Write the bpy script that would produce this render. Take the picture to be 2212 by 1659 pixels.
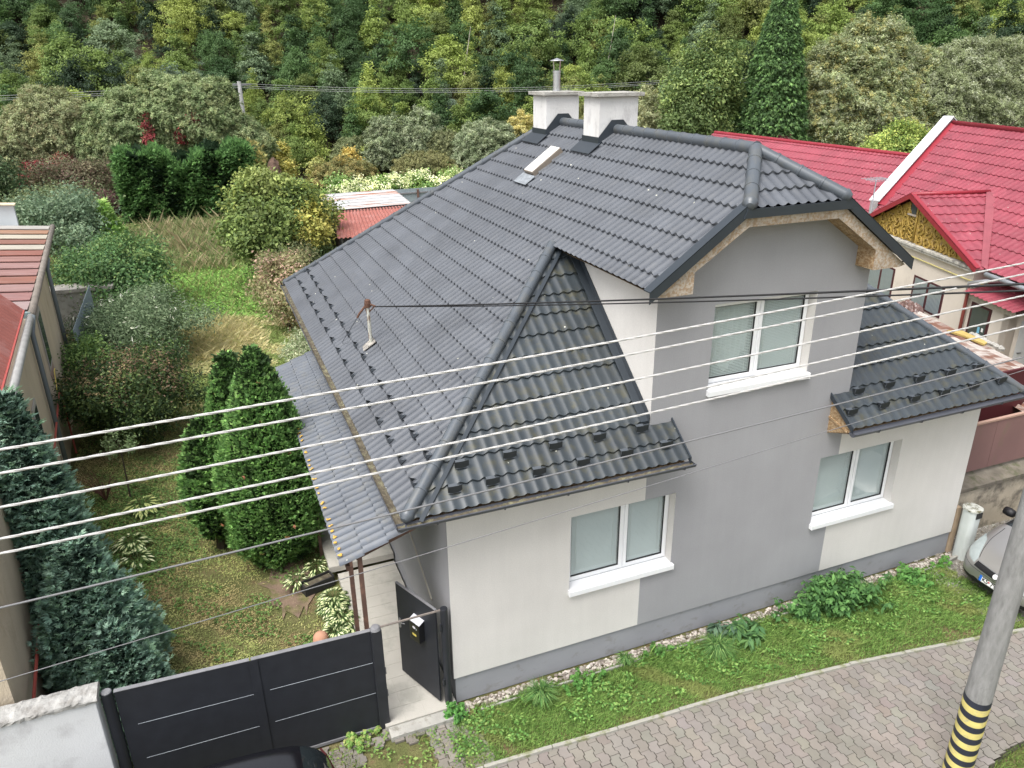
import bpy, bmesh, math, random
import numpy as np
from mathutils import Vector, Matrix
R=math.radians
SC=bpy.context.scene
for o in list(bpy.data.objects): bpy.data.objects.remove(o)
COL=SC.collection
rng=np.random.default_rng(7)
random.seed(7)

# ---------------- camera ----------------
cam=bpy.data.cameras.new('camera'); CAM=bpy.data.objects.new('camera',cam); COL.objects.link(CAM)
cam.sensor_width=36.0; cam.lens=36.0*1660.35/2212.0; cam.clip_end=2000; cam.clip_start=.1
yaw,pitch,roll=0.3778,0.3933,-0.0118
fw=Vector((math.sin(yaw)*math.cos(pitch),math.cos(yaw)*math.cos(pitch),-math.sin(pitch)))
rt=Vector((math.cos(yaw),-math.sin(yaw),0)); up=rt.cross(fw)
r2=rt*math.cos(roll)+up*math.sin(roll); u2=-rt*math.sin(roll)+up*math.cos(roll)
M3=Matrix((r2,u2,-fw)).transposed()
CAM.matrix_world=Matrix.Translation((-2.4085,-8.5236,8.8476))@M3.to_4x4()
SC.camera=CAM
# ---------------- world, sun ----------------
SUN_EL,SUN_AZ=R(62),R(240)      # azimuth clockwise from +y: light comes from the left and a little from the street
w=bpy.data.worlds.new('World'); SC.world=w; w.use_nodes=True
nt=w.node_tree; nt.nodes.clear()
sky=nt.nodes.new('ShaderNodeTexSky'); sky.sky_type='NISHITA'; sky.sun_disc=False
sky.sun_elevation=SUN_EL; sky.sun_rotation=SUN_AZ; sky.dust_density=4.0; sky.air_density=1.0; sky.ozone_density=1.0
hs=nt.nodes.new('ShaderNodeHueSaturation'); hs.inputs['Saturation'].default_value=.28
bg=nt.nodes.new('ShaderNodeBackground'); bg.inputs['Strength'].default_value=.15
wo=nt.nodes.new('ShaderNodeOutputWorld')
nt.links.new(sky.outputs[0],hs.inputs['Color']); nt.links.new(hs.outputs[0],bg.inputs[0]); nt.links.new(bg.outputs[0],wo.inputs[0])
sl=bpy.data.lights.new('sun','SUN'); sl.energy=1.55; sl.angle=R(38); sl.color=(1,.97,.93)
so=bpy.data.objects.new('sun',sl); COL.objects.link(so)
sd=Vector((math.sin(SUN_AZ)*math.cos(SUN_EL),math.cos(SUN_AZ)*math.cos(SUN_EL),math.sin(SUN_EL)))
so.rotation_euler=sd.to_track_quat('Z','Y').to_euler()
SC.view_settings.view_transform='Standard'; SC.view_settings.look='None'
SC.view_settings.exposure=1.0; SC.view_settings.gamma=1.0
SC.render.engine='CYCLES'

# ---------------- materials ----------------
def s2l(c):
    c=c/255.; return c/12.92 if c<=.04045 else ((c+.055)/1.055)**2.4
def rgb(r,g,b): return (s2l(r),s2l(g),s2l(b))
def nodes(name):
    m=bpy.data.materials.new(name); m.use_nodes=True; n=m.node_tree; n.nodes.clear()
    o=n.nodes.new('ShaderNodeOutputMaterial'); p=n.nodes.new('ShaderNodeBsdfPrincipled'); n.links.new(p.outputs[0],o.inputs[0])
    return m,n,p,o
def mat(name,col,rough=.7,var=.12,scale=2.0,bump=0.0,bscale=60.,metal=0.,spec=.4,col2=None,c2scale=1.5,c2lo=.5,c2hi=.62,stretch=(1,1,1),rotz=0.):
    """surface with large soft variation, optional second colour in patches, fine bump"""
    m,n,p,o=nodes(name); L=n.links.new
    tc=n.nodes.new('ShaderNodeTexCoord'); mp=n.nodes.new('ShaderNodeMapping'); mp.inputs['Scale'].default_value=stretch; mp.inputs['Rotation'].default_value=(0,0,rotz); L(tc.outputs['Object'],mp.inputs[0])
    nz=n.nodes.new('ShaderNodeTexNoise'); nz.inputs['Scale'].default_value=scale; nz.inputs['Detail'].default_value=6; L(mp.outputs[0],nz.inputs['Vector'])
    mr=n.nodes.new('ShaderNodeMapRange'); mr.inputs[1].default_value=.25; mr.inputs[2].default_value=.75; mr.inputs[3].default_value=1-var; mr.inputs[4].default_value=1+var; L(nz.outputs[0],mr.inputs[0])
    base=n.nodes.new('ShaderNodeRGB'); base.outputs[0].default_value=(*col,1); src=base.outputs[0]
    if col2:
        n2=n.nodes.new('ShaderNodeTexNoise'); n2.inputs['Scale'].default_value=c2scale; n2.inputs['Detail'].default_value=8; n2.inputs['Roughness'].default_value=.65; L(mp.outputs[0],n2.inputs['Vector'])
        m2=n.nodes.new('ShaderNodeMapRange'); m2.inputs[1].default_value=c2lo; m2.inputs[2].default_value=c2hi; L(n2.outputs[0],m2.inputs[0])
        mx=n.nodes.new('ShaderNodeMix'); mx.data_type='RGBA'; mx.inputs[7].default_value=(*col2,1); L(m2.outputs[0],mx.inputs[0]); L(src,mx.inputs[6]); src=mx.outputs[2]
    vm=n.nodes.new('ShaderNodeVectorMath'); vm.operation='SCALE'; L(src,vm.inputs[0]); L(mr.outputs[0],vm.inputs['Scale']); L(vm.outputs[0],p.inputs['Base Color'])
    p.inputs['Roughness'].default_value=rough; p.inputs['Metallic'].default_value=metal; p.inputs['Specular IOR Level'].default_value=spec
    if bump:
        nb=n.nodes.new('ShaderNodeTexNoise'); nb.inputs['Scale'].default_value=bscale; nb.inputs['Detail'].default_value=4; L(mp.outputs[0],nb.inputs['Vector'])
        b=n.nodes.new('ShaderNodeBump'); b.inputs['Strength'].default_value=bump; b.inputs['Distance'].default_value=.02; L(nb.outputs[0],b.inputs['Height']); L(b.outputs[0],p.inputs['Normal'])
    return m
def leafmat(name,trans=.3,rough=.55,spec=.25,sat=1.,val=1.):
    m,n,p,o=nodes(name); L=n.links.new
    a=n.nodes.new('ShaderNodeAttribute'); a.attribute_name='Col'
    hv=n.nodes.new('ShaderNodeHueSaturation'); hv.inputs['Saturation'].default_value=sat; hv.inputs['Value'].default_value=val; L(a.outputs['Color'],hv.inputs['Color']); L(hv.outputs[0],p.inputs['Base Color']); p.inputs['Roughness'].default_value=rough; p.inputs['Specular IOR Level'].default_value=spec
    if trans:
        t=n.nodes.new('ShaderNodeBsdfTranslucent'); L(hv.outputs[0],t.inputs[0])
        mx=n.nodes.new('ShaderNodeMixShader'); mx.inputs[0].default_value=trans; L(p.outputs[0],mx.inputs[1]); L(t.outputs[0],mx.inputs[2]); L(mx.outputs[0],o.inputs[0])
    return m
MAT={}
def getm(k,*a,**kw):
    if k not in MAT: MAT[k]=mat(k,*a,**kw)
    return MAT[k]
LEAF=leafmat('foliage',.34,sat=.84,val=1.5); GRASS=leafmat('grass_blades',.35,.6,.15,.85,1.45); CONIF=leafmat('conifer_sprays',.40,.6,.2,.80,2.2)
STONEM=leafmat('tinted_stone',0,.85,.2)

# ---------------- mesh helpers ----------------
class MB:
    def __init__(s): s.v=[];s.f=[];s.smooth=False
    def add(s,vs,fs):
        k=len(s.v); s.v+= [tuple(map(float,p)) for p in vs]; s.f+=[tuple(i+k for i in f) for f in fs]; return s
    def box(s,a,b):
        x0,y0,z0=a;x1,y1,z1=b
        return s.add([(x0,y0,z0),(x1,y0,z0),(x1,y1,z0),(x0,y1,z0),(x0,y0,z1),(x1,y0,z1),(x1,y1,z1),(x0,y1,z1)],
          [(0,3,2,1),(4,5,6,7),(0,1,5,4),(1,2,6,5),(2,3,7,6),(3,0,4,7)])
    def bar(s,p,q,wd,hg,upv=(0,0,1)):
        p=Vector(p);q=Vector(q);d=(q-p).normalized();sx=d.cross(Vector(upv))
        if sx.length<1e-4: sx=d.cross(Vector((1,0,0)))
        sx.normalize();sz=sx.cross(d)
        a=sx*wd/2;b=sz*hg/2
        vs=[p-a-b,p+a-b,p+a+b,p-a+b,q-a-b,q+a-b,q+a+b,q-a+b]
        return s.add(vs,[(0,1,2,3),(7,6,5,4),(0,4,5,1),(1,5,6,2),(2,6,7,3),(3,7,4,0)])
    def tube(s,pts,rad,seg=10,caps=True):
        pts=[Vector(p) for p in pts]; n=len(pts)
        if not hasattr(rad,'__len__'): rad=[rad]*n
        vs=[];prev=None
        for i,p in enumerate(pts):
            d=(pts[min(i+1,n-1)]-pts[max(i-1,0)]).normalized()
            if prev is None:
                a=d.cross(Vector((0,0,1)))
                if a.length<.05: a=d.cross(Vector((1,0,0)))
            else: a=prev-d*prev.dot(d)
            a.normalize();prev=a;b=d.cross(a)
            for k in range(seg):
                t=2*math.pi*k/seg; vs.append(p+(a*math.cos(t)+b*math.sin(t))*rad[i])
        fs=[(i*seg+k,i*seg+(k+1)%seg,(i+1)*seg+(k+1)%seg,(i+1)*seg+k) for i in range(n-1) for k in range(seg)]
        if caps: fs+=[tuple(range(seg))[::-1],tuple((n-1)*seg+k for k in range(seg))]
        return s.add(vs,fs)
    def lathe(s,prof,c,seg=24,axis=(0,0,1)):
        # prof: list of (r,h) around axis at c
        ax=Vector(axis).normalized();a=ax.cross(Vector((1,0,0)))
        if a.length<.1:a=ax.cross(Vector((0,1,0)))
        a.normalize();b=ax.cross(a);c=Vector(c)
        vs=[c+ax*h+(a*math.cos(2*math.pi*k/seg)+b*math.sin(2*math.pi*k/seg))*r for r,h in prof for k in range(seg)]
        n=len(prof)
        return s.add(vs,[(i*seg+k,i*seg+(k+1)%seg,(i+1)*seg+(k+1)%seg,(i+1)*seg+k) for i in range(n-1) for k in range(seg)]+[tuple(range(seg))[::-1],tuple((n-1)*seg+k for k in range(seg))])
    def prism(s,poly,d):
        # poly: 3D points, extruded by vector d
        n=len(poly);d=Vector(d)
        vs=[Vector(p) for p in poly];vs+=[p+d for p in vs]
        return s.add(vs,[tuple(range(n)),tuple(range(2*n-1,n-1,-1))]+[(i,i+n,(i+1)%n+n,(i+1)%n) for i in range(n)])
    def quad(s,*p): return s.add(p,[tuple(range(len(p)))])
ORI={}
def finish(o,parent):
    COL.objects.link(o)
    if parent is not None: o.parent=parent
    return o
def part(name,mb,m,parent=None,smooth=False,bevel=0,loc=None):
    """one mesh object; verts given in world coordinates"""
    if parent is not None: org=ORI[parent.name]
    else: org=Vector(loc) if loc is not None else Vector((0,0,0))
    me=bpy.data.meshes.new(name)
    if isinstance(mb,MB):
        vs=[(x-org.x,y-org.y,z-org.z) for x,y,z in mb.v]
        me.from_pydata(vs,[],mb.f); me.update()
        bm=bmesh.new();bm.from_mesh(me);bmesh.ops.recalc_face_normals(bm,faces=bm.faces);bm.to_mesh(me);bm.free()
    else:
        mb.to_mesh(me); mb.free(); me.transform(Matrix.Translation(-org))
    for mm in (m if isinstance(m,(list,tuple)) else [m]): me.materials.append(mm)
    if smooth: me.polygons.foreach_set('use_smooth',[True]*len(me.polygons))
    o=bpy.data.objects.new(name,me)
    if parent is None: o.location=org
    ORI[o.name]=org
    finish(o,parent)
    if bevel:
        b=o.modifiers.new('bevel','BEVEL'); b.width=bevel; b.segments=2; b.limit_method='ANGLE'; b.angle_limit=R(40)
    return o
def thing(name,label,cat,loc=(0,0,0),group=None):
    o=bpy.data.objects.new(name,None); o.location=loc; o.empty_display_size=.2; COL.objects.link(o)
    ORI[o.name]=Vector(loc); o['label']=label;o['category']=cat
    if group:o['group']=group
    return o
def tag(o,label,cat,group=None):
    o['label']=label;o['category']=cat
    if group:o['group']=group
    return o
def structure(o): o['kind']='structure'; return o
def copy_tree(o,parent=None):
    c=o.copy(); COL.objects.link(c); c.parent=parent
    ORI[c.name]=ORI.get(o.name,Vector((0,0,0)))
    for ch in list(o.children): copy_tree(ch,c)
    return c
def quads_mesh(name,V,colr,m,parent=None,loc=(0,0,0),nper=4):
    """V (n*nper,3) world verts, each consecutive nper = one face; colr (n,3)"""
    org=np.array(ORI[parent.name] if parent is not None else loc,dtype=float)
    n=len(V)//nper
    me=bpy.data.meshes.new(name); me.vertices.add(n*nper); me.loops.add(n*nper); me.polygons.add(n)
    me.vertices.foreach_set('co',(V-org).astype(np.float32).ravel())
    me.loops.foreach_set('vertex_index',np.arange(n*nper,dtype=np.int32))
    me.polygons.foreach_set('loop_start',np.arange(0,n*nper,nper,dtype=np.int32))
    try: me.polygons.foreach_set('loop_total',np.full(n,nper,dtype=np.int32))
    except Exception: pass
    at=me.attributes.new('Col','FLOAT_COLOR','POINT')
    c=np.ones((n*nper,4),np.float32); c[:,:3]=np.repeat(colr,nper,0); at.data.foreach_set('color',c.ravel())
    me.update(); me.materials.append(m)
    o=bpy.data.objects.new(name,me)
    if parent is None:o.location=org
    ORI[o.name]=Vector(org); finish(o,parent); return o
def nrm(a): return a/np.maximum(np.linalg.norm(a,axis=-1,keepdims=True),1e-9)
def leaves(C,N,T,l,wd,bend=.15):
    """leaf shaped quads: centre, normal, direction, length, width"""
    T=nrm(T-N*(T*N).sum(1,keepdims=True)); B=np.cross(N,T)
    l=np.broadcast_to(l,(len(C),))[:,None]; wd=np.broadcast_to(wd,(len(C),))[:,None]
    V=np.stack([C-T*l*.5,C+B*wd*.5+N*l*bend,C+T*l*.5,C-B*wd*.5+N*l*bend],1)
    return V.reshape(-1,3)
def palcol(pal,n,jit=.12,idx=None):
    pal=np.array([rgb(*p) for p in pal]); 
    if idx is None: idx=rng.integers(0,len(pal),n)
    c=pal[idx]*np.exp(rng.normal(0,jit,(n,1))); c*= (1+rng.normal(0,.018,(n,3)))
    return np.clip(c,0,1)

# ================= MAIN HOUSE =================
m_wall,n_,p_,o_=nodes('painted_render'); L_=n_.links.new   # cream and grey paint fields by position; left side greyed for shade
tc=n_.nodes.new('ShaderNodeTexCoord'); sx=n_.nodes.new('ShaderNodeSeparateXYZ'); L_(tc.outputs['Object'],sx.inputs[0])
def mth(op,a,b=None,n=n_):
    q=n.nodes.new('ShaderNodeMath'); q.operation=op
    for i,v in enumerate((a,b)):
        if v is None: continue
        if isinstance(v,(int,float)): q.inputs[i].default_value=v
        else: n.links.new(v,q.inputs[i])
    return q.outputs[0]
front=mth('LESS_THAN',sx.outputs[1],.001)
g1=mth('MULTIPLY',mth('GREATER_THAN',sx.outputs[0],3.096),mth('LESS_THAN',sx.outputs[0],6.7914))
grey=mth('MULTIPLY',g1,front)
side=mth('MULTIPLY',mth('LESS_THAN',sx.outputs[0],.02),mth('GREATER_THAN',sx.outputs[1],.0005))  # left side wall takes the grey to carry its shade
grey=mth('MAXIMUM',grey,side)
mx=n_.nodes.new('ShaderNodeMix'); mx.data_type='RGBA'; L_(grey,mx.inputs[0]); mx.inputs[6].default_value=(.64,.62,.59,1); mx.inputs[7].default_value=(.325,.325,.338,1)
def add_wear(n,src,p,amt=.05,bump=.25,bs=180):
    L=n.links.new
    t=n.nodes.new('ShaderNodeTexCoord');nz=n.nodes.new('ShaderNodeTexNoise');nz.inputs['Scale'].default_value=1.1;nz.inputs['Detail'].default_value=8;L(t.outputs['Object'],nz.inputs[0])
    mp=n.nodes.new('ShaderNodeMapping');mp.inputs['Scale'].default_value=(6,6,.6);L(t.outputs['Object'],mp.inputs[0])
    n2=n.nodes.new('ShaderNodeTexNoise');n2.inputs['Scale'].default_value=1.5;n2.inputs['Detail'].default_value=5;L(mp.outputs[0],n2.inputs[0])
    a=n.nodes.new('ShaderNodeMapRange');a.inputs[1].default_value=.3;a.inputs[2].default_value=.7;a.inputs[3].default_value=1-amt;a.inputs[4].default_value=1+amt;L(nz.outputs[0],a.inputs[0])
    b=n.nodes.new('ShaderNodeMapRange');b.inputs[1].default_value=.35;b.inputs[2].default_value=.7;b.inputs[3].default_value=1+amt*.2;b.inputs[4].default_value=1-amt*.3;L(n2.outputs[0],b.inputs[0])
    mm=n.nodes.new('ShaderNodeMath');mm.operation='MULTIPLY';L(a.outputs[0],mm.inputs[0]);L(b.outputs[0],mm.inputs[1])
    ng=n.nodes.new('ShaderNodeTexNoise');ng.inputs['Scale'].default_value=55;ng.inputs['Detail'].default_value=3;L(t.outputs['Object'],ng.inputs[0]);gr=n.nodes.new('ShaderNodeMapRange');gr.inputs[1].default_value=.3;gr.inputs[2].default_value=.7;gr.inputs[3].default_value=.955;gr.inputs[4].default_value=1.045;L(ng.outputs[0],gr.inputs[0]);m0=mm;mm=n.nodes.new('ShaderNodeMath');mm.operation='MULTIPLY';L(m0.outputs[0],mm.inputs[0]);L(gr.outputs[0],mm.inputs[1])
    vm=n.nodes.new('ShaderNodeVectorMath');vm.operation='SCALE';L(src,vm.inputs[0]);L(mm.outputs[0],vm.inputs['Scale']);L(vm.outputs[0],p.inputs['Base Color'])
    n3=n.nodes.new('ShaderNodeTexNoise');n3.inputs['Scale'].default_value=bs;L(t.outputs['Object'],n3.inputs[0])
    bp=n.nodes.new('ShaderNodeBump');bp.inputs['Strength'].default_value=bump;bp.inputs['Distance'].default_value=.006;L(n3.outputs[0],bp.inputs['Height']);L(bp.outputs[0],p.inputs['Normal'])
    p.inputs['Roughness'].default_value=.9;p.inputs['Specular IOR Level'].default_value=.2
add_wear(n_,mx.outputs[2],p_,.055,.5,140)
m_plinth=mat('plinth_render',(.30,.305,.325),.9,.08,1.2,bump=.35,bscale=150,spec=.2,col2=(.22,.215,.205),c2scale=3.2,c2lo=.56,c2hi=.72,stretch=(1,1,1.6))
m_white=mat('white_pvc',(.80,.81,.82),.35,.02,2,spec=.5)
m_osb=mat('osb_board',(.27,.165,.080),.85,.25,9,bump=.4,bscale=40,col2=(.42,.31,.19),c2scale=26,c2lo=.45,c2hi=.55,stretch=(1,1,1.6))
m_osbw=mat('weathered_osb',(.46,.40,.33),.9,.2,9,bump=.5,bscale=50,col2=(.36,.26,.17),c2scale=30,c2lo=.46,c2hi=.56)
m_trim=mat('slate_blue_trim',(.030,.038,.047),.38,.08,2,spec=.5)
m_gut=mat('dark_gutter',(.07,.075,.09),.4,.1,2,spec=.5)
m_dirt=mat('gutter_debris',(.10,.085,.06),.95,.4,12,bump=.6,bscale=60,col2=(.17,.16,.10),c2scale=9)
def tilemat(name,base,mottle,c2=.0,rough=.36):
    m,n,p,o=nodes(name);L=n.links.new
    t=n.nodes.new('ShaderNodeTexCoord')
    nz=n.nodes.new('ShaderNodeTexNoise');nz.inputs['Scale'].default_value=1.2;nz.inputs['Detail'].default_value=6;L(t.outputs['Object'],nz.inputs[0])
    mr=n.nodes.new('ShaderNodeMapRange');mr.inputs[1].default_value=.3;mr.inputs[2].default_value=.7;mr.inputs[3].default_value=.86;mr.inputs[4].default_value=1.14;L(nz.outputs[0],mr.inputs[0])
    n2=n.nodes.new('ShaderNodeTexNoise');n2.inputs['Scale'].default_value=5;n2.inputs['Detail'].default_value=9;n2.inputs['Roughness'].default_value=.7;L(t.outputs['Object'],n2.inputs[0])
    m2=n.nodes.new('ShaderNodeMapRange');m2.inputs[1].default_value=.5;m2.inputs[2].default_value=.68;m2.inputs[4].default_value=c2;L(n2.outputs[0],m2.inputs[0])
    mx=n.nodes.new('ShaderNodeMix');mx.data_type='RGBA';mx.inputs[6].default_value=(*base,1);mx.inputs[7].default_value=(*mottle,1);L(m2.outputs[0],mx.inputs[0])
    # lichen specks
    vo=n.nodes.new('ShaderNodeTexVoronoi');vo.inputs['Scale'].default_value=3.2;L(t.outputs['Object'],vo.inputs[0])
    lt=n.nodes.new('ShaderNodeMath');lt.operation='LESS_THAN';lt.inputs[1].default_value=.045 if c2>0 else .022;L(vo.outputs['Distance'],lt.inputs[0])
    m3=n.nodes.new('ShaderNodeMix');m3.data_type='RGBA';m3.inputs[7].default_value=(.42,.42,.36,1);L(lt.outputs[0],m3.inputs[0]);L(mx.outputs[2],m3.inputs[6])
    vc=n.nodes.new('ShaderNodeTexVoronoi');vc.inputs['Scale'].default_value=1.35;vc.inputs['Randomness'].default_value=.55;L(t.outputs['Object'],vc.inputs[0]);sc_=n.nodes.new('ShaderNodeSeparateColor');L(vc.outputs['Color'],sc_.inputs[0]);mv=n.nodes.new('ShaderNodeMapRange');mv.inputs[3].default_value=.91;mv.inputs[4].default_value=1.09;L(sc_.outputs[0],mv.inputs[0]);mw=n.nodes.new('ShaderNodeMath');mw.operation='MULTIPLY';L(mr.outputs[0],mw.inputs[0]);L(mv.outputs[0],mw.inputs[1])
    vm=n.nodes.new('ShaderNodeVectorMath');vm.operation='SCALE';L(m3.outputs[2],vm.inputs[0]);L(mw.outputs[0],vm.inputs['Scale']);L(vm.outputs[0],p.inputs['Base Color'])
    rr=n.nodes.new('ShaderNodeMapRange');rr.inputs[1].default_value=.3;rr.inputs[2].default_value=.7;rr.inputs[3].default_value=rough-.06;rr.inputs[4].default_value=rough+.1;L(n2.outputs[0],rr.inputs[0]);L(rr.outputs[0],p.inputs['Roughness'])
    p.inputs['Specular IOR Level'].default_value=.6
    return m
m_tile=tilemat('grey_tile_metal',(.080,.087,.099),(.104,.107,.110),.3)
m_tilef=tilemat('mossy_shaded_tile_metal',(.036,.045,.052),(.070,.066,.036),.75,.42)  # front slopes: base darkened for their shade, plus olive moss mottle
XR,SL=4.94,.717; E0,ZE,EF=.68,3.66,.50; XE,ZD,XJ=2.77,3.66+.717*3.45,.81
ZR=ZE+SL*(XR+E0); O=.35; XRE=10.30;ZER=3.55  # right eave
LB,YB=11.75,7.4                        # rear eave and rear end of the ridge
ZJ=ZE+SL*(XR-XJ+E0)
YR=.62                                 # front end of the ridge
YH=2.73                                # where the lower hips meet the upper eaves
house=thing('family_house','grey and cream two-storey house under a dark metal tile roof with two white chimneys','house',(0,0,0))

def tile_plane(polys,O3,U,V,parent,m,name='roof_slope',wave=.165,row=.345,amp=.030,step=.036,nw=8,u0=0.,sheet=6.6):
    """metal roof tiles: waves across U, a raised lip at the foot of every row up V; polys = convex pieces"""
    U=Vector(U).normalized();V=Vector(V).normalized();N=U.cross(V).normalized()
    if N.z<0:N=-N
    O3=Vector(O3);out=bmesh.new();me_t=bpy.data.meshes.new('t')
    for poly in polys:
        P=[Vector(p) for p in poly];us=[(p-O3).dot(U) for p in P];vs=[(p-O3).dot(V) for p in P]
        ua,ub=math.floor(min(us)/wave)*wave,math.ceil(max(us)/wave)*wave
        ra,rb=math.floor(min(vs)/row+1e-6),math.ceil(max(vs)/row-1e-6)
        du=wave/nw;nu=int(round((ub-ua)/du))
        bm=bmesh.new();prev=None
        for r in range(ra,rb):
            for k,(fv,h) in enumerate(((0.,step),(.5,step*.5),(.995,0.))):
                line=[]
                for i in range(nu+1):
                    u=ua+i*du;ph=((u+u0)/wave)%1.
                    wv=amp*(1-math.sqrt(math.sin(math.pi*ph)**2+.02))*1.05
                    lip=(-.014*math.cos(2*math.pi*ph)) if k==0 else 0
                    p=O3+U*u+V*((r+fv)*row-lip)+N*(wv+h)
                    line.append(bm.verts.new(p))
                if prev is not None:
                    for i in range(nu): bm.faces.new((prev[i],prev[i+1],line[i+1],line[i]))
                prev=line
        for i in range(len(P)):
            a=P[i];b=P[(i+1)%len(P)];e=(b-a).normalized();nn=e.cross(N)
            c=sum(P,Vector())/len(P)
            if nn.dot(c-a)>0:nn=-nn
            bmesh.ops.bisect_plane(bm,geom=bm.verts[:]+bm.edges[:]+bm.faces[:],plane_co=a,plane_no=nn,clear_outer=True,dist=1e-5)
        bm.to_mesh(me_t);bm.free();out.from_mesh(me_t)
    for f in out.faces:f.smooth=True
    me=bpy.data.meshes.new(name);org=ORI[parent.name];out.to_mesh(me);out.free();me.transform(Matrix.Translation(-org));me.materials.append(m)
    try: me.set_sharp_from_angle(angle=R(38))
    except Exception: pass
    o=bpy.data.objects.new(name,me);ORI[o.name]=org;finish(o,parent);bpy.data.meshes.remove(me_t);return o

# ---- walls
ww=MB()
holes=[(1.86,3.64,1.5,2.81),(4.04,5.85,4.40,5.73),(6.42,8.21,1.52,2.82)]
def wall_grid(mb,x0,x1,z0,z1,holes,y,depth):
    xs=sorted({x0,x1,*[h[i] for h in holes for i in (0,1) if x0<h[i]<x1]});zs=sorted({z0,z1,*[h[i] for h in holes for i in (2,3) if z0<h[i]<z1]})
    for a,b in zip(xs,xs[1:]):
        for c,d in zip(zs,zs[1:]):
            mxx,mz=(a+b)/2,(c+d)/2
            if any(h[0]<mxx<h[1] and h[2]<mz<h[3] for h in holes):continue
            mb.quad((a,y,c),(b,y,c),(b,y,d),(a,y,d))
    for h in holes:
        a,b,c,d=h;Y=y+depth
        mb.quad((a,y,c),(a,Y,c),(a,Y,d),(a,y,d));mb.quad((b,y,c),(b,Y,c),(b,Y,d),(b,y,d));mb.quad((a,y,d),(b,y,d),(b,Y,d),(a,Y,d));mb.quad((a,y,c),(b,y,c),(b,Y,c),(a,Y,c))
ZP=.4876
wall_grid(ww,0,10,ZP,3.9,holes[:1]+holes[2:],0,.2)
wall_grid(ww,3.096,6.7914,3.9,5.85,[holes[1]],0,.2)
def roofz(x): return ZE+SL*((x if x<XR else 2*XR-x)+E0)
tp=[(3.096,0,5.85),(6.7914,0,5.85),(6.7914,0,roofz(6.7914)-.12),(XR+XJ+.12,0,ZJ-.08),(XR-XJ-.12,0,ZJ-.08),(3.096,0,roofz(3.096)-.12)]
ww.quad(*tp)
ww.quad((0,0,ZP),(10,0,ZP),(10,.03,ZP),(0,.03,ZP))
for x in (3.096,6.7914): ww.quad((x,0,3.8),(x,3.4,3.8),(x,3.4,6.3),(x,0,roofz(3.2)-.12))
for x in (0,10): ww.quad((x,0,ZP-.001),(x,11,ZP-.001),(x,11,3.9),(x,0,3.9))
ww.quad((0,11,0),(10,11,0),(10,11,3.9),(0,11,3.9))
part('wall',ww,m_wall,house)
pl=MB();pl.quad((0.03,.03,0),(10,.03,0),(10,.03,ZP),(0.03,.03,ZP));pl.quad((.03,.03,0),(.03,11,0),(.03,11,ZP),(.03,.03,ZP));pl.quad((9.97,.03,0),(9.97,11,0),(9.97,11,ZP),(9.97,.03,ZP))
part('plinth',pl,m_plinth,house)
# ---- roof
roof=part('roof',MB().prism([(-E0+.05,-EF+.08,ZE-.06),(3.44,-EF+.08,ZE-.06),(3.44,.05,ZE-.06),(6.44,.05,ZE-.06),(6.44,-EF+.08,ZER-.06),(XRE-.05,-EF+.08,ZER-.06),(XRE-.05,LB-.05,ZER-.06),(-E0+.05,LB-.05,ZE-.06)],(0,0,-.03)),m_osb,house)
roof.name='roof'
cs=1/math.sqrt(1+SL*SL)
# left slope: above and below the level of the upper eaves
A=[(-E0,-EF,ZE),(-E0,LB,ZE),(XE,LB-(XE+E0)*(LB-YB)/(XR+E0),ZD),(XE,YH,ZD)]
B=[(XE,-O,ZD),(XE,LB-(XE+E0)*(LB-YB)/(XR+E0),ZD),(XR,YB,ZR),(XR,YR,ZR),(XR-XJ,-O,ZJ)]
tile_plane([A,B],(-E0,-EF,ZE),(0,1,0),(1,0,SL),roof,m_tile,u0=.03)
mir=lambda P:[(2*XR-x,y,z) for x,y,z in P]
SLR=(ZD-ZER)/(XRE-(2*XR-XE))
AR=[(XRE,-EF,ZER),(XRE,LB,ZER),(2*XR-XE,A[2][1],ZD),(2*XR-XE,YH,ZD)]
tile_plane([AR],(XRE,-EF,ZER),(0,1,0),(-1,0,SLR),roof,m_tile,u0=.05)
tile_plane([mir(B)],(2*XR-XE,-EF,ZD),(0,1,0),(-1,0,SL),roof,m_tile,u0=.05)
SFR=(ZD-ZER)/(YH+EF)
SF=(ZD-ZE)/(YH+EF)
F1=[(-E0,-EF,ZE),(3.30,-EF,ZE),(3.38,0,ZE+SF*EF),(3.096,0,ZE+SF*EF),(3.096,YH,ZD),(XE,YH,ZD)]
F1a=[(-E0,-EF,ZE),(3.096,-EF,ZE),(3.096,YH,ZD),(XE,YH,ZD)]
F1b=[(3.096,-EF,ZE),(3.45,-EF,ZE),(3.45,0,ZE+SF*EF),(3.096,0,ZE+SF*EF)]
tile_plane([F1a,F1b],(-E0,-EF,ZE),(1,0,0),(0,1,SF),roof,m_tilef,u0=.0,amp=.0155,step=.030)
F2a=[(XRE,-EF,ZER),(6.7914,-EF,ZER),(6.7914,YH,ZD),(2*XR-XE,YH,ZD)]
F2b=[(6.7914,-EF,ZER),(6.43,-EF,ZER),(6.43,0,ZER+SFR*EF),(6.7914,0,ZER+SFR*EF)]
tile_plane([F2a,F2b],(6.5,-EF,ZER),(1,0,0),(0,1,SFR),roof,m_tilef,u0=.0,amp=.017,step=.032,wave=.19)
SJ=(ZR-ZJ)/(YR+O)
tile_plane([[(XR-XJ,-O-.03,ZJ-.02),(XR+XJ,-O-.03,ZJ-.02),(XR,YR,ZR)]],(XR-XJ,-O-.03,ZJ-.02),(1,0,0),(0,1,SJ),roof,m_tile,u0=.05,amp=.03,step=.03,row=.33)
SR=(ZR-ZE)/(LB-YB)
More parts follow.
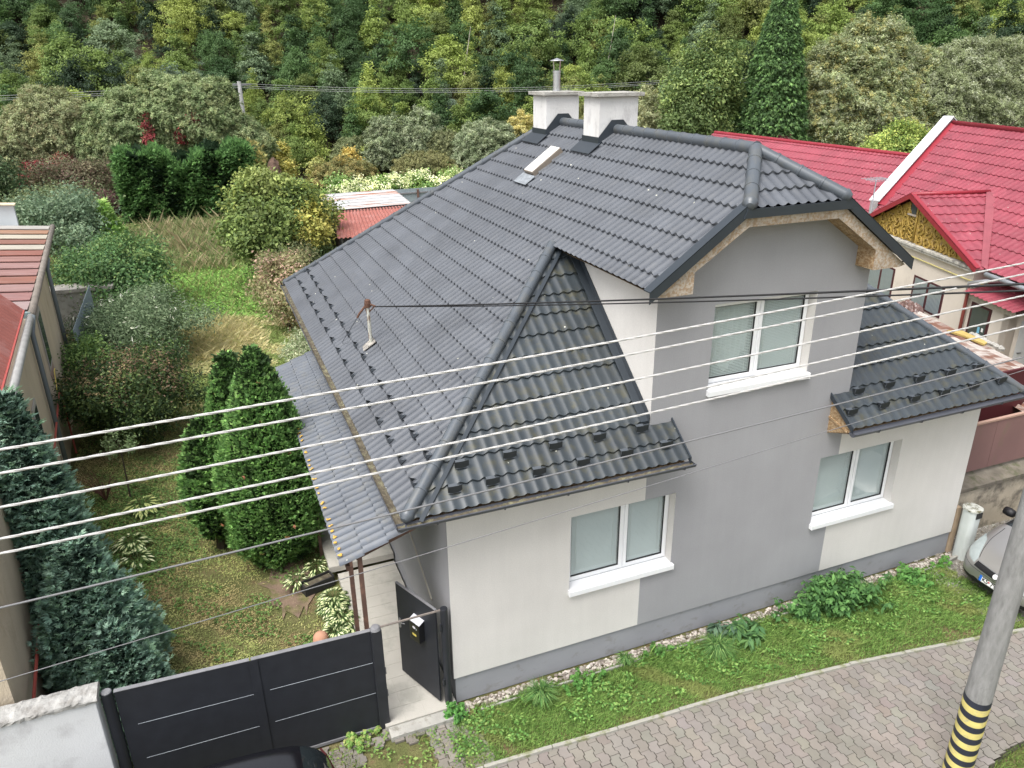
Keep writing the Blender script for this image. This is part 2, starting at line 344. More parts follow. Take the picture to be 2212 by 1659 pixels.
tile_plane([[(-E0,LB,ZE),(XRE,LB,ZE-.05),(XR,YB,ZR)]],(-E0,LB,ZE),(1,0,0),(0,-1,SR),roof,m_tile)
# ridge and hip caps
def capline(p,q,rad=.092,seg=.37,end0=True,end1=True,name='hip_cap',m=None,over=.012):
    p=Vector(p);q=Vector(q);L=(q-p).length;d=(q-p)/L;n=max(1,int(round(L/seg)));pts=[];rr=[]
    if end0: pts+= [p-d*.085,p-d*.07,p-d*.035];rr+=[.012,rad*.62,rad*.92]
    for i in range(n):
        a=L*i/n;b=L*(i+1)/n
        pts+=[p+d*a,p+d*(a+.025),p+d*(a+.03),p+d*(b-.004)];rr+=[rad+over,rad+over,rad,rad+.004]
    if end1: pts+=[q+d*.035,q+d*.07,q+d*.085];rr+=[rad*.92,rad*.62,.012]
    mb=MB();mb.tube(pts,rr,20)
    o=part(name,mb,m or m_trim2,roof,smooth=True)
    try:o.data.set_sharp_from_angle(angle=R(30))
    except Exception:pass
    return o
m_trim2=mat('grey_ridge_metal',(.074,.086,.100),.40,.1,3,spec=.6,col2=(.09,.096,.098),c2scale=5)
zc=.055
capline((-E0+.05,-EF+.03,ZE+.06),(XE+.02,YH-.02,ZD+.03),rad=.082,end1=False)
capline((XRE-.05,-EF+.03,ZER+.035),(2*XR-XE-.02,YH-.02,ZD+.02),rad=.066,end1=False)
capline((XR-XJ+.02,-O-.02,ZJ+.06),(XR,YR,ZR+.04),rad=.090,end1=False)
capline((XR+XJ-.02,-O-.02,ZJ+.06),(XR,YR,ZR+.04),rad=.082,end1=False)
capline((XR,YR-.02,ZR+.045),(XR,4.6,ZR+.045),rad=.085,end0=False,end1=False,name='ridge_cap')
capline((XR,5.25,ZR+.045),(XR,6.9,ZR+.045),rad=.085,end0=False,end1=False,name='ridge_cap')
capline((-E0+.02,LB,ZE+.04),(XR,YB,ZR+.05),rad=.075,end1=False)
capline((XRE-.02,LB,ZER+.04),(XR,YB,ZR+.05),rad=.075,end1=False)
# flat flashing strips beside the hips (front side) and along the dormer wall
fl=MB()
def strip(mb,a,b,off,wd,n,th=.012):
    a=Vector(a);b=Vector(b);n=Vector(n).normalized();d=(b-a).normalized();s=d.cross(n).normalized()
    c=[a+s*off,b+s*off,b+s*(off+wd),a+s*(off+wd)];mb.prism([x+n*.048 for x in c],n*th)
nf=(0,-SF,1);nl=(-SL,0,1)
strip(fl,(-E0+.12,-EF+.02,ZE),(XE,YH-.1,ZD-.05),.075,.055,nf)
part('flashing',fl,m_trim,roof)
fl=MB()
fl.prism([(3.096-.14,0.02,ZE+SF*(EF)+.065),(3.096,0.02,ZE+SF*EF+.065),(3.096,YH-.3,ZD-.10),(3.096-.14,YH-.3,ZD-.10)],(0,0,.012))
part('flashing',fl,m_trim,roof);fl=MB()
fl.prism([(3.088,-.0,ZE+SF*EF+.04),(3.088,0,ZE+SF*EF+.17),(3.088,YH-.35,ZD-.02),(3.088,YH-.35,ZD-.16)],(-.012,0,0))
part('flashing',fl,m_trim,roof)
# verge trims: dark sheet boards following the gable edges
for sgn in (1,-1):
    fx=lambda x:XR+sgn*(XR-x)*-1 if sgn==1 else 2*XR-x
    X=(lambda x:x) if sgn==1 else (lambda x:2*XR-x)
    vt=MB()
    a=Vector((X(XE-.06),-O,roofz(XE-.06)));b=Vector((X(XR-XJ+.03),-O,roofz(XR-XJ+.03)))
    vt.prism([a+Vector((0,-.06,.075)),b+Vector((0,-.06,.075)),b+Vector((0,.10,.075)),a+Vector((0,.10,.075))],(0,0,-.014))
    vt.prism([a+Vector((0,-.06,.07)),b+Vector((0,-.06,.07)),b+Vector((0,-.06,-.09)),a+Vector((0,-.06,-.09))],(0,.014,0))
    part('verge_trim',vt,m_trim,roof)
vt=MB();vt.prism([(XR-XJ-.04,-O-.075,ZJ-.0),(XR+XJ+.04,-O-.075,ZJ-.0),(XR+XJ+.09,-O-.075,ZJ-.12),(XR-XJ-.09,-O-.075,ZJ-.12)],(0,.02,0))
part('verge_trim',vt,m_trim,roof)
# OSB fascia, soffit and box ends of the front gable
XB=3.40;ZB=6.05
for sgn in (1,-1):
    X=(lambda x:x) if sgn==1 else (lambda x:2*XR-x)
    P=lambda x,z,y=-O:(X(x),y,z)
    f=MB()
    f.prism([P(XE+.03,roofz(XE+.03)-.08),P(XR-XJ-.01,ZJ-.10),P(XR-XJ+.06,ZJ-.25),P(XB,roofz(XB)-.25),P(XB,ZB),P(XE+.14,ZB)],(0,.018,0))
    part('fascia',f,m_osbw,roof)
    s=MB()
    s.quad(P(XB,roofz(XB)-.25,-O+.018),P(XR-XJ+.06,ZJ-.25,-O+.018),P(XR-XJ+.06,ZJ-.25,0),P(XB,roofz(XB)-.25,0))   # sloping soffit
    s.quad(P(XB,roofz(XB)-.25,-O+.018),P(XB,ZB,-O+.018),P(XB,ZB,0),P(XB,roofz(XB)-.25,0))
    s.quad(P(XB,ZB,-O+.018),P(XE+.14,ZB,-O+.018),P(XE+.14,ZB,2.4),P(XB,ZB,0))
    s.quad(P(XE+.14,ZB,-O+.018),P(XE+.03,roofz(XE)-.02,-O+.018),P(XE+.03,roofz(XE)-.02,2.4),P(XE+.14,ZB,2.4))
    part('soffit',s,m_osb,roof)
f=MB();f.prism([(XR-XJ-.01,-O,ZJ-.10),(XR+XJ+.01,-O,ZJ-.10),(XR+XJ-.06,-O,ZJ-.25),(XR-XJ+.06,-O,ZJ-.25)],(0,.018,0));part('fascia',f,m_osbw,roof)
f=MB();f.quad((XR-XJ+.06,-O+.018,ZJ-.25),(XR+XJ-.06,-O+.018,ZJ-.25),(XR+XJ-.06,0,ZJ-.25),(XR-XJ+.06,0,ZJ-.25));part('soffit',f,m_osb,roof)
# small end trims at the lower eaves beside the centre bay
for X0,s,ZE_ in ((3.45,1,ZE),(6.43,-1,ZER)):
    e=MB();e.prism([(X0,-EF-.04,ZE_-.03),(X0,0,ZE_+SF*EF-.03),(X0,0,ZE_+SF*EF+.065),(X0,-EF-.04,ZE_+.065)],(.02*s,0,0));part('verge_trim',e,m_trim,roof)
    e=MB();e.prism([(X0-.03*s,-EF+.03,ZE_-.06),(X0-.03*s,0,ZE_+SF*EF-.05),(X0-.03*s,0,ZE_-.26)],(-.02*s,0,0));e.quad((X0-.03*s,-EF+.05,ZE_-.09),(X0-.03*s,0,ZE_-.26),(X0-.36*s,0,ZE_-.26),(X0-.36*s,-EF+.05,ZE_-.09))
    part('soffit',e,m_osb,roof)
m_gs=mat('grey_soffit',(.16,.17,.19),.8,.1)
for x0,x1,zz in ((-E0+.08,3.42,ZE),(6.46,XRE-.08,ZER)): part('soffit',MB().quad((x0,-EF+.07,zz-.10),(x1,-EF+.07,zz-.10),(x1,0,zz-.13),(x0,0,zz-.13)),m_gs,roof)
# gutters
def gutter(p,q,out,rad=.065,dirt=False,name='gutter'):
    p=Vector(p);q=Vector(q);out=Vector(out);mb=MB();n=10
    vs=[];
    for r in (rad,rad-.006):
        for P_ in (p,q):
            for k in range(n+1):
                t=math.pi*k/n;vs.append(P_+out*(math.cos(t)*r)+Vector((0,0,-math.sin(t)*r)))
    N=n+1;fs=[(i,i+1,N+i+1,N+i) for i in range(n)]+[(2*N+i,3*N+i,3*N+i+1,2*N+i+1) for i in range(n)]
    fs+=[(0,N,3*N,2*N),(n,2*N+n,3*N+n,N+n)]
    fs+=[tuple(range(N))[::-1],tuple(range(N,2*N))]
    mb.add(vs,fs)
    mb.tube([p+out*rad+Vector((0,0,.004)),q+out*rad+Vector((0,0,.004))],.009,6)
    L=(q-p).length;d=(q-p)/L;k=.5
    while k<L:
        c=p+d*k;mb.tube([c-out*rad,c-out*rad*.7-Vector((0,0,rad*.75)),c-Vector((0,0,rad*1.1)),c+out*rad*.8-Vector((0,0,rad*.78)),c+out*rad*1.15+Vector((0,0,.012))],.009,6);k+=.9
    g=part(name,mb,m_gut,roof,smooth=True)
    try:g.data.set_sharp_from_angle(angle=R(40))
    except Exception:pass
    if dirt:
        q_=MB();nn=int(L/.05);vs=[]
        for i in range(nn+1):
            c=p+d*(L*i/nn)
            for j,a in enumerate((-.9,-.3,.3,.9)):
                vs.append(c+out*rad*a*.95+Vector((0,0,-.018-.015*random.random()-(.0 if abs(a)>.5 else .01))))
        q_.add(vs,[(i*4+j,i*4+j+1,i*4+j+5,i*4+j+4) for i in range(nn) for j in range(3)]);part('debris',q_,m_dirt,roof)
    return g
gutter((-E0-.05,-EF-.10,ZE-.01),(-E0-.05,LB,ZE-.02),(-1,0,0),dirt=True)
gutter((-E0-.10,-EF-.06,ZE-.01),(3.5,-EF-.06,ZE-.02),(0,-1,0),dirt=True)
gutter((6.40,-EF-.06,ZER-.02),(XRE+.1,-EF-.06,ZER-.01),(0,-1,0))
# downpipe hanging from the rear left gutter
part('downpipe',MB().tube([(-E0-.05,11.0,ZE-.05),(-E0-.05,11.0,ZE-.25),(-.1,11.0,ZE-.7),(-.1,11.0,.1)],.05,10),m_gut,house,smooth=True)
# ---- snow guards
sg=MB()
for k in range(6):
    t0=-1+k/3;t1=-1+(k+1)/3
    h=lambda t:.075+.012*t*t
    sg.quad((t0*.095,.012*t0*t0,-.006+.02*t0*t0),(t1*.095,.012*t1*t1,-.006+.02*t1*t1),(t1*.095,.055,h(t1)),(t0*.095,.055,h(t0)))
sg.quad((.095,.02,.0),(.095,.055,.085),(.065,.12,.0))
sg.quad((-.095,.02,.0),(-.095,.055,.085),(-.07,.12,.0))
sg.quad((-.08,.0,-.012),(.08,.0,-.012),(.06,.13,-.008),(-.06,.13,-.008))
m_guard=mat('black_snow_guard',(.022,.026,.030),.35,.1,spec=.5)
ge=bpy.data.meshes.new('snow_guard');ge.from_pydata(sg.v,[],sg.f);ge.update();ge.materials.append(m_guard);ge.materials.append(m_trim2)
ge.polygons[-3].material_index=1;ge.polygons[-1].material_index=1  # right gusset set paler to carry its reflection; foot plate in roof metal
def guard(pos,U,V,sc=1.):
    o=bpy.data.objects.new('snow_guard',ge);finish(o,roof)
    U=Vector(U).normalized();V=Vector(V).normalized();N=U.cross(V)
    o.matrix_local=Matrix.Translation(Vector(pos)+N*.056-V*.03)@Matrix((U,V,N)).transposed().to_4x4()@Matrix.Scale(sc,4);ORI[o.name]=Vector((0,0,0))
for k in range(18):
    y=-.12+.672*k
    if y<LB-.45:guard((-.39,y+.05,ZE+SL*.29),(0,-1,0),(1,0,SL),.8)
    y=.24+.672*k
    if y<LB-.7:guard((-.12,y,ZE+SL*.56),(0,-1,0),(1,0,SL),.8)
for x in (.04,.55,1.21,1.86,2.53,3.17):guard((x,-.30,ZE+SF*.20),(1,0,0),(0,1,SF))
for x in (.22,.89,1.56,2.23,2.91):guard((x,-.05,ZE+SF*.45),(1,0,0),(0,1,SF))
for x in (6.56,7.21,7.87,8.53,9.21,9.85):guard((x,-.30,ZER+SFR*.20),(1,0,0),(0,1,SFR))
for x in (6.9,7.54,8.2,8.9,9.55):guard((x,-.05,ZER+SFR*.45),(1,0,0),(0,1,SFR))
# ---- chimneys
m_chim=mat('weathered_white_render',(.66,.655,.64),.9,.10,1.6,bump=.3,bscale=30,col2=(.42,.41,.41),c2scale=2.6,c2lo=.52,c2hi=.78,stretch=(1.6,1.6,.8))
m_conc=mat('grey_concrete',(.36,.35,.32),.9,.2,4,bump=.5,bscale=35,col2=(.2,.19,.16),c2scale=9,c2lo=.52,c2hi=.7)
def chimney(x0,x1,y0,y1,zt):
    c=part('chimney',MB().box((x0,y0,6.6),(x1,y1,zt)),m_chim,house)
    s=MB();e=.085;s.box((x0-e,y0-e,zt),(x1+e,y1+e,zt+.055));s.prism([(x0-e,y0-e,zt+.055),(x1+e,y0-e,zt+.055),(x1+e,y1+e,zt+.055),(x0-e,y1+e,zt+.055)],(0,0,.012))
    o=part('chimney_cap',s,m_conc,c,bevel=.012)
    f=MB();t=.012;zl=roofz(x0)+.02;zr_=roofz(x1)+.02;h=.16
    # lead flashing round the foot
    f.prism([(x0-t,y0-t,zl-.06),(XR,y0-t,ZR),(x1+t,y0-t,zr_-.06),(x1+t,y0-t,zr_+h),(XR+.12,y0-t,ZR+h+.05),(XR-.12,y0-t,ZR+h+.05),(x0-t,y0-t,zl+h)],(0,-.012,0))
    f.prism([(x0-t,y0-2*t,zl-.06),(x0-t,y1+t,zl-.06),(x0-t,y1+t,zl+h),(x0-t,y0-2*t,zl+h)],(-.012,0,0))
    f.prism([(x0-.24,y0-.08,roofz(x0-.24)+.07),(x0-t,y0-.08,zl+.05),(x0-t,y1+.08,zl+.05),(x0-.24,y1+.08,roofz(x0-.24)+.07)],(0,0,.012))
    part('flashing',f,m_trim,c)
    return c
c1=chimney(4.56,5.31,6.92,7.60,8.26);c2=chimney(4.57,5.37,4.60,5.22,8.30)
fp=MB();cx,cy,cz=4.93,7.22,8.33
fp.lathe([(.085,0),(.085,.02),(.078,.02),(.078,.30),(.084,.30),(.084,.33),(.078,.33),(.078,.36),(.086,.36),(.086,.40),(.07,.40),(.07,.2)],(cx,cy,cz),24)
for a in (20,110,200,290): fp.bar((cx+.08*math.cos(R(a)),cy+.08*math.sin(R(a)),cz+.38),(cx+.105*math.cos(R(a)),cy+.105*math.sin(R(a)),cz+.60),.022,.004)
fp.lathe([(.15,.59),(.14,.60),(.0,.645)],(cx,cy,cz),24)
part('flue_pipe',fp,mat('flue_steel',(.62,.63,.65),.3,.08,metal=.85),c1,smooth=False)
# ---- skylight
V=Vector((1,0,SL)).normalized();N=Vector((-SL,0,1)).normalized()
def onroof(x,y,h=0):return Vector((x,y,roofz(x)))+N*h
skf=MB();x0,x1,y0,y1=3.72,4.33,5.56,5.98
skf.prism([onroof(x0,y0,.02),onroof(x1,y0,.02),onroof(x1,y1,.02),onroof(x0,y1,.02)],N*.11)
sk=part('skylight',skf,mat('skylight_frame',(.20,.17,.14),.5,.1),roof,bevel=.01)
part('pane',MB().prism([onroof(x0+.012,y0+.012,.131),onroof(x1-.012,y0+.012,.131),onroof(x1-.012,y1-.012,.131),onroof(x0+.012,y1-.012,.131)],N*.008),mat('skylight_glass',(.72,.70,.66),.12,.03,spec=.8),sk)
part('flashing',MB().prism([onroof(x0-.22,y0-.1,.06),onroof(x0-.01,y0-.1,.06),onroof(x0-.01,y1+.08,.06),onroof(x0-.22,y1+.08,.06)],N*.01),mat('lead_flashing',(.22,.24,.26),.6,.35,12,bump=.7,bscale=25),sk)
# ---- roof mast with insulators
ms=MB();mx_,my_=.06,4.55
ms.tube([(mx_,my_,4.1),(mx_,my_+.0,4.95)],.032,12);
mast=part('service_mast',ms,mat('rusty_pale_pipe',(.50,.50,.44),.7,.2,3,col2=(.13,.06,.03),c2scale=6,c2lo=.5,c2hi=.6,stretch=(3,3,.8)),house,smooth=False)
hm=MB();hm.tube([(mx_,my_,4.93),(mx_,my_,5.0),(mx_,my_,5.06),(mx_,my_,5.08)],[.055,.06,.05,.01],12);hm.tube([(mx_+.03,my_-.03,4.99),(mx_+.12,my_-.09,4.95)],.018,8);hm.tube([(mx_-.03,my_,4.97),(mx_-.16,my_+.05,4.80),(mx_-.19,my_+.06,4.74)],.02,8)
hm.tube([(mx_+.1,my_-.08,4.95),(mx_+.03,my_-.02,4.86),(mx_-.02,my_,4.78),(mx_-.04,my_,4.9),(mx_-.02,my_,4.98)],.012,6)
part('mast_head',hm,mat('rusty_iron',(.11,.055,.035),.8,.3,8,bump=.4),mast,smooth=False)
bp_=MB();bp_.prism([onroof(mx_-.12,my_-.10,.06),onroof(mx_+.10,my_-.13,.06),onroof(mx_+.11,my_+.12,.06),onroof(mx_-.1,my_+.11,.06)],N*.012)
part('mast_foot',bp_,mat('torn_sealant',(.30,.28,.25),.9,.5,14,bump=.8,bscale=30,col2=(.03,.03,.03),c2scale=12),mast)
part('guy_wire',MB().tube([(mx_-.19,my_+.06,4.74),(-.30,5.55,ZE+SL*.4+.05)],.006,5),m_gut,mast)
# ---- windows
def glassmat():
    m,n,p,o=nodes('window_glass');L=n.links.new
    g=n.nodes.new('ShaderNodeBsdfGlossy');g.inputs['Roughness'].default_value=.02;t=n.nodes.new('ShaderNodeBsdfTransparent');t.inputs[0].default_value=(.88,.93,.915,1)
    f=n.nodes.new('ShaderNodeLayerWeight');f.inputs[0].default_value=.5;pw=n.nodes.new('ShaderNodeMath');pw.operation='POWER';pw.inputs[1].default_value=4.0;L(f.outputs['Facing'],pw.inputs[0]);mm=n.nodes.new('ShaderNodeMath');mm.operation='MULTIPLY_ADD';mm.inputs[1].default_value=.85;mm.inputs[2].default_value=.07;L(pw.outputs[0],mm.inputs[0])
    mx=n.nodes.new('ShaderNodeMixShader');L(mm.outputs[0],mx.inputs[0]);L(t.outputs[0],mx.inputs[1]);L(g.outputs[0],mx.inputs[2]);L(mx.outputs[0],o.inputs[0]);return m
m_glass=glassmat()
m_blind=mat('blind_slats',(.60,.63,.63),.5,.04,spec=.3)
m_cord=mat('blind_cord',(.75,.76,.76),.6,.02)
m_room=mat('dark_room',(.06,.07,.068),.9,.1);m_gasket=mat('black_gasket',(.03,.03,.03),.6,.05)
m_curt=mat('net_curtain',(.75,.77,.76),.8,.2,12)
def pvc_window(h,split,label=None,curtain=False,open_=False):
    a,b,c,d=h;y=.15;c0=c+.055
    fr=MB();wd=.062
    def rect(mb,x0,x1,z0,z1,w_,y0,y1):
        mb.box((x0,y0,z0),(x0+w_,y1,z1));mb.box((x1-w_,y0,z0),(x1,y1,z1));mb.box((x0+w_,y0,z0),(x1-w_,y1,z0+w_));mb.box((x0+w_,y0,z1-w_),(x1-w_,y1,z1))
    rect(fr,a+.002,b-.002,c0,d-.002,wd,y+.012,y+.075)
    xm=a+(b-a)*split;fr.box((xm-.045,y+.012,c0+wd),(xm+.045,y+.075,d-wd))
    w=part('window',fr,m_white,house,bevel=.006)
    if label:w['label']=label
    for (x0,x1) in ((a+wd-.03,xm-.012),(xm+.012,b-wd+.03)):
        s=MB();rect(s,x0,x1,c0+.032,d-.034,.055,y-.008,y+.06);part('sash',s,m_white,w,bevel=.005)
        gx0,gx1,gz0,gz1=x0+.055,x1-.055,c0+.087,d-.089
        s=MB();rect(s,gx0,gx1,gz0,gz1,.008,y+.002,y+.03);part('gasket',s,m_gasket,w)
        part('pane',MB().quad((gx0,y+.018,gz0),(gx1,y+.018,gz0),(gx1,y+.018,gz1),(gx0,y+.018,gz1)),m_glass,w)
        s=MB();z=gz1;SH=.0165 if not (curtain and x0==a+wd-.03) else .0125
        zb=gz0
        while z>zb:
            s.quad((gx0+.012,y+.040,z-SH),(gx1-.012,y+.040,z-SH),(gx1-.012,y+.055,z),(gx0+.012,y+.055,z));z-=.0245
        part('blind',s,m_blind,w)
        s=MB()
        for t in (.12,.88): s.tube([(gx0+(gx1-gx0)*t,y+.036,gz0),(gx0+(gx1-gx0)*t,y+.036,gz1)],.0028,4)
        part('blind_cord',s,m_cord,w)
    s=MB();s.quad((a,y+.3,c),(b,y+.3,c),(b,y+.3,d),(a,y+.3,d));s.quad((a,y+.06,d),(b,y+.06,d),(b,y+.3,d),(a,y+.3,d));s.quad((a,y+.06,c),(b,y+.06,c),(b,y+.3,c),(a,y+.3,c));s.quad((a,y+.06,c),(a,y+.3,c),(a,y+.3,d),(a,y+.06,d));s.quad((b,y+.06,c),(b,y+.3,c),(b,y+.3,d),(b,y+.06,d))
    part('room_back',s,m_room,w)
    if curtain:
        s=MB();n=40;vs=[]
        for i in range(n+1):
            x=a+.1+(xm-a)*.8*i/n;vs+=[(x,y+.12+.02*math.sin(i*1.3),d-.1),(x,y+.12+.02*math.sin(i*1.3),c0+.1+.35*abs(i/n-.5)*2)]
        s.add(vs,[(2*i,2*i+1,2*i+3,2*i+2) for i in range(n)]);part('curtain',s,m_curt,w)
    s=MB();s.prism([(a-.015,-.065,c-.03),(a-.015,y+.012,c+.005),(a-.015,y+.012,c+.055),(a-.015,-.065,c+.035)],(b-a+.03,0,0))
    s.box((a-.02,-.072,c-.045),(b+.02,-.055,c+.036));s.box((a-.022,-.074,c-.048),(a-.006,0,c+.045));s.box((b+.006,-.074,c-.048),(b+.022,0,c+.045))
    part('sill',s,m_white,w,bevel=.004)
    return w
pvc_window(holes[0],.55,'ground floor window left of the grey centre bay with white blinds closed')
pvc_window(holes[1],.50,'upper window under the front gable with a net curtain behind its blind',curtain=True)
pvc_window(holes[2],.52,'ground floor window right of the grey centre bay',curtain=True)
# ---- porch lean-to on the left side
PX0,PZ0,PX1,PZ1,PY0,PY1=-1.40,2.62,-.02,3.12,.30,8.35
porch=part('porch_roof',MB().box((PX0+.08,PY0+.08,PZ0-.1),(PX0+.13,PY1-.1,PZ0-.02)),mat('brown_purlin',(.10,.06,.045),.8,.2),house)
PSL=(PZ1-PZ0)/(PX1-PX0)
m_tilep=tilemat('weathered_porch_tiles',(.105,.118,.138),(.16,.155,.13),.5,.40)
tile_plane([[(PX0,PY0,PZ0),(PX0,PY1,PZ0),(PX1,PY1,PZ1),(PX1,PY0,PZ1)]],(PX0,PY0,PZ0),(0,1,0),(1,0,PSL),porch,m_tilep,amp=.03,step=.028,row=.36)
# orange lichen spots along its eave
lv=MB()
for k in range(40):
    y=PY0+.08+k*.165
    if random.random()<.75:
        for j in range(3):
            q=random.uniform(0,.05);lv.lathe([(.014+random.random()*.01,0),(.005,.006)],(PX0+.01+q,y+random.uniform(-.03,.03),PZ0+.055+q*PSL),7)
part('lichen',lv,mat('orange_lichen',(.55,.34,.07),.95,.3,20),porch)['kind']='stuff'
m_brown=mat('brown_steel_post',(.12,.07,.055),.6,.2,4,col2=(.2,.11,.08),c2scale=5)
for x,y in ((-1.13,.40),(-1.19,.95),(-1.25,4.6),(-1.25,8.0)):
    part('porch_post',MB().box((x-.03,y-.03,0),(x+.03,y+.03,PZ0+PSL*(x-PX0)-.02)),m_brown,house)
part('porch_beam',MB().bar((-1.16,.62,2.55),(-.02,.62,2.93),.05,.08),m_brown,house)
# small box vent and cable duct on the left wall
part('cable_duct',MB().bar((-.012,1.0,1.2),(-.012,3.4,2.25),.02,.03),mat('beige_duct',(.50,.47,.40),.7,.05),house)
# paved terrace belongs to the ground
m_pav=mat('terrace_tiles',(.44,.42,.375),.8,.1,1.5,bump=.2,bscale=50,col2=(.34,.33,.29),c2scale=1.5)
def tiles(name,x0,x1,y0,y1,z,t=.30,gap=.006,mt=None):
    mb=MB();x=x0
    while x<x1-.02:
        xe=min(x+t,x1);y=y0
        while y<y1-.02:
            ye=min(y+t,y1);j=random.uniform(-.001,.001)
            mb.box((x+gap/2,y+gap/2,z-.05),(xe-gap/2,ye-gap/2,z+j));y+=t
        x+=t
    mb.box((x0+.002,y0+.002,z-.12),(x1-.002,y1-.002,z-.0035))
    return structure(part(name,mb,mt or m_pav))
tiles('path',-1.08,.0,-.12,3.78,.10)
tiles('terrace',-1.22,.0,3.78,11.0,.27)
# ================= GROUND, HILL =================
def hill_s(x,y): return x*math.sin(R(20))+y*math.cos(R(20))
def hz(x,y):
    s=hill_s(x,y); h=0.
    if s>58: 
        t=s-58; h=.62*t*t/(t+9.)
        h+=1.2*math.sin(x*.09+1)*min(t/30,1)+.8*math.sin(y*.13+x*.05)*min(t/30,1)
    return h
def ground_material():
    m,n,p,o=nodes('soil_and_turf');L=n.links.new
    t=n.nodes.new('ShaderNodeTexCoord');sp=n.nodes.new('ShaderNodeSeparateXYZ');L(t.outputs['Object'],sp.inputs[0])
    def noise(s,d=6,r=.6):
        q=n.nodes.new('ShaderNodeTexNoise');q.inputs['Scale'].default_value=s;q.inputs['Detail'].default_value=d;q.inputs['Roughness'].default_value=r;L(t.outputs['Object'],q.inputs[0]);return q.outputs[0]
    def ramp(src,a,b):
        q=n.nodes.new('ShaderNodeMapRange');q.inputs[1].default_value=a;q.inputs[2].default_value=b;L(src,q.inputs[0]);return q.outputs[0]
    def mix(f,a,b):
        q=n.nodes.new('ShaderNodeMix');q.data_type='RGBA';L(f,q.inputs[0])
        for i,v in ((6,a),(7,b)):
            if isinstance(v,tuple):q.inputs[i].default_value=(*v,1)
            else:L(v,q.inputs[i])
        return q.outputs[2]
    g=mix(ramp(noise(1.3),.42,.6),(.12,.13,.05),(.19,.17,.08))
    g=mix(ramp(noise(2.6,8,.7),.54,.64),g,(.16,.115,.065))
    g=mix(ramp(noise(23,4),.5,.8),g,(.07,.06,.03))
    hl=n.nodes.new('ShaderNodeMath');hl.operation='ADD';m1=n.nodes.new('ShaderNodeMath');m1.operation='MULTIPLY';m1.inputs[1].default_value=math.sin(R(20));L(sp.outputs[0],m1.inputs[0])
    m2=n.nodes.new('ShaderNodeMath');m2.operation='MULTIPLY';m2.inputs[1].default_value=math.cos(R(20));L(sp.outputs[1],m2.inputs[0]);L(m1.outputs[0],hl.inputs[0]);L(m2.outputs[0],hl.inputs[1])
    g=mix(ramp(hl.outputs[0],55,60),g,mix(noise(.6),(.02,.016,.012),(.05,.04,.025)))
    L(g,p.inputs['Base Color']);p.inputs['Roughness'].default_value=.95;p.inputs['Specular IOR Level'].default_value=.1
    b=n.nodes.new('ShaderNodeBump');b.inputs['Strength'].default_value=.7;b.inputs['Distance'].default_value=.04;L(noise(30,5),b.inputs['Height']);L(b.outputs[0],p.inputs['Normal']);return m
xs=np.concatenate([np.linspace(-260,-40,12),np.linspace(-36,130,84),np.linspace(140,420,12)])
ys=np.concatenate([np.linspace(-120,-10,8),np.linspace(-5,56,20),np.linspace(58,160,52),np.linspace(170,420,12)])
gb=MB();vs=[(x,y,hz(x,y)-.02) for y in ys for x in xs];nx=len(xs)
gb.add(vs,[(j*nx+i,j*nx+i+1,(j+1)*nx+i+1,(j+1)*nx+i) for j in range(len(ys)-1) for i in range(nx-1)])
structure(part('ground',gb,ground_material(),smooth=True))
# street-side kerb curve (edge of the paved pavement)
KX=[-6,0.16,1.95,4.06,6.15,8.74,11,14];KY=[-1.1,-1.26,-1.36,-1.47,-1.66,-2.04,-2.45,-3.1]
def kerb_y(x): return float(np.interp(x,KX,KY))
RX=[-6,0,3,5.3,6.0,6.8,8,10,14];RYv=[-9,-8,-6.5,-4.2,-3.9,-3.72,-3.7,-3.75,-4.6]
def road_lo(x): return float(np.interp(x,RX,RYv))
m_paver=leafmat('paver_concrete',0,.85,.2)
nt2=m_paver.node_tree
_t0=nt2.nodes.new('ShaderNodeTexCoord');_n0=nt2.nodes.new('ShaderNodeTexNoise');_n0.inputs['Scale'].default_value=.9;_n0.inputs['Detail'].default_value=8;_n0.inputs['Roughness'].default_value=.65;nt2.links.new(_t0.outputs['Object'],_n0.inputs[0]);_m0=nt2.nodes.new('ShaderNodeMapRange');_m0.inputs[1].default_value=.3;_m0.inputs[2].default_value=.7;_m0.inputs[3].default_value=.82;_m0.inputs[4].default_value=1.12;nt2.links.new(_n0.outputs[0],_m0.inputs[0])
for _q in nt2.nodes:
    if _q.type=='HUE_SAT': nt2.links.new(_m0.outputs[0],_q.inputs['Value'])
_tc=nt2.nodes.new('ShaderNodeTexCoord');_nz=nt2.nodes.new('ShaderNodeTexNoise');_nz.inputs['Scale'].default_value=120;nt2.links.new(_tc.outputs['Object'],_nz.inputs[0]);_b=nt2.nodes.new('ShaderNodeBump');_b.inputs['Strength'].default_value=.3;_b.inputs['Distance'].default_value=.004
nt2.links.new(_nz.outputs[0],_b.inputs['Height']);nt2.links.new(_b.outputs[0],nt2.nodes['Principled BSDF'].inputs['Normal'])
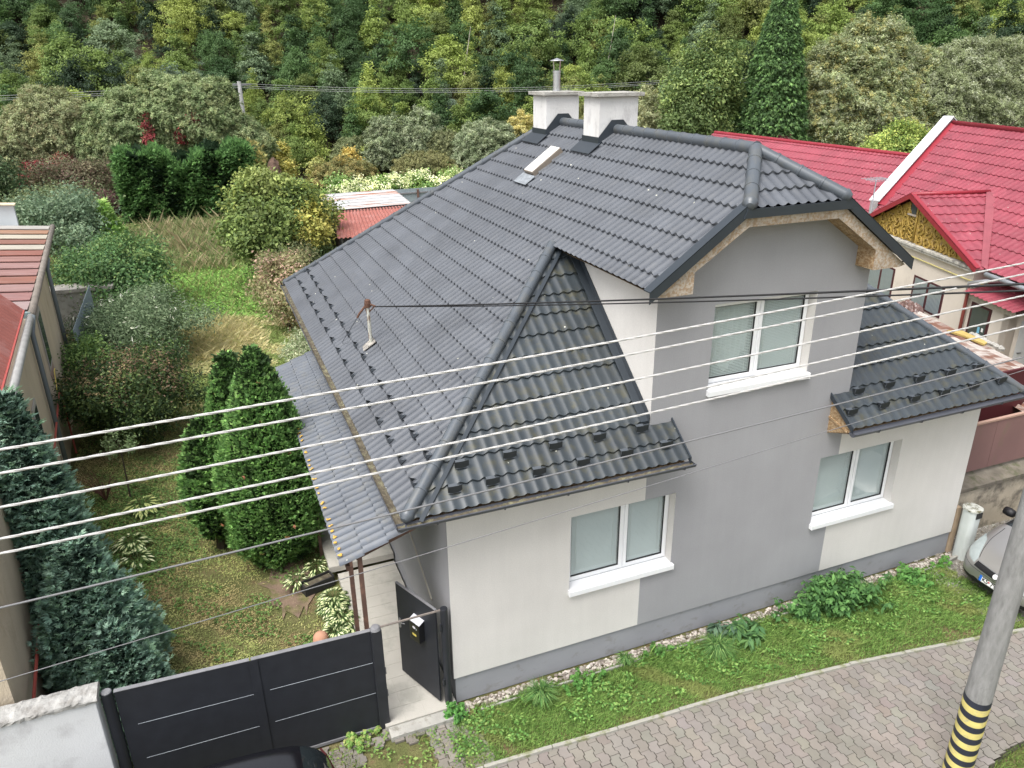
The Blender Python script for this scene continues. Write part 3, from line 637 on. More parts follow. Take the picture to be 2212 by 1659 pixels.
def pavers(name,keep,x0,x1,y0,y1,z=.035,w=.150,l=.205,clampf=None):
    """wavy interlocking blocks, long sides along the walking direction"""
    Q=[];C=[];wave=[(0,0),(.12,.012),(.25,.012),(.38,-.012),(.62,-.012),(.75,.012),(.88,.012),(1,0)]
    wave=[(0,-.015),(.20,-.015),(.30,.015),(.70,.015),(.80,-.015),(1,-.015)]
    ang=R(0);nx_=int((x1-x0)/w);ny_=int((y1-y0)/l)
    for i in range(nx_):
        st=(i%2)*.5
        for j in range(-1,ny_+1):
            cx=x0+i*w;cy=y0+(j+st)*l
            if not keep(cx+w/2,cy+l/2):continue
            if clampf: cy0,cy1=clampf(cx+w/2)
            g=.0035;zz=z+random.gauss(0,.0016);tx=random.gauss(0,.006);ty=random.gauss(0,.006)
            L_=[];Rr=[]
            for t,a in wave:
                sgn=1 if st==0 else -1
                yy=cy+g+t*(l-2*g);L_.append((cx+a*sgn+.007,yy));Rr.append((cx+w+a*sgn-.007,yy))
            # one outline strip: quads between left and right wavy sides, plus sides
            n=len(L_)
            cl=(lambda v:min(max(v,cy0),cy1)) if clampf else (lambda v:v)
            top=lambda p:(p[0],cl(p[1]),zz+(p[0]-cx)*tx+(p[1]-cy)*ty)
            col=palcol([(130,125,118),(128,123,116),(133,127,120),(127,121,114)],1,.03)[0]
            for k in range(n-1):
                Q+= [top(L_[k]),top(Rr[k]),top(Rr[k+1]),top(L_[k+1])];C.append(col)
                for P0,P1 in ((L_[k],L_[k+1]),(Rr[k+1],Rr[k])):
                    a=top(P0);b=top(P1);Q+=[a,b,(b[0],b[1],z-.03),(a[0],a[1],z-.03)];C.append(col)
            for P0,P1 in ((Rr[0],L_[0]),(L_[-1],Rr[-1])):
                a=top(P0);b=top(P1);Q+=[a,b,(b[0],b[1],z-.03),(a[0],a[1],z-.03)];C.append(col)
    return structure(quads_mesh(name,np.array(Q),np.array(C),m_paver))
pavers('pavement',lambda x,y:road_lo(x)-.12<y<kerb_y(x)+.115,-1.2,13.5,-8.2,-1.0,clampf=lambda x:(road_lo(x),kerb_y(x)-.012))
jb=MB();N_=60
jv=[]
for i in range(N_+1):
    x=-6+20*i/N_;jv+=[(x,road_lo(x)-.05,.014),(x,kerb_y(x),.014)]
jb.add(jv,[(2*i,2*i+2,2*i+3,2*i+1) for i in range(N_)])
structure(part('pavement_bed',jb,mat('joint_moss_and_sand',(.040,.038,.024),.95,.3,6,bump=.5,col2=(.065,.06,.035),c2scale=4)))
random.seed(3)
pavers('driveway_apron',lambda x,y:(y>-1.25 and y<-.12 and -4.6<x<.15) and (math.sin(x*3.1+y*2)+math.sin(x*1.3-y*4))<.6,-4.6,.2,-1.6,-.1,z=.022)
kb=MB();x=-1.0
while x<13:
    l=1.0;a=(x,kerb_y(x));b=(x+l-.012,kerb_y(x+l-.012));kb.bar((a[0],a[1]-.01+random.uniform(-.008,.008),.03),(b[0],b[1]-.01+random.uniform(-.008,.008),.03+random.uniform(-.006,.006)),.055,.10);x+=l
structure(part('kerb',kb,mat('kerb_concrete',(.33,.32,.28),.9,.15,5,bump=.4,bscale=40,col2=(.18,.19,.10),c2scale=5),bevel=.006))
sb=MB();sb.box((-1.05,-.32,-.02),(.0,-.125,.085));structure(part('threshold_step',sb,m_conc,bevel=.01))
# gravel: driveway at right and the stone strip along the plinth
def stones(name,pts,size,pal,label,cat='gravel',flat=.6):
    base=np.array([(1,0,0),(0,1,0),(-1,0,0),(0,-1,0),(0,0,1),(0,0,-1)],float)
    tri=[(0,1,4),(1,2,4),(2,3,4),(3,0,4)]
    Q=[];C=[]
    for p in pts:
        s=size*random.uniform(.6,1.5);a=random.random()*6.28;ca,sa=math.cos(a),math.sin(a)
        jit=rng.uniform(.65,1.25,(8,1))
        rg=[(1,0,.0),(.6,.8,.1),(-.2,1,0),(-.9,.5,.1),(-.9,-.5,0),(.1,-1,.1),(.8,-.6,0)]
        ring=[(np.array(q)*jit[i]) for i,q in enumerate(rg)]
        topr=[np.array((q[0]*.55,q[1]*.55,flat*random.uniform(.7,1.1))) for q in ring]
        def T(q): return (p[0]+s*(q[0]*ca-q[1]*sa),p[1]+s*(q[0]*sa+q[1]*ca)*.85,p[2]+s*q[2])
        col=palcol(pal,1,.12)[0];n=len(ring)
        for i in range(n):
            Q+=[T(ring[i]),T(ring[(i+1)%n]),T(topr[(i+1)%n]),T(topr[i])];C.append(col)
        Q+=[T(topr[0]),T(topr[1]),T(topr[2]),T(topr[3])];C.append(col);Q+=[T(topr[3]),T(topr[4]),T(topr[5]),T(topr[6])];C.append(col);Q+=[T(topr[0]),T(topr[3]),T(topr[6]),T(topr[6])];C.append(col)
    o=quads_mesh(name,np.array(Q),np.array(C),STONEM);o['kind']='stuff';tag(o,label,cat);return o
P=[(random.uniform(.1,10.0),-random.uniform(.03,.20),random.uniform(.0,.015)) for _ in range(1900)]
stones('white_stones',P,.026,[(176,168,158),(196,188,178),(150,142,132),(126,118,108)],'strip of pale crushed stones along the foot of the house wall')
P=[(random.uniform(9.0,14.5),random.uniform(-1.9,.45),random.uniform(-.005,.01)) for _ in range(7000)]
P=[p for p in P if p[1]>kerb_y(p[0])+.3+.6*max(0,1-(p[0]-9)/.8)]
stones('driveway_gravel',P,.02,[(150,148,140),(170,166,158),(128,122,112),(110,104,92)],'grey gravel of the neighbouring driveway around the silver car')
gd=MB();gd.quad((9.0,-1.9,.006),(16,-2.3,.006),(16,.5,.006),(10.05,.5,.006),(10.05,-.02,.006),(9.2,-.3,.006));structure(part('driveway',gd,mat('gravel_bed',(.20,.185,.16),.95,.3,6,bump=.8,bscale=45,col2=(.33,.31,.28),c2scale=30)))
kb=MB();kb.bar((9.6,-.28,.03),(10.6,-.12,.04),.05,.09);kb.bar((.3,-.27,.02),(9.4,-.28,.02),.03,.06);structure(part('edging',kb,MAT.get('x') or m_conc))

# ================= FENCE, GATES =================
m_gate=mat('anthracite_panel',(.020,.022,.028),.55,.15,6,spec=.35,bump=.1,bscale=80)
m_post=mat('anthracite_post',(.024,.026,.032),.45,.15,6)
m_dust=mat('dusty_grey_edge',(.19,.19,.20),.7,.2,8)
m_bright=mat('aluminium_strip',(.34,.37,.40),.35,.1)
gate=thing('sliding_gate','wide black panel gate between the white wall and the paved path','gate',(-2.7,0,0))
for i,(x0,x1) in enumerate(((-4.29,-2.72),(-2.70,-1.15))):
    zl=1.86 if i==0 else 1.80;zr_=1.80 if i==0 else 1.76
    b=MB();b.prism([(x0,-.02,.07),(x1,-.02,.07),(x1,-.02,zr_),(x0,-.02,zl)],(0,.045,0))
    pn=part('gate_panel',b,m_gate,gate,bevel=.003)
    b=MB();b.prism([(x0,-.027,zl),(x1,-.027,zr_),(x1,.032,zr_),(x0,.032,zl)],(0,0,.008));part('top_rail',b,m_dust,pn)
    for f in (.36,.68):
        b=MB();z0_=.07+(zl-.07)*f;z1_=.07+(zr_-.07)*f;b.bar((x0+.17,-.023,z0_),(x1-.01,-.023,z1_),.004,.005);part('trim_strip',b,m_bright,pn)
b=MB();b.box((-2.735,-.032,.05),(-2.62,-.023,1.80));part('overlap_strip',b,m_gate,gate)
part('bottom_rail',MB().box((-4.3,-.035,.02),(-1.15,.03,.065)),m_dust,gate)
post1=part('gate_post',MB().lathe([(.068,0),(.068,1.88),(.062,1.885)],(-4.37,.0,0),20),m_post,gate,smooth=False)
part('post_cap',MB().lathe([(.06,1.885),(.05,1.895)],(-4.37,.0,0),20),m_dust,post1)
ps=part('gate_post',MB().box((-1.15,-.06,0),(-1.0,.06,1.76)),m_post,gate,bevel=.008)
part('post_cap',MB().lathe([(.075,1.76),(.06,1.80),(.045,1.81)],(-1.075,0,0),16),m_dust,ps)
for z in (.55,.95): part('bracket',MB().box((-.995,-.01,z),(-.98,.02,z+.1)),m_dust,ps)
wg=thing('garden_gate','open black metal gate leaf with a letterbox, hinged beside the house corner','gate',(-.12,0,0))
h0=Vector((-.20,.02,0));h1=Vector((-.56,.86,0));dd=(h1-h0).normalized();nn_=Vector((dd.y,-dd.x,0))
if nn_.y>0:nn_=-nn_
b=MB();b.prism([h0+Vector((0,0,.14)),h1+Vector((0,0,.14)),h1+Vector((0,0,1.80)),h0+Vector((0,0,1.80))],nn_*.03)
lf=part('gate_leaf',b,m_gate,wg,bevel=.003)
b=MB();q=h0-nn_*.004;q2=h1-nn_*.004;b.prism([q+Vector((0,0,1.80)),q2+Vector((0,0,1.80)),q2+nn_*.038+Vector((0,0,1.80)),q+nn_*.038+Vector((0,0,1.80))],(0,0,.01));part('top_edge',b,m_dust,lf)
b=MB();e=h1-dd*.05+nn_*.035;b.box((e.x-.012,e.y-.02,1.02),(e.x+.012,e.y+.012,1.18));b.tube([(e.x,e.y-.02,1.13),(e.x+.01,e.y-.07,1.13),(e.x+.07,e.y-.11,1.13)],.009,6);part('handle',b,mat('worn_metal',(.32,.32,.32),.4,.1,metal=.6),lf)
part('hinge_post',MB().lathe([(.055,0),(.055,1.80),(.05,1.81)],(-.10,-.0,0),16),m_post,wg)
part('top_bar',MB().bar((-1.05,0,1.775),(-.1,0,1.79),.02,.022),mat('rusty_bar',(.22,.19,.17),.8,.3,12),wg)
for z in (.45,1.45): part('hinge',MB().lathe([(.018,z),(.018,z+.12)],(-.165,-.03,0),8),m_post,wg)
# letterbox on the leaf
lb=thing('letterbox','black letterbox with an open flap and a yellow name strip, hung on the gate leaf','letterbox',(-.33,.42,1.1))
c=h0+dd*.38+nn_*.031;a1=c-dd*.11;a2=c+dd*.11
b=MB();b.prism([a1+Vector((0,0,1.10)),a2+Vector((0,0,1.10)),a2+Vector((0,0,1.42)),a1+Vector((0,0,1.42))],nn_*.10);bx=part('box',b,mat('letterbox_black',(.012,.012,.014),.3,.05,spec=.6),lb,bevel=.006)
b=MB();b.prism([a1-dd*.01+nn_*.10+Vector((0,0,1.425)),a2+dd*.01+nn_*.10+Vector((0,0,1.425)),a2+dd*.01-nn_*.0+Vector((0,0,1.47)),a1-dd*.01+Vector((0,0,1.47))],(0,0,.006));part('flap',b,mat('pale_flap',(.55,.56,.60),.5,.05),lb)
f=c+nn_*.102
def onface(u,z,r,n=12,sq=1.0): return [f+dd*(u+r*math.cos(t))+Vector((0,0,z+r*sq*math.sin(t))) for t in [2*math.pi*k/n for k in range(n)]]
part('emblem',MB().prism(onface(0,1.345,.035,16,.6),nn_*.003),mat('pale_oval',(.6,.6,.62),.5,.02),lb)
part('lock',MB().prism(onface(-.055,1.335,.011,10),nn_*.004),m_bright,lb)
part('name_strip',MB().prism([f-dd*.045+Vector((0,0,1.20)),f+dd*.045+Vector((0,0,1.20)),f+dd*.045+Vector((0,0,1.232)),f-dd*.045+Vector((0,0,1.232))],nn_*.003),mat('yellow_strip',(.62,.52,.12),.5,.03),lb)
# white street wall at the left
wl=thing('boundary_wall','white rendered street wall with a rough grey concrete top at the left of the gate','wall',(-7,0,0))
m_wwall=mat('white_render_wall',(.62,.63,.64),.9,.06,1.3,bump=.25,bscale=60,col2=(.48,.48,.49),c2scale=1.6,c2lo=.55,c2hi=.7)
part('wall_body',MB().prism([(-12,-.14,0),(-4.52,-.14,0),(-4.47,-.14,.4),(-4.47,-.14,1.92),(-12,-.14,1.92)],(0,.24,0)),m_wwall,wl,bevel=.01)
cp=bmesh.new();nX=150;vv=[]
for i in range(nX+1):
    x=-12+(7.56)*i/nX
    row=[];
    for (y,z) in ((-.165,1.90),(-.17,1.935),(-.16,1.955),(-.08,1.985),(0.02,2.0),(.1,1.985),(.12,1.95),(.12,1.90)):
        row.append(cp.verts.new((x+random.gauss(0,.004),y+random.gauss(0,.006),z+random.gauss(0,.006))))
    vv.append(row)
for i in range(nX):
    for j in range(7): cp.faces.new((vv[i][j],vv[i+1][j],vv[i+1][j+1],vv[i][j+1]))
cp.faces.new(vv[-1])
part('coping',cp,mat('rough_white_concrete',(.34,.335,.32),.95,.2,7,bump=.9,bscale=22,col2=(.20,.19,.175),c2scale=6,c2lo=.48,c2hi=.68),wl)

# ================= CARS =================
def car(name,label,loc,heading,paint,plate=None,L=3.95,W=1.66,H=1.45,dark=False):
    """small hatchback built by lofting cross sections; nose towards local +x"""
    t=thing(name,label,'car',loc)
    t.rotation_euler=(0,0,heading)
    org=ORI[t.name]
    ORI[t.name]=Vector((0,0,0))     # children are given in the car's own space
    hw=W/2
    # stations: x, half width, sill z, belt z, top z (roof or bonnet), top half width
    st=[(-1.93,.60,.35,.62,.70,.50),(-1.90,.72,.24,.80,.95,.60),(-1.80,.79,.20,.88,1.18,.58),(-1.6,.82,.18,.92,1.36,.60),(-1.2,.83,.17,.93,1.43,.62),(-.5,.83,.17,.93,1.46,.63),(.05,.83,.17,.93,1.43,.61),(.35,.83,.17,.93,1.34,.60),(.75,.83,.17,.93,1.14,.64),(1.08,.825,.17,.91,.985,.70),(1.15,.82,.17,.89,.955,.70),(1.4,.80,.18,.83,.90,.66),(1.62,.80,.19,.74,.83,.62),(1.80,.76,.20,.66,.76,.58),(1.94,.69,.22,.56,.67,.52),(2.02,.58,.25,.48,.59,.44),(2.05,.42,.30,.43,.51,.30)]
    bm=bmesh.new();rows=[]
    for x,w_,zs,zb,zt,wt in st:
        half=[(0,zs-.02),(w_*.85,zs-.02),(w_*.97,zs+.06),(w_,(zs+zb)*.5),(w_*.995,zb-.07),(w_*.965,zb),(wt+(w_-wt)*.12,zb+(zt-zb)*.78),(wt*.9,zt-.01-(zt-zb)*.03),(wt*.55,zt+.008),(0,zt+.02)]
        ring=[bm.verts.new((x,-a,b)) for a,b in half]+[bm.verts.new((x,a,b)) for a,b in half[-2:0:-1]]
        rows.append(ring)
    n=len(rows[0]);faces={}
    for i in range(len(rows)-1):
        for k in range(n): faces[(i,k)]=bm.faces.new((rows[i][k],rows[i+1][k],rows[i+1][(k+1)%n],rows[i][(k+1)%n]))
    bm.faces.new(rows[0][::-1]);bm.faces.new(rows[-1])
    # glass faces: windscreen, side windows, rear window
    for (i,k),f in faces.items():
        kk=k if k<9 else n-1-k
        if 7<=i<=8 and kk in (6,7,8): f.material_index=1
        if 2<=i<=7 and kk==5: f.material_index=1
        if 1<=i<=2 and kk in (6,7,8): f.material_index=1
        if i>=12 and kk in (1,) : f.material_index=2
        if i<=15 and kk==0 : f.material_index=2
        f.smooth=True
    bmesh.ops.recalc_face_normals(bm,faces=bm.faces)
    body=part('body',bm,[paint,MAT['car_glass'],MAT['black_plastic']],t)
    sb_=body.modifiers.new('s','SUBSURF');sb_.levels=2;sb_.render_levels=2
    for sx_ in (-1.2,1.18):
        for sy in (-1,1):
            w_=MB().lathe([(.29,-.09),(.31,-.07),(.31,.07),(.29,.09),(.2,.09),(.19,.075),(.05,.07)],(sx_,sy*(hw-.09),.31),24,(0,sy,0));wo_=part('wheel',w_,MAT['tyre'],t)
            part('rim',MB().lathe([(.2,.078),(.185,.085),(.05,.082),(.02,.09)],(sx_,sy*(hw-.09),.31),12,(0,sy,0)),MAT['rim'],wo_)
    bpy.context.view_layer.update()
    from mathutils.bvhtree import BVHTree
    dg=bpy.context.evaluated_depsgraph_get();ev=body.evaluated_get(dg);mev=ev.to_mesh()
    bvh=BVHTree.FromPolygons([v.co.copy() for v in mev.vertices],[tuple(p.vertices) for p in mev.polygons]);ev.to_mesh_clear()
    CC=Vector((.7,0,.30))
    def onb(p,off=.004):
        p=Vector(p);c=Vector((CC.x,p.y*.5,CC.z));d=(p-c).normalized();h=bvh.ray_cast(c+d*4,-d)
        return (h[0]+d*off) if h[0] is not None else p
    def patch(A_,B_,n=10,m_=4,off=.004,th=0):
        """strip between polylines A_ and B_ laid on the body"""
        def at(P,t):
            f=t*(len(P)-1);i0=min(int(f),len(P)-2);return Vector(P[i0]).lerp(Vector(P[i0+1]),f-i0)
        mb=MB();vs=[onb(at(A_,i/n).lerp(at(B_,i/n),j_/m_),off) for i in range(n+1) for j_ in range(m_+1)]
        mb.add(vs,[(i*(m_+1)+j_,i*(m_+1)+j_+1,(i+1)*(m_+1)+j_+1,(i+1)*(m_+1)+j_) for i in range(n) for j_ in range(m_)]);return mb
    def line(P,n=16,r=.006):
        def at(t):
            f=t*(len(P)-1);i0=min(int(f),len(P)-2);return Vector(P[i0]).lerp(Vector(P[i0+1]),f-i0)
        mb=MB();mb.tube([onb(at(i/n),.003) for i in range(n+1)],r,6);return mb
    for sy in (-1,1):
        hl=patch([(1.93,sy*.43,.56),(1.82,sy*.58,.58),(1.66,sy*.72,.64),(1.42,sy*.80,.76)],[(1.90,sy*.42,.64),(1.72,sy*.50,.74),(1.52,sy*.60,.82),(1.38,sy*.76,.84)],12,5,.006)
        part('headlight',hl,MAT['lamp_glass'],t,smooth=True)
        mi=MB().lathe([(.03,-.10),(.075,-.085),(.085,0),(.07,.09),(.02,.10)],(.62,sy*(hw+.10),1.0),12,(0,1,0));part('mirror',mi,MAT['black_plastic'],t,smooth=True)
        tl=MB().prism([(-1.93,sy*.55,.72),(-1.86,sy*.72,.72),(-1.80,sy*.70,1.0),(-1.85,sy*.58,1.0)],(-.02,sy*.02,0));part('tail_lamp',tl,MAT['tail_red'],t)
        part('bonnet_seam',line([(1.88,sy*.42,.66),(1.5,sy*.58,.86),(1.16,sy*.64,1.0)],16,.004),MAT['black_plastic'],t)
    part('grille',patch([(2.0,-.42,.535),(2.02,0,.50),(2.0,.42,.535)],[(1.95,-.40,.625),(1.98,0,.60),(1.95,.40,.625)],14,4,.005),MAT['black_plastic'],t,smooth=True)
    part('grille_trim',line([(1.95,-.41,.63),(1.98,0,.605),(1.95,.41,.63)],16,.008),MAT['chrome'],t)
    bq=onb((1.98,0,.555),.012);part('badge',MB().lathe([(.05,0),(.042,.012)],bq,20,(1,0,.5)),MAT['badge'],t)
    part('lower_grille',patch([(1.80,-.66,.27),(2.0,-.3,.20),(2.0,.3,.20),(1.80,.66,.27)],[(1.80,-.68,.35),(2.0,-.3,.32),(2.0,.3,.32),(1.80,.68,.35)],18,3,.005),MAT['black_plastic'],t,smooth=True)
    part('bumper_seam',line([(1.55,-.78,.52),(1.93,-.45,.49),(2.0,0,.47),(1.93,.45,.49),(1.55,.78,.52)],24,.003),MAT['black_plastic'],t)
    if plate:
        px=onb((2.0,0,.40),0).x+.006
        pb=MB().prism([(px,-.26,.345),(px,.26,.345),(px-.02,.26,.455),(px-.02,-.26,.455)],(.008,0,0));pp=part('number_plate',pb,MAT['plate_white'],t)
        part('plate_frame',MB().prism([(px-.004,-.27,.335),(px-.004,.27,.335),(px-.026,.27,.465),(px-.026,-.27,.465)],(.006,0,0)),MAT['black_plastic'],pp)
        part('plate_band',MB().prism([(px+.0085,-.26,.346),(px+.0085,-.215,.346),(px-.011,-.215,.454),(px-.011,-.26,.454)],(.002,0,0)),MAT['plate_blue'],pp)
        part('plate_crest',MB().lathe([(.017,0),(.015,.002)],(px+.0005,-.075,.402),12,(1,0,.18)),MAT['plate_red'],pp)
        for txt,y0,sz in (('KS',-.205,.095),('797ED',-.045,.095)):
            cu=bpy.data.curves.new('txt','FONT');cu.body=txt;cu.size=sz*1.18;cu.extrude=.001;cu.offset=.0018;cu.space_character=.96
            to=bpy.data.objects.new('txt',cu);COL.objects.link(to);bpy.context.view_layer.update()
            me=bpy.data.meshes.new_from_object(to.evaluated_get(bpy.context.evaluated_depsgraph_get()));bpy.data.objects.remove(to);bpy.data.curves.remove(cu)
            xw=max(v.co.x for v in me.vertices)
            tw={'KS':.115,'797ED':.285}[txt];me.transform(Matrix.Scale(tw/xw,4,(1,0,0)))
            me.transform(Matrix(((0,0,1,0),(1,0,0,0),(0,1,0,0),(0,0,0,1))));me.transform(Matrix.Rotation(R(-10),4,'Y'))
            me.transform(Matrix.Translation((px+.0095-.001,y0,.361)));me.materials.append(MAT['plate_ink']);o=bpy.data.objects.new('plate_characters',me);ORI[o.name]=Vector((0,0,0));finish(o,pp)
    return t
mat_=lambda k,*a,**kw:MAT.__setitem__(k,mat(k,*a,**kw))
mat_('car_glass',(.015,.02,.022),.06,.02,spec=.9);mat_('black_plastic',(.012,.012,.014),.5,.1);mat_('tyre',(.015,.015,.015),.85,.1);mat_('rim',(.35,.35,.36),.35,.05,metal=.7)
mat_('lamp_glass',(.30,.34,.34),.12,.08,8,spec=.8);mat_('chrome',(.65,.65,.66),.2,.02,metal=1);mat_('badge',(.6,.6,.6),.3,.02);mat_('tail_red',(.06,.008,.008),.2,.02)
mat_('plate_white',(.75,.75,.73),.4,.02);mat_('plate_blue',(.02,.13,.50),.4,.02);mat_('plate_red',(.45,.03,.03),.5,.02);mat_('plate_ink',(.01,.01,.01),.6,.02)
m_silver=mat('silver_paint',(.43,.42,.405),.32,.03,1,metal=.75,spec=.6);m_blackp=mat('black_paint',(.006,.006,.008),.18,.02,spec=.8)
car('parked_car','silver hatchback parked on gravel beside the house, its nose towards the white meter post',(11.42,-1.40,0),math.pi,m_silver,plate=True)
car('parked_car','black hatchback on the street before the black gate, only its roof end in view',(-3.86,-1.66,-.05),math.pi,m_blackp)

# ================= POLES AND WIRES =================
m_pole=mat('spun_concrete',(.25,.25,.245),.85,.18,6,bump=.5,bscale=35,col2=(.175,.175,.17),c2scale=5,c2lo=.45,c2hi=.75,stretch=(3,3,.8))
pole=thing('utility_pole','thick grey concrete pole with yellow and black bands at its foot beside the pavement','utility pole',(5.82,-3.74,0))
pr=lambda z:.168-.0078*z
part('pole_shaft',MB().lathe([(pr(z),z) for z in np.linspace(-.2,9.4,30)],(5.82,-3.74,0),40),m_pole,pole,smooth=True)
bands=MB();yb=MB();z=.06
bm_y=mat('yellow_paint',(.58,.50,.17),.7,.15,9,col2=(.42,.38,.20),c2scale=14,c2lo=.52,c2hi=.68);bm_k=mat('black_paint_band',(.022,.026,.040),.6,.2,9,col2=(.07,.075,.08),c2scale=22,c2lo=.6,c2hi=.75)
def ellband(mb,z0,z1,tl=.0):
    seg=48;vs=[]
    for zz in (z0,z1):
        for k in range(seg):
            t=2*math.pi*k/seg;vs.append((5.82+(pr(zz)+.003)*math.cos(t),-3.74+(pr(zz)+.003)*math.sin(t),zz+tl*math.sin(t+.6)))
    mb.add(vs,[(k,(k+1)%seg,seg+(k+1)%seg,seg+k) for k in range(seg)])
k=0
while z<1.40:
    ellband(yb if k%2==0 else bands,z,z+.0958,.03);z+=.0958;k+=1
part('yellow_band',yb,bm_y,pole,smooth=True);part('black_band',bands,bm_k,pole,smooth=True)
m_wire=mat('bright_cable',(.48,.47,.455),.45,.08,30,spec=.4);m_wireg=mat('grey_cable',(.16,.16,.165),.6,.1);m_wirek=mat('black_cable',(.015,.015,.016),.5,.1)
def wire(name,label,p,q,rad,m,sag=.12,twist=False,ext=(6,10),group=None,n=60):
    p=Vector(p);q=Vector(q);d=(q-p);L=d.length;u=d/L
    a=p-u*ext[0];b=q+u*ext[1];mb=MB()
    LL=(b-a).length
    def pt(s): 
        c=a.lerp(b,s);tt=((c-p).length/L) if (c-p).dot(u)>0 else -((c-p).length/L)
        return c+Vector((0,0,sag*4*tt*(tt-1)*.25))
    if twist:
        side=Vector((u.y,-u.x,0)).normalized();upv=u.cross(side);n=int(LL/.035)
        for ph in (0,2*math.pi/3,4*math.pi/3):
            mb.tube([pt(i/n)+(side*math.cos(ph+i*.62)+upv*math.sin(ph+i*.62))*rad*.52 for i in range(n+1)],rad*.56,6,False)
    else: mb.tube([pt(i/n) for i in range(n+1)],rad,8,False)
    return tag(part(name,mb,m,smooth=True),label,'cable',group)
G='pale twisted power cables across the view'
ends=[((-3.71,-3.7,6.81),(4.71,-3.7,7.07)),((-3.74,-3.7,6.66),(4.76,-3.7,6.96)),((-3.79,-3.7,6.44),(4.83,-3.7,6.74)),((-3.84,-3.7,6.23),(4.90,-3.7,6.54)),((-3.87,-3.7,6.13),(4.94,-3.7,6.41))]
BK1=(4.12,-4.2,7.06);BK2=(4.12,-4.2,7.0);W6=((-4.34,-2.5,4.98),(6.92,-2.5,5.38));W7=((-4.67,-2,3.92),(7.77,-2,4.89))
names=['topmost pale twisted cable across the house front','second pale twisted cable from the top','middle one of the five pale cables','fourth pale cable from the top, close above the lowest','lowest of the five pale power cables']
#ENDS
for (a,b),l in zip(ends,names): wire('power_cable',l,a,b,.0088,m_wire,twist=True,group=G)
wire('power_cable','thin grey cable below the five pale ones, over the front tile roof',W6[0],W6[1],.009,m_wireg,sag=.1)
wire('power_cable','thinnest dark wire, lowest across the cream wall of the house',W7[0],W7[1],.0045,m_wireg,sag=.1)
wire('service_cable','black cable from the rusty mast on the roof towards the street pole, the upper one',(.17,4.46,4.95),BK1,.0115,m_wirek,sag=.12,ext=(0,.4))
wire('service_cable','second black cable running just under the first from the roof mast',(.17,4.46,4.95),BK2,.009,m_wirek,sag=.16,ext=(0,.4))
# far poles and lines before the wood
def far_pole(x,y,z,label):
    t=thing('utility_pole',label,'utility pole',(x,y,0));part('pole_shaft',MB().lathe([(.22,0),(.15,z)],(x,y,0),10),m_pole,t,smooth=True)
    part('crossarm',MB().bar((x-.9,y,z-.25),(x+.9,y,z-.25),.1,.1),m_dust,t)
far_pole(1.9,60,7.9,'slim grey concrete pole far off behind the big willow, before the wooded hill');far_pole(41.8,56,7.75,'slim grey concrete pole far off between the house chimneys and the tall spruce')
for i,dz in enumerate((0,-.18,-.32)):
    lab=['upper','middle','lower'][i]+' line of the far power line before the wooded hill'
    mb=MB()
    for a,b in (((-60,63,7.6),(1.9,60,7.75)),((1.9,60,7.75),(41.8,56,7.6)),((41.8,56,7.6),(95,40,8))):
        a=Vector(a)+Vector((0,.3*i,dz));b=Vector(b)+Vector((0,.3*i,dz));mb.tube([a.lerp(b,k/16)+Vector((0,0,-1.1*4*(k/16)*(1-k/16)*.6)) for k in range(17)],.014,5,False)
    tag(part('power_line',mb,mat('far_line',(.30,.31,.30),.6,.05) if 'fl' not in MAT else MAT['fl']),lab,'cable','lines of the far power line')

# ================= RIGHT NEIGHBOUR =================
h=R(17.2);DH=Vector((math.sin(h),math.cos(h),0));PE=Vector((math.cos(h),-math.sin(h),0))   # along the wall (away), into the house
A0=Vector((18.58,7.08,0))
def NP(a,b,z): return A0+DH*a+PE*b+Vector((0,0,z))
m_cream=mat('cream_render_old',(.64,.575,.50),.9,.08,1.2,bump=.2,bscale=60,col2=(.55,.49,.42),c2scale=1.4,c2lo=.55,c2hi=.75)
def redmat():
    m=tilemat('red_tile_metal',(.25,.045,.064),(.30,.095,.11),.4,.5);return m
m_red=redmat();m_redt=mat('red_trim_metal',(.26,.025,.038),.4,.08)
neigh=thing('neighbour_house','cream bungalow with red metal tile roofs and a carved yellow gable on the right','house',tuple(NP(0,0,0)))
b=MB();b.prism([NP(0,0,0),NP(7.2,0,0),NP(7.2,0,3.15),NP(0,0,3.15)],PE*.35);
b.prism([NP(0,.35,0),NP(0,5,0),NP(0,5,3.2),NP(0,.35,3.2)],DH*.3)
b.prism([NP(0,1.75,0),NP(-9,1.75,0),NP(-9,1.75,3.0),NP(0,1.75,3.0)],PE*.3)
part('wall',b,m_cream,neigh)
# extension with a door, under its own small red roof
b=MB();b.prism([NP(-.05,-.02,0),NP(-1.85,-.02,0),NP(-1.85,-.02,2.3),NP(-.05,-.02,2.3)],PE*.25);b.prism([NP(-1.85,-.02,0),NP(-1.85,2.8,0),NP(-1.85,2.8,2.3),NP(-1.85,-.02,2.3)],DH*.25);part('porch_wall',b,m_cream,neigh)
b=MB();b.prism([NP(-.02,-.10,2.28),NP(-1.98,-.10,2.28),NP(-1.98,-.10,2.42),NP(-.02,-.10,2.42)],PE*.12);part('eaves_board',b,mat('weathered_board',(.50,.46,.38),.9,.2,8),neigh)
tile_plane([[NP(-2.25,-.28,2.44),NP(-.05,-.28,2.44),NP(-.05,1.7,3.0),NP(-2.25,1.7,3.0)]],NP(-2.15,-.28,2.44),DH,PE+Vector((0,0,.283)),neigh,m_red,wave=.2,row=.8,name='porch_roof')
b=MB();b.bar(NP(-1.873,.55,.0),NP(-1.873,.55,2.2),.01,.01)
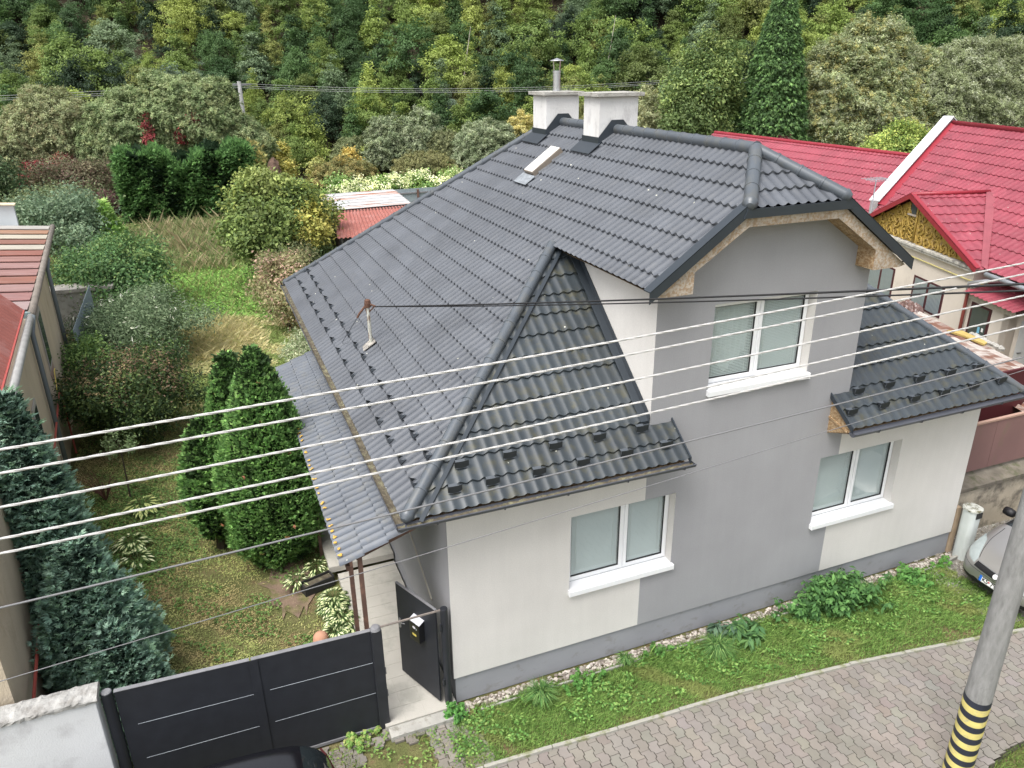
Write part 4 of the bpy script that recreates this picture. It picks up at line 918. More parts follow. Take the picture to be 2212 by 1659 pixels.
def nwindow(a0,a1,z0,z1,off=0,dark=False,label=None,split=True):
    fr=MB();fr.prism([NP(a0,off-.01,z0),NP(a1,off-.01,z0),NP(a1,off-.01,z1),NP(a0,off-.01,z1)],PE*.03)
    o=part('window',fr,mat('maroon_frame',(.065,.018,.022),.6,.1) if 'mf' not in MAT else MAT['mf'],neigh);MAT['mf']=o.data.materials[0]
    if label:o['label']=label
    segs=[(a0+.10,(a0+a1)/2-.06),((a0+a1)/2+.06,a1-.10)] if split else [(a0+.09,a1-.09)]
    for s0,s1 in segs:
        g=MB();n=14
        g.quad(NP(s0,off-.016,z0+.06),NP(s1,off-.016,z0+.06),NP(s1,off-.016,z1-.06),NP(s0,off-.016,z1-.06));part('pane',g,MAT['curtain_pane'] if not dark else MAT['dark_pane'],o)
    return o
def curtainpane():
    m,n,p,o=nodes('curtained_pane');t=n.nodes.new('ShaderNodeTexCoord');wv=n.nodes.new('ShaderNodeTexWave');wv.inputs['Scale'].default_value=6;wv.inputs['Distortion'].default_value=1.2;mp=n.nodes.new('ShaderNodeMapping');mp.inputs['Rotation'].default_value=(0,0,R(72));mp.inputs['Scale'].default_value=(1,1,.05)
    n.links.new(t.outputs['Object'],mp.inputs[0]);n.links.new(mp.outputs[0],wv.inputs[0]);r=n.nodes.new('ShaderNodeMix');r.data_type='RGBA';r.inputs[6].default_value=(.12,.155,.165,1);r.inputs[7].default_value=(.30,.34,.35,1);n.links.new(wv.outputs[0],r.inputs[0]);n.links.new(r.outputs[2],p.inputs['Base Color']);p.inputs['Roughness'].default_value=.08;p.inputs['Specular IOR Level'].default_value=.7;return m
MAT['curtain_pane']=curtainpane();MAT['dark_pane']=mat('dark_pane',(.05,.065,.07),.08,.1,3,spec=.9)
nwindow(1.17,2.88,1.22,2.22,label='curtained window right of the two with a wood pile below it')
nwindow(4.02,5.75,1.05,2.12,label='curtained window half hidden behind the grey house')
nwindow(-1.12,-.22,1.02,2.2,off=-.03,dark=True,label='dark narrow window of the porch with two stickers',split=False)
b=MB();b.prism([NP(-.72,-.052,1.38),NP(-.82,-.052,1.40),NP(-.80,-.052,1.58),NP(-.71,-.052,1.56)],PE*.004);part('sticker',b,mat('blue_sticker',(.18,.45,.62),.6,.1),neigh)
b=MB();b.prism([NP(-.88,-.052,1.47),NP(-.96,-.052,1.47),NP(-.96,-.052,1.58),NP(-.88,-.052,1.58)],PE*.004);part('sticker',b,m_cord,neigh)
b=MB();b.prism([NP(-1.862,.35,.25),NP(-1.862,1.25,.25),NP(-1.862,1.25,2.1),NP(-1.862,.35,2.1)],DH*-.01);dr=part('door',b,mat('pale_grey_door',(.52,.53,.53),.6,.05),neigh)
part('handle',MB().bar(NP(-1.885,.42,1.15),NP(-1.885,.54,1.15),.02,.02),m_gasket,dr)
# red downpipe, yellow gas pipe, cornice
part('downpipe',MB().tube([NP(-.06,-.12,0),NP(-.06,-.12,2.35),NP(-.06,-.1,2.55)],.05,10),mat('red_brown_pipe',(.24,.06,.05),.5,.1),neigh,smooth=True)
part('downpipe',MB().tube([NP(-.03,-.12,2.35),NP(-.03,-.12,2.72),NP(-.6,.0,2.92),NP(-1.0,.35,3.02),NP(-1.1,.4,3.2)],.055,10),mat('zinc_pipe',(.42,.43,.45),.35,.1,metal=.5),neigh,smooth=True)
part('gas_pipe',MB().tube([NP(-.4,.1,2.74),NP(.2,-.05,2.76),NP(7,-.05,2.80)],.02,6),mat('yellow_pipe',(.62,.54,.22),.5,.1),neigh)
b=MB();b.prism([NP(-.02,-.18,3.12),NP(7.3,-.18,3.12),NP(7.3,-.18,3.19),NP(-.02,-.18,3.19)],PE*.2);b.bar(NP(-.02,-.10,3.07),NP(7.3,-.10,3.07),.10,.06);part('cornice',b,mat('stained_cornice',(.46,.44,.39),.9,.25,6,col2=(.25,.24,.22),c2scale=5),neigh)
# carved gable
AP=3.58;ZA=4.71
m_carv=mat('yellow_carved_board',(.40,.27,.06),.7,.25,5,bump=.3,bscale=30,col2=(.20,.13,.06),c2scale=5,c2lo=.5,c2hi=.68)
b=MB();b.prism([NP(-.15,.02,3.2),NP(6.75,.02,3.2),NP(AP,.02,ZA-.08)],PE*.08);gb_=part('gable_board',b,m_carv,neigh)
car_=MB()
def spiral(ca,cz,r0,turns,dirn,ph):
    pts=[];n=int(14*turns)
    for i in range(n+1):
        t=i/n;r=r0*(1-.86*t);an=ph+dirn*turns*2*math.pi*t;pts.append(NP(ca+r*math.cos(an),-.005,cz+r*math.sin(an)))
    car_.tube(pts,[.032*(1-.4*i/n) for i in range(n+1)],5)
lim=lambda a:3.2+(ZA-.12-3.2)*(1-abs(a-AP)/(3.6 if a<AP else 3.2))
random.seed(5)
for a in np.arange(0.7,6.3,.46):
    z=3.36
    while z<lim(a)-.12:
        if abs(a-AP)>.32: 
            rr=.17;spiral(a+random.uniform(-.05,.05),z,rr*1.25,1.3,random.choice((-1,1)),random.random()*6);
            car_.tube([NP(a-.2,-.005,z-.1),NP(a-.05,-.005,z+.08),NP(a+.12,-.005,z-.14),NP(a+.22,-.005,z+.1)],.026,5)
        z+=.36
for k in range(5):
    z=3.25+.15*k
    for s in (-1,1): car_.tube([NP(AP+s*.16,-.005,z),NP(AP-s*.02,-.005,z+.08),NP(AP-s*.16,-.005,z+.17)],.02,5)
for s in (-1,1): car_.bar(NP(AP+s*.24,-.01,3.2),NP(AP+s*.24,-.01,4.5),.06,.05)
part('carving',car_,m_carv,gb_,smooth=True)
b=MB();b.prism([NP(AP-.16,-.02,4.12),NP(AP+.16,-.02,4.12),NP(AP+.16,-.02,4.50),NP(AP-.16,-.02,4.50)],PE*.03);vh=part('vent_hole',b,m_room,gb_)
b=MB();b.bar(NP(AP-.24,-.04,4.08),NP(AP+.24,-.04,4.08),.06,.05);part('vent_sill',b,mat('grey_board',(.42,.36,.30),.9,.2),gb_)
# cross gable roof: two slopes and trims
RB=2.5
ER,EL=(-.32,3.16),(6.9,3.14)
tile_plane([[NP(ER[0],-.22,ER[1]),NP(AP,-.22,ZA),NP(AP,RB,ZA),NP(ER[0],.12,ER[1])]],NP(ER[0],-.22,ER[1]),PE,(DH*(AP-ER[0])+Vector((0,0,ZA-ER[1]))),neigh,m_red,wave=.28,row=.50,amp=.022,step=.034)
tile_plane([[NP(EL[0],-.22,EL[1]),NP(AP,-.22,ZA),NP(AP,RB,ZA),NP(EL[0],.12,EL[1])]],NP(EL[0],-.22,EL[1]),PE,(DH*(AP-EL[0])+Vector((0,0,ZA-EL[1]))),neigh,m_red,wave=.28,row=.50,amp=.022,step=.034)
for e in (ER,EL):
    b=MB();b.prism([NP(AP,-.25,ZA+.09),NP(e[0],-.25,e[1]+.09),NP(e[0],-.25,e[1]-.07),NP(AP,-.25,ZA-.09)],PE*.03);b.prism([NP(AP,-.25,ZA+.09),NP(e[0],-.25,e[1]+.09),NP(e[0],-.08,e[1]+.09),NP(AP,-.08,ZA+.09)],(0,0,-.02));part('verge_trim',b,m_redt,neigh)
part('ridge_cap',MB().tube([NP(AP,-.2,ZA+.05),NP(AP,RB,ZA+.08)],.065,10),m_redt,neigh,smooth=True)
b=MB();b.prism([NP(ER[0]-.16,.02,ER[1]+.05),NP(ER[0]+.14,.02,ER[1]+.10),NP(AP+.02,RB-.1,ZA+.09),NP(AP-.26,RB+.05,ZA+.05)],(0,0,.012));part('valley',b,mat('faded_red_valley',(.24,.06,.075),.6,.15),neigh)
EB=.1;ZEV=3.15;RW=5.09;ZRR=6.45;LA0=-12.;am=10.15
zs_=(ZRR-ZEV)/(RW-EB)
F_=(7.45,.95,3.70);K_=(10.3,5.09,6.45)
tile_plane([[NP(LA0,EB,ZEV),NP(6.86,EB,ZEV),NP(*K_),NP(LA0,RW,ZRR)]],NP(10,EB,ZEV),-DH,PE+Vector((0,0,zs_)),neigh,m_red,wave=.27,row=.46,amp=.022,step=.030)
part('roof_back',MB().quad(NP(LA0,2*RW-EB,ZEV),NP(10,2*RW-EB,ZEV),NP(10.3,RW,ZRR),NP(LA0,RW,ZRR)),m_red,neigh)
part('ridge_cap',MB().tube([NP(LA0,RW,ZRR+.05),NP(10.2,RW,ZRR+.05)],.09,10),m_redt,neigh,smooth=True)
dv=(NP(*K_)-NP(*F_));dv.z=0;dv.normalize();sd_v=Vector((-dv.y,dv.x,0))
if sd_v.dot(DH)<0: sd_v=-sd_v
f0=NP(*F_)-dv*.1;k0=NP(*K_)
b=MB();b.prism([f0+Vector((0,0,-.6)),k0+Vector((0,0,-.6)),k0+Vector((0,0,.24)),f0+Vector((0,0,.18))],sd_v*.3)
k1=NP(11.2,7.0,5.15)
b.prism([k0+Vector((0,0,-.6)),k1+Vector((0,0,-.6)),k1+Vector((0,0,.30)),k0+Vector((0,0,.30))],DH*.3)
part('gable_wall',b,mat('grey_speckled_render',(.30,.29,.29),.9,.2,8,bump=.4),neigh)
b=MB();q0=-sd_v*.05;q1=sd_v*.36
b.prism([f0+q0+Vector((0,0,.19)),f0+q1+Vector((0,0,.19)),k0+q1+Vector((0,0,.25)),k0+q0+Vector((0,0,.25))],(0,0,.04))
b.prism([k0-DH*.05+Vector((0,0,.25)),k0+DH*.36+Vector((0,0,.25)),k1+DH*.36+Vector((0,0,.32)),k1-DH*.05+Vector((0,0,.32))],(0,0,.04))
part('coping',b,mat('white_sheet_coping',(.60,.61,.62),.5,.05,2,col2=(.42,.25,.16),c2scale=1.7,c2lo=.68,c2hi=.72),neigh)
b=MB();b.prism([f0+Vector((0,0,.10)),f0-sd_v*.32+Vector((0,0,.07)),k0-sd_v*.32+Vector((0,0,.07)),k0+Vector((0,0,.10))],(0,0,.015));part('verge_trim',b,m_redt,neigh)
part('snow_rail',MB().bar(NP(-2.0,.95,ZEV+.68),NP(-8,.95,ZEV+.68),.07,.07),m_redt,neigh)
part('gutter',MB().tube([NP(-.45,EB-.08,3.08),NP(-9,EB-.08,3.12)],.07,8),m_bright,neigh,smooth=True)
# aerial
an=thing('tv_aerial','thin pale television aerial beside the white roof coping','aerial',tuple(NP(7.3,.6,3.3)))
p=NP(7.3,.6,0);b=MB();b.tube([(p.x,p.y,3.3),(p.x,p.y,4.75)],.022,6);part('mast',b,m_bright,an)
b=MB()
for k in range(7): b.bar((p.x-.45+.15*k,p.y-.3,4.74),(p.x-.45+.15*k,p.y+.3,4.76),.015,.015)
b.bar((p.x-.5,p.y,4.73),(p.x+.5,p.y,4.73),.02,.02);b.bar((p.x-.5,p.y-.2,4.69),(p.x+.5,p.y-.2,4.69),.02,.02);part('elements',b,m_bright,an)
# second red roof building beyond the coping
nb=thing('neighbour_outbuilding','long low building with a red tile roof behind the grey house, beyond the white coping','house',(26,24,0))
tile_plane([[(22.4,15.2,2.6),(22.4,33,2.6),(26.45,31.2,5.0),(26.45,14.6,5.0)]],(22.4,14,2.6),(0,1,0),(4.05,0,2.4),nb,m_red,wave=.25,row=.50,amp=.026,step=.032)
part('roof_back',MB().quad((26.45,14.6,5.0),(26.45,31.2,5.0),(30.4,33,2.6),(30.4,15,2.6)),m_red,nb)
part('ridge_cap',MB().tube([(26.45,14.6,5.05),(26.45,31.2,5.05)],.09,8),m_redt,nb)
part('wall',MB().box((22.8,15.4,0),(30,32.4,2.6)),m_cream,nb)
# wood pile under a tarp, below the right window
pt=thing('covered_pile','heap under a crumpled brown tarpaulin below the neighbour window','pile',tuple(NP(2.0,-.5,0)))
bm=bmesh.new();bmesh.ops.create_grid(bm,x_segments=28,y_segments=18,size=1)
for v in bm.verts:
    u,vv_=v.co.x,v.co.y;hh=1.5*(1-abs(u)**3)*(1-max(0,abs(vv_)-.4)**1.2)+random.gauss(0,.05)-.25*(vv_*-1>0.6)
    q=NP(2.0+u*1.15,-.55+vv_*.5,max(.02,hh));v.co=q
part('tarpaulin',bm,mat('brown_tarp',(.13,.075,.065),.3,.3,6,spec=.7,bump=.6,bscale=12),pt)
# carport with corrugated roof, red shed wall, fence, retaining wall
def corr(name,p00,p10,p11,p01,pitch,amp,m,parent,n2=2,axis=0):
    """corrugated sheet, corrugations run from edge p00-p10 to edge p01-p11"""
    p00,p10,p11,p01=map(Vector,(p00,p10,p11,p01));w_=(p10-p00).length;n=int(w_/pitch*6);nn=(p10-p00).cross(p01-p00).normalized()
    if nn.z<0:nn=-nn
    mb=MB();vs=[]
    for j in range(n2):
        for i in range(n+1):
            t=i/n;q=(p00.lerp(p10,t)).lerp(p01.lerp(p11,t),j/(n2-1));vs.append(q+nn*amp*math.cos(2*math.pi*t*w_/pitch))
    mb.add(vs,[(j*(n+1)+i,j*(n+1)+i+1,(j+1)*(n+1)+i+1,(j+1)*(n+1)+i) for j in range(n2-1) for i in range(n)])
    return part(name,mb,m,parent,smooth=True)
m_rust=mat('rusty_white_sheet',(.40,.37,.34),.75,.2,3,col2=(.17,.085,.06),c2scale=1.0,c2lo=.42,c2hi=.56,stretch=(7,.35,1),rotz=R(17.2),bump=.1)
cpt=thing('carport','low lean-to with a rusty corrugated roof beside the neighbour wall','shed',(15,3,0))
corr('roof_sheet',NP(-.5,-3.4,1.85),NP(-.5,-1.75,2.02),NP(-8.5,-1.75,2.02),NP(-8.5,-3.4,1.85),.16,.03,m_rust,cpt)
for a,bq in ((-.7,-3.3),(-8.3,-3.3),(-4.5,-3.3)): part('post',MB().tube([NP(a,bq,0),NP(a,bq,1.82)],.04,6),m_brown,cpt)
b=MB();b.prism([NP(-2.3,-2.1,2.02),NP(-2.5,-1.8,2.06),NP(-3.4,-1.7,2.05),NP(-3.5,-1.85,2.03),NP(-2.8,-1.95,2.03)],(0,0,.05));tag(part('plastic_sheet',b,mat('yellow_plastic',(.42,.31,.10),.5,.15),loc=None),'crumpled yellow plastic sheet lying on the rusty carport roof','sheet')
b=MB()
for k in range(14):
    q=NP(-2.7-.09*k,-1.66+random.uniform(-.05,.05),2.03);b.lathe([(.07,0),(.08,.06),(.03,.1)],q,6)
tag(part('rubble',b,m_conc),'row of grey rubble on the rear edge of the rusty carport roof','rubble')
sh=thing('side_shed','small lean-to of grey corrugated sheets attached behind the right corner of the house','shed',(10.8,1.2,0))
corr('roof_sheet',(10.06,.75,2.75),(10.06,2.3,3.0),(11.25,2.3,3.0),(11.25,.75,2.75),.17,.035,mat('grey_fibre_sheet',(.22,.22,.23),.85,.15,5,bump=.3),sh)
b=MB();b.box((10.1,.78,2.35),(11.1,.84,2.68));b.box((11.0,.78,0),(11.1,.88,2.6));part('frame',b,m_white,sh)
b=MB()
for k in range(9): b.box((10.14+.1*k,.70,1.2),(10.19+.1*k,.73,2.45))
part('slats',b,m_guard,sh)
rs=thing('dark_red_shed','dark red metal shed wall behind the brown fence at the right','shed',(13.5,2.8,0))
part('wall',MB().box((11.6,1.6,0),(15.5,1.66,2.75)),mat('dark_red_sheet',(.07,.012,.015),.6,.15),rs);part('side_wall',MB().box((11.6,1.66,0),(11.66,4.5,2.75)),MAT.get('zz') or m_gasket,rs)
fn=thing('metal_fence','dull brown sheet metal fence on top of the concrete wall at the right','fence',(12,.55,0))
m_bfence=mat('dull_brown_sheet',(.20,.115,.105),.75,.15,1.5,col2=(.16,.13,.08),c2scale=2,c2lo=.55,c2hi=.75,stretch=(1,1,.5))
x=10.06
while x<15.5:
    part('panel',MB().box((x,.55,1.32),(x+1.32,.575,2.35)),m_bfence,fn);x+=1.33
part('top_rail',MB().box((10.06,.53,2.352),(15.5,.60,2.39)),mat('faded_brown_rail',(.34,.22,.17),.7,.15),fn)
rw=thing('retaining_wall','weathered concrete wall with a broad ledge below the brown metal fence','wall',(12,.3,0))
m_oldw=mat('old_stained_render',(.52,.46,.36),.95,.2,1.6,bump=.6,bscale=22,col2=(.20,.18,.145),c2scale=2.0,c2lo=.44,c2hi=.58)
part('wall_body',MB().box((10.06,.36,0),(16,.75,1.12)),m_oldw,rw);part('wall_end',MB().box((10.03,.0,0),(10.14,.36,1.0)),mat('bare_beige_render',(.42,.32,.22),.95,.2,3),rw)
b=MB();b.prism([(10.05,.30,1.124),(10.05,.90,1.33),(10.05,.90,1.27),(10.05,.30,1.05)],(6,0,0));part('ledge',b,mat('mossy_ledge',(.17,.15,.12),.95,.3,4,bump=.7,bscale=20,col2=(.10,.10,.06),c2scale=3),rw)
# meter post
mp_=thing('meter_post','white rounded concrete post with a dark slot at the right house corner','post',(10.16,-.2,0))
def rrect(cx,cy,hw,hd,r,z,n=5):
    P=[]
    for (sx_,sy,a0) in ((1,1,0),(-1,1,90),(-1,-1,180),(1,-1,270)):
        for k in range(n+1):
            a=R(a0+90*k/n);P.append((cx+sx_*(hw-r)+r*math.cos(a),cy+sy*(hd-r)+r*math.sin(a),z))
    return P
b=MB();b.prism(rrect(10.16,-.20,.135,.14,.10,0),(0,0,1.06));part('post_body',b,mat('chalky_white',(.56,.60,.58),.85,.08,3,bump=.2,col2=(.40,.42,.38),c2scale=4,c2lo=.6,c2hi=.75),mp_)
b=MB();b.prism(rrect(10.16,-.20,.155,.16,.11,1.06),(0,0,.05));cap=part('post_cap',b,mat('mossy_white_cap',(.52,.53,.48),.9,.2,12,col2=(.16,.15,.09),c2scale=14,c2lo=.5,c2hi=.6),mp_,bevel=.01)
part('slot',MB().box((10.10,-.350,.93),(10.25,-.338,1.045)),m_gasket,mp_)
# ================= LEFT NEIGHBOUR =================
h2=R(-5.0);DL=Vector((math.sin(h2),math.cos(h2),0));PL=Vector((math.cos(h2),-math.sin(h2),0));B0=Vector((-5.6,2.9,0))
def LP(a,b,z): return B0+DL*a+PL*b+Vector((0,0,z))
lh=thing('left_house','beige rendered house at the left edge with patched rusty sheet roofing','house',tuple(LP(6,0,0)))
m_beige=mat('beige_roughcast',(.50,.425,.32),.95,.12,1.5,bump=.5,bscale=45,col2=(.34,.27,.19),c2scale=1.2,c2lo=.55,c2hi=.75,stretch=(1,1,.5))
b=MB();b.prism([LP(-2.7,0,0),LP(13.4,0,0),LP(13.4,0,3.88),LP(-2.7,0,3.88)],PL*-.4);b.prism([LP(13.4,-.6,0),LP(18,-.6,0),LP(18,-.6,3.85),LP(13.4,-.6,3.85)],PL*-.3);part('wall',b,m_beige,lh)
def vline(a,z0,z1,w_=.12,m=None,name='pilaster'): part(name,MB().prism([LP(a,.0,z0),LP(a+w_,.0,z0),LP(a+w_,.0,z1),LP(a,.0,z1)],PL*.03),m,lh)
m_patch=mat('pale_patch',(.56,.50,.42),.9,.1)
for a0,a1,z0,z1,mm in ((8.6,9.5,2.2,3.6,m_patch),(4.3,5.0,1.9,2.9,m_patch),(2.2,2.9,1.7,2.6,m_patch)):
    w_=part('window',MB().prism([LP(a0,.005,z0),LP(a1,.005,z0),LP(a1,.005,z1),LP(a0,.005,z1)],PL*.02),MAT['grey_old_frame'] if 'grey_old_frame' in MAT else mat('old_frame',(.38,.36,.33),.8,.1),lh)
    part('pane',MB().prism([LP(a0+.1,.027,z0+.1),LP(a1-.1,.027,z0+.1),LP(a1-.1,.027,z1-.1),LP(a0+.1,.027,z1-.1)],PL*.004),MAT['dark_pane'],w_)
    part('sill',MB().prism([LP(a0-.06,.0,z0-.05),LP(a1+.06,.0,z0-.05),LP(a1+.06,.0,z0-.45),LP(a0+.3,.0,z0-.45)],PL*.012),mat('reddish_stain',(.36,.26,.21),.9,.1),w_)
m_pipe=mat('grey_plastic_pipe',(.12,.14,.15),.5,.1)
part('downpipe',MB().tube([LP(7.1,.12,3.98),LP(6.6,.08,3.75),LP(6.6,.08,.0)],.050,12),m_pipe,lh,smooth=True)
part('downpipe',MB().tube([LP(13.6,.12,3.9),LP(13.2,.08,3.7),LP(13.2,.08,.9)],.055,12),m_pipe,lh,smooth=True)
part('pipe_elbow',MB().tube([LP(13.2,.12,.9),LP(13.2,.13,.7),LP(13.3,.35,.55)],.085,10),mat('white_red_elbow',(.6,.55,.54),.5,.2,3,col2=(.4,.08,.05),c2scale=2),lh,smooth=True)
m_rpipe=mat('red_gas_pipe',(.33,.07,.055),.5,.1)
part('gas_pipe',MB().tube([LP(8.4,.10,1.75),LP(8.3,.10,1.72),LP(3.0,.09,1.62),LP(-.5,.09,1.58),LP(-2.6,.09,1.5)],.022,6),m_rpipe,lh)
part('gas_pipe',MB().tube([LP(8.35,.14,1.75),LP(8.35,.14,.1)],.022,6),m_rpipe,lh)
part('yellow_pipe',MB().tube([LP(9.1,.06,2.1),LP(8.9,.06,2.1),LP(8.4,.06,1.7)],.014,5),mat('yellow_pipe2',(.6,.48,.1),.5,.1),lh)
# roofs: flat seamed sheets with patched colours; steep red corrugated part in front
roofL=part('roof',MB().prism([LP(7.5,-.1,3.9),LP(18.6,-.1,3.9),LP(18.6,-9,4.9),LP(7.5,-9,4.9)],(0,0,-.12)),m_beige,lh)
cols=[tuple(.62*(.72*v+.28*(c[0]*.4+c[1]*.4+c[2]*.2)) for v in c) for c in [(.58,.54,.48),(.50,.22,.09),(.66,.58,.42),(.40,.14,.08),(.64,.57,.44),(.42,.12,.07),(.45,.19,.15),(.48,.22,.19),(.46,.20,.17),(.42,.13,.07),(.46,.23,.20),(.44,.17,.15),(.50,.33,.31)]]
n=13
for i in range(n):
    a1=18.6-(11.1)*i/n;a0=18.6-(11.1)*(i+1)/n+.0
    mm=mat('patched_sheet',cols[i],.6,.18,2.5,col2=(tuple(min(1,c*.85+.06) for c in cols[i])),c2scale=1.6,c2lo=.52,c2hi=.66,stretch=(.5,2.2,1))
    b=MB();b.prism([LP(a0,.0,4.03),LP(a1,.0,3.99),LP(a1,-9,4.93),LP(a0,-9,4.97)],(0,0,.02));part('roof_sheet',b,mm,roofL)
part('gutter',MB().tube([LP(7.4,.06,3.95),LP(18.8,.06,3.95)],.085,10),mat('old_gutter',(.20,.175,.15),.85,.25,5,bump=.5),lh,smooth=True)
part('gutter_end',MB().bar(LP(7.45,-.9,3.93),LP(7.45,.05,3.93),.14,.14),mat('teal_grey_sheet',(.24,.33,.34),.5,.1),lh)
b=MB();b.prism([LP(18.6,-.9,4.05),LP(18.6,-3.5,4.25),LP(18.6,-3.5,5.0),LP(18.6,-.9,4.75)],DL*.3);part('parapet',b,mat('pale_blue_sheet',(.50,.54,.56),.5,.1),lh)
b=MB();b.prism([LP(18.5,-.85,4.77),LP(18.5,-3.6,5.02),LP(18.95,-3.6,5.02),LP(18.95,-.85,4.77)],(0,0,.03));b.box(tuple(LP(18.7,-1.9,4.85)),tuple(LP(18.7,-1.9,4.85)+Vector((.25,.2,.45))));part('parapet_cap',b,mat('bare_timber',(.60,.50,.36),.9,.15,8),lh)
m_rcor=mat('faded_red_corrugated',(.30,.105,.085),.75,.12,3,col2=(.34,.15,.13),c2scale=2)
corr('roof_sheet',LP(7.3,-.06,4.05),LP(-2.8,-.06,4.05),LP(-2.8,-1.6,5.8),LP(7.3,-1.6,5.8),.20,.045,m_rcor,roofL)
part('gutter',MB().tube([LP(7.2,.06,3.95),LP(1.9,.06,3.95)],.075,10),MAT['x'] if 'x' in MAT else mat('zinc_old',(.32,.32,.31),.6,.2,6),lh,smooth=True)
b=MB();b.bar(LP(7.25,-.04,4.08),LP(-2.8,-.04,4.08),.03,.04);part('eaves_trim',b,mat('red_trim_old',(.36,.07,.06),.6,.1),roofL)
# grey board fence beside the left house, shed, rear fence
gf=thing('board_fence','short grey blue board fence standing at the far end of the beige house','fence',tuple(LP(13.8,.3,0)))
b=MB()
for k in range(34): 
    q=LP(13.0+k*.16,.35+k*.012,0);q2=LP(13.0+k*.16+.15,.35+k*.012,0);b.prism([q,q2,q2+Vector((0,0,1.9)),q+Vector((0,0,1.9))],PL*.02)
part('board_panel',b,mat('blue_grey_board',(.28,.34,.36),.8,.12,5),gf)
ls=thing('low_wall','rough grey low wall end between shrubs behind the left house','wall',tuple(LP(18.5,.5,0)))
part('wall_body',MB().box((-8.3,22.2,0),(-5.9,22.9,1.5)),m_conc,ls);part('wall_top',MB().box((-8.35,22.1,1.5),(-5.8,23.0,1.62)),mat('rough_grey_top',(.34,.32,.29),.95,.3,6,bump=.9,bscale=15),ls)
rf=thing('rear_fence','long blue grey board fence at the far end of the garden behind the red shed','fence',(8,39.3,0))
b=MB();x=3.5
while x<17: b.box((x,39.3,0),(x+.155,39.32,1.8));x+=.16
part('board_panel',b,mat('blue_grey_board2',(.25,.30,.32),.8,.12,5),rf)
b=MB();b.box((3.5,39.24,1.5),(17,39.295,1.58));b.box((3.5,39.24,.4),(17,39.295,.48));part('rail',b,m_dust,rf)
for x in (4.2,6.1,8.2,10.3): part('post',MB().box((x,39.2,0),(x+.12,39.29,1.75)),m_brown,rf)
sd_=thing('garden_shed','open garden shed with a faded red corrugated and rusty white sheet roof','shed',(5.5,31,0))
corr('roof_sheet',(3.9,31.5,2.05),(7.9,31.9,2.05),(7.3,25.2,1.95),(2.9,25.3,1.95),.17,.03,m_rcor,sd_)
m_wsheet=mat('white_rusty_sheet',(.46,.46,.46),.6,.1,2,col2=(.40,.19,.12),c2scale=.8,c2lo=.54,c2hi=.62,stretch=(.35,3,1))
b=MB()
for k in range(6):
    y0=31.5+k*.68;b.prism([(3.7,y0,2.12+.03*k),(8.0+.02*k,y0+.3,2.12+.03*k),(8.0,y0+.95,2.14+.03*k),(3.7,y0+.66,2.14+.03*k)],(0,0,.02));b.bar((3.7,y0+.66,2.17+.03*k),(8.0,y0+.95,2.17+.03*k),.05,.05)
part('roof_sheet',b,m_wsheet,sd_)
part('back_wall',MB().box((3.4,31.2,0),(7.6,31.3,2.0)),m_gasket,sd_);part('side_wall',MB().box((3.6,31.3,0),(7.8,36,2.05)),mat('rusty_wall',(.10,.05,.04),.9,.2),sd_)
for x,y in ((3.15,25.6),(4.1,25.55),(5.6,25.5),(7.1,25.4)): part('post',MB().tube([(x,y,0),(x,y,1.93)],.04,6),m_dust,sd_)
part('side_boards',MB().box((3.05,26,0),(3.1,31,1.9)),mat('dark_board',(.05,.035,.03),.9,.2),sd_)
# ================= VEGETATION =================
def rdir(n):
    v=rng.normal(size=(n,3));return nrm(v)
def col_lin(p): return np.array([rgb(*q) for q in p])
def blobs(center,rad,nc,nl,cr,pal,l,wd,flat=.75,upw=.45,inner=.55,jit=.13,shape='ell',cj=.16,droop=0.,bump=.18):
    """leaf clumps through an uneven crown volume -> verts, colours"""
    center=np.array(center,float);rad=np.array(rad,float)
    d=rdir(nc*3)
    if shape=='ell': d=d[d[:,2]>-.75][:nc]
    elif shape=='cone':
        t=1-np.sqrt(rng.random(nc*3));a=rng.random(nc*3)*6.283;d=np.stack([np.cos(a)*(1-t),np.sin(a)*(1-t),2*t-1],1)[:nc]
    elif shape=='ovoid':
        t=rng.random(nc*3);a=rng.random(nc*3)*6.283;w_=np.sin(np.pi*np.clip(t,.02,1)**.75)**.8;d=np.stack([np.cos(a)*w_,np.sin(a)*w_,2*t-1],1)[:nc]
    n=len(d)
    rr=inner+(1-inner)*rng.random((n,1))**.45
    ph=rng.random(6)*6.28
    bm_=1+bump*(np.sin(d[:,0:1]*3.1+ph[0])*np.cos(d[:,1:2]*2.7+ph[1])+.6*np.sin(d[:,2:3]*4.3+ph[2]+d[:,0:1]*3))
    cc=center+d*rad*rr*bm_
    out=nrm(d*np.array([1,1,.8])/1.0)
    idx=np.repeat(np.arange(n),nl);m=len(idx)
    g=rng.normal(size=(m,3))*cr*np.array([1,1,flat])
    if droop: g[:,2]-=np.abs(g[:,2])*droop
    C=cc[idx]+g
    N=nrm(out[idx]*.55+np.array([0,0,upw])+rng.normal(size=(m,3))*.5)
    T=nrm(rng.normal(size=(m,3))+out[idx]*.8-np.array([0,0,droop+.15]))
    ctint=np.exp(rng.normal(0,cj,(n,1)))
    pidx=rng.integers(0,len(pal),n)
    li=np.where(rng.random(m)<.7,pidx[idx],rng.integers(0,len(pal),m))
    colr=palcol(pal,m,jit,idx=li)*ctint[idx]
    V=leaves(C,N,T,l*np.exp(rng.normal(0,.2,m)),wd*np.exp(rng.normal(0,.2,m)))
    return V,np.clip(colr,0,1)
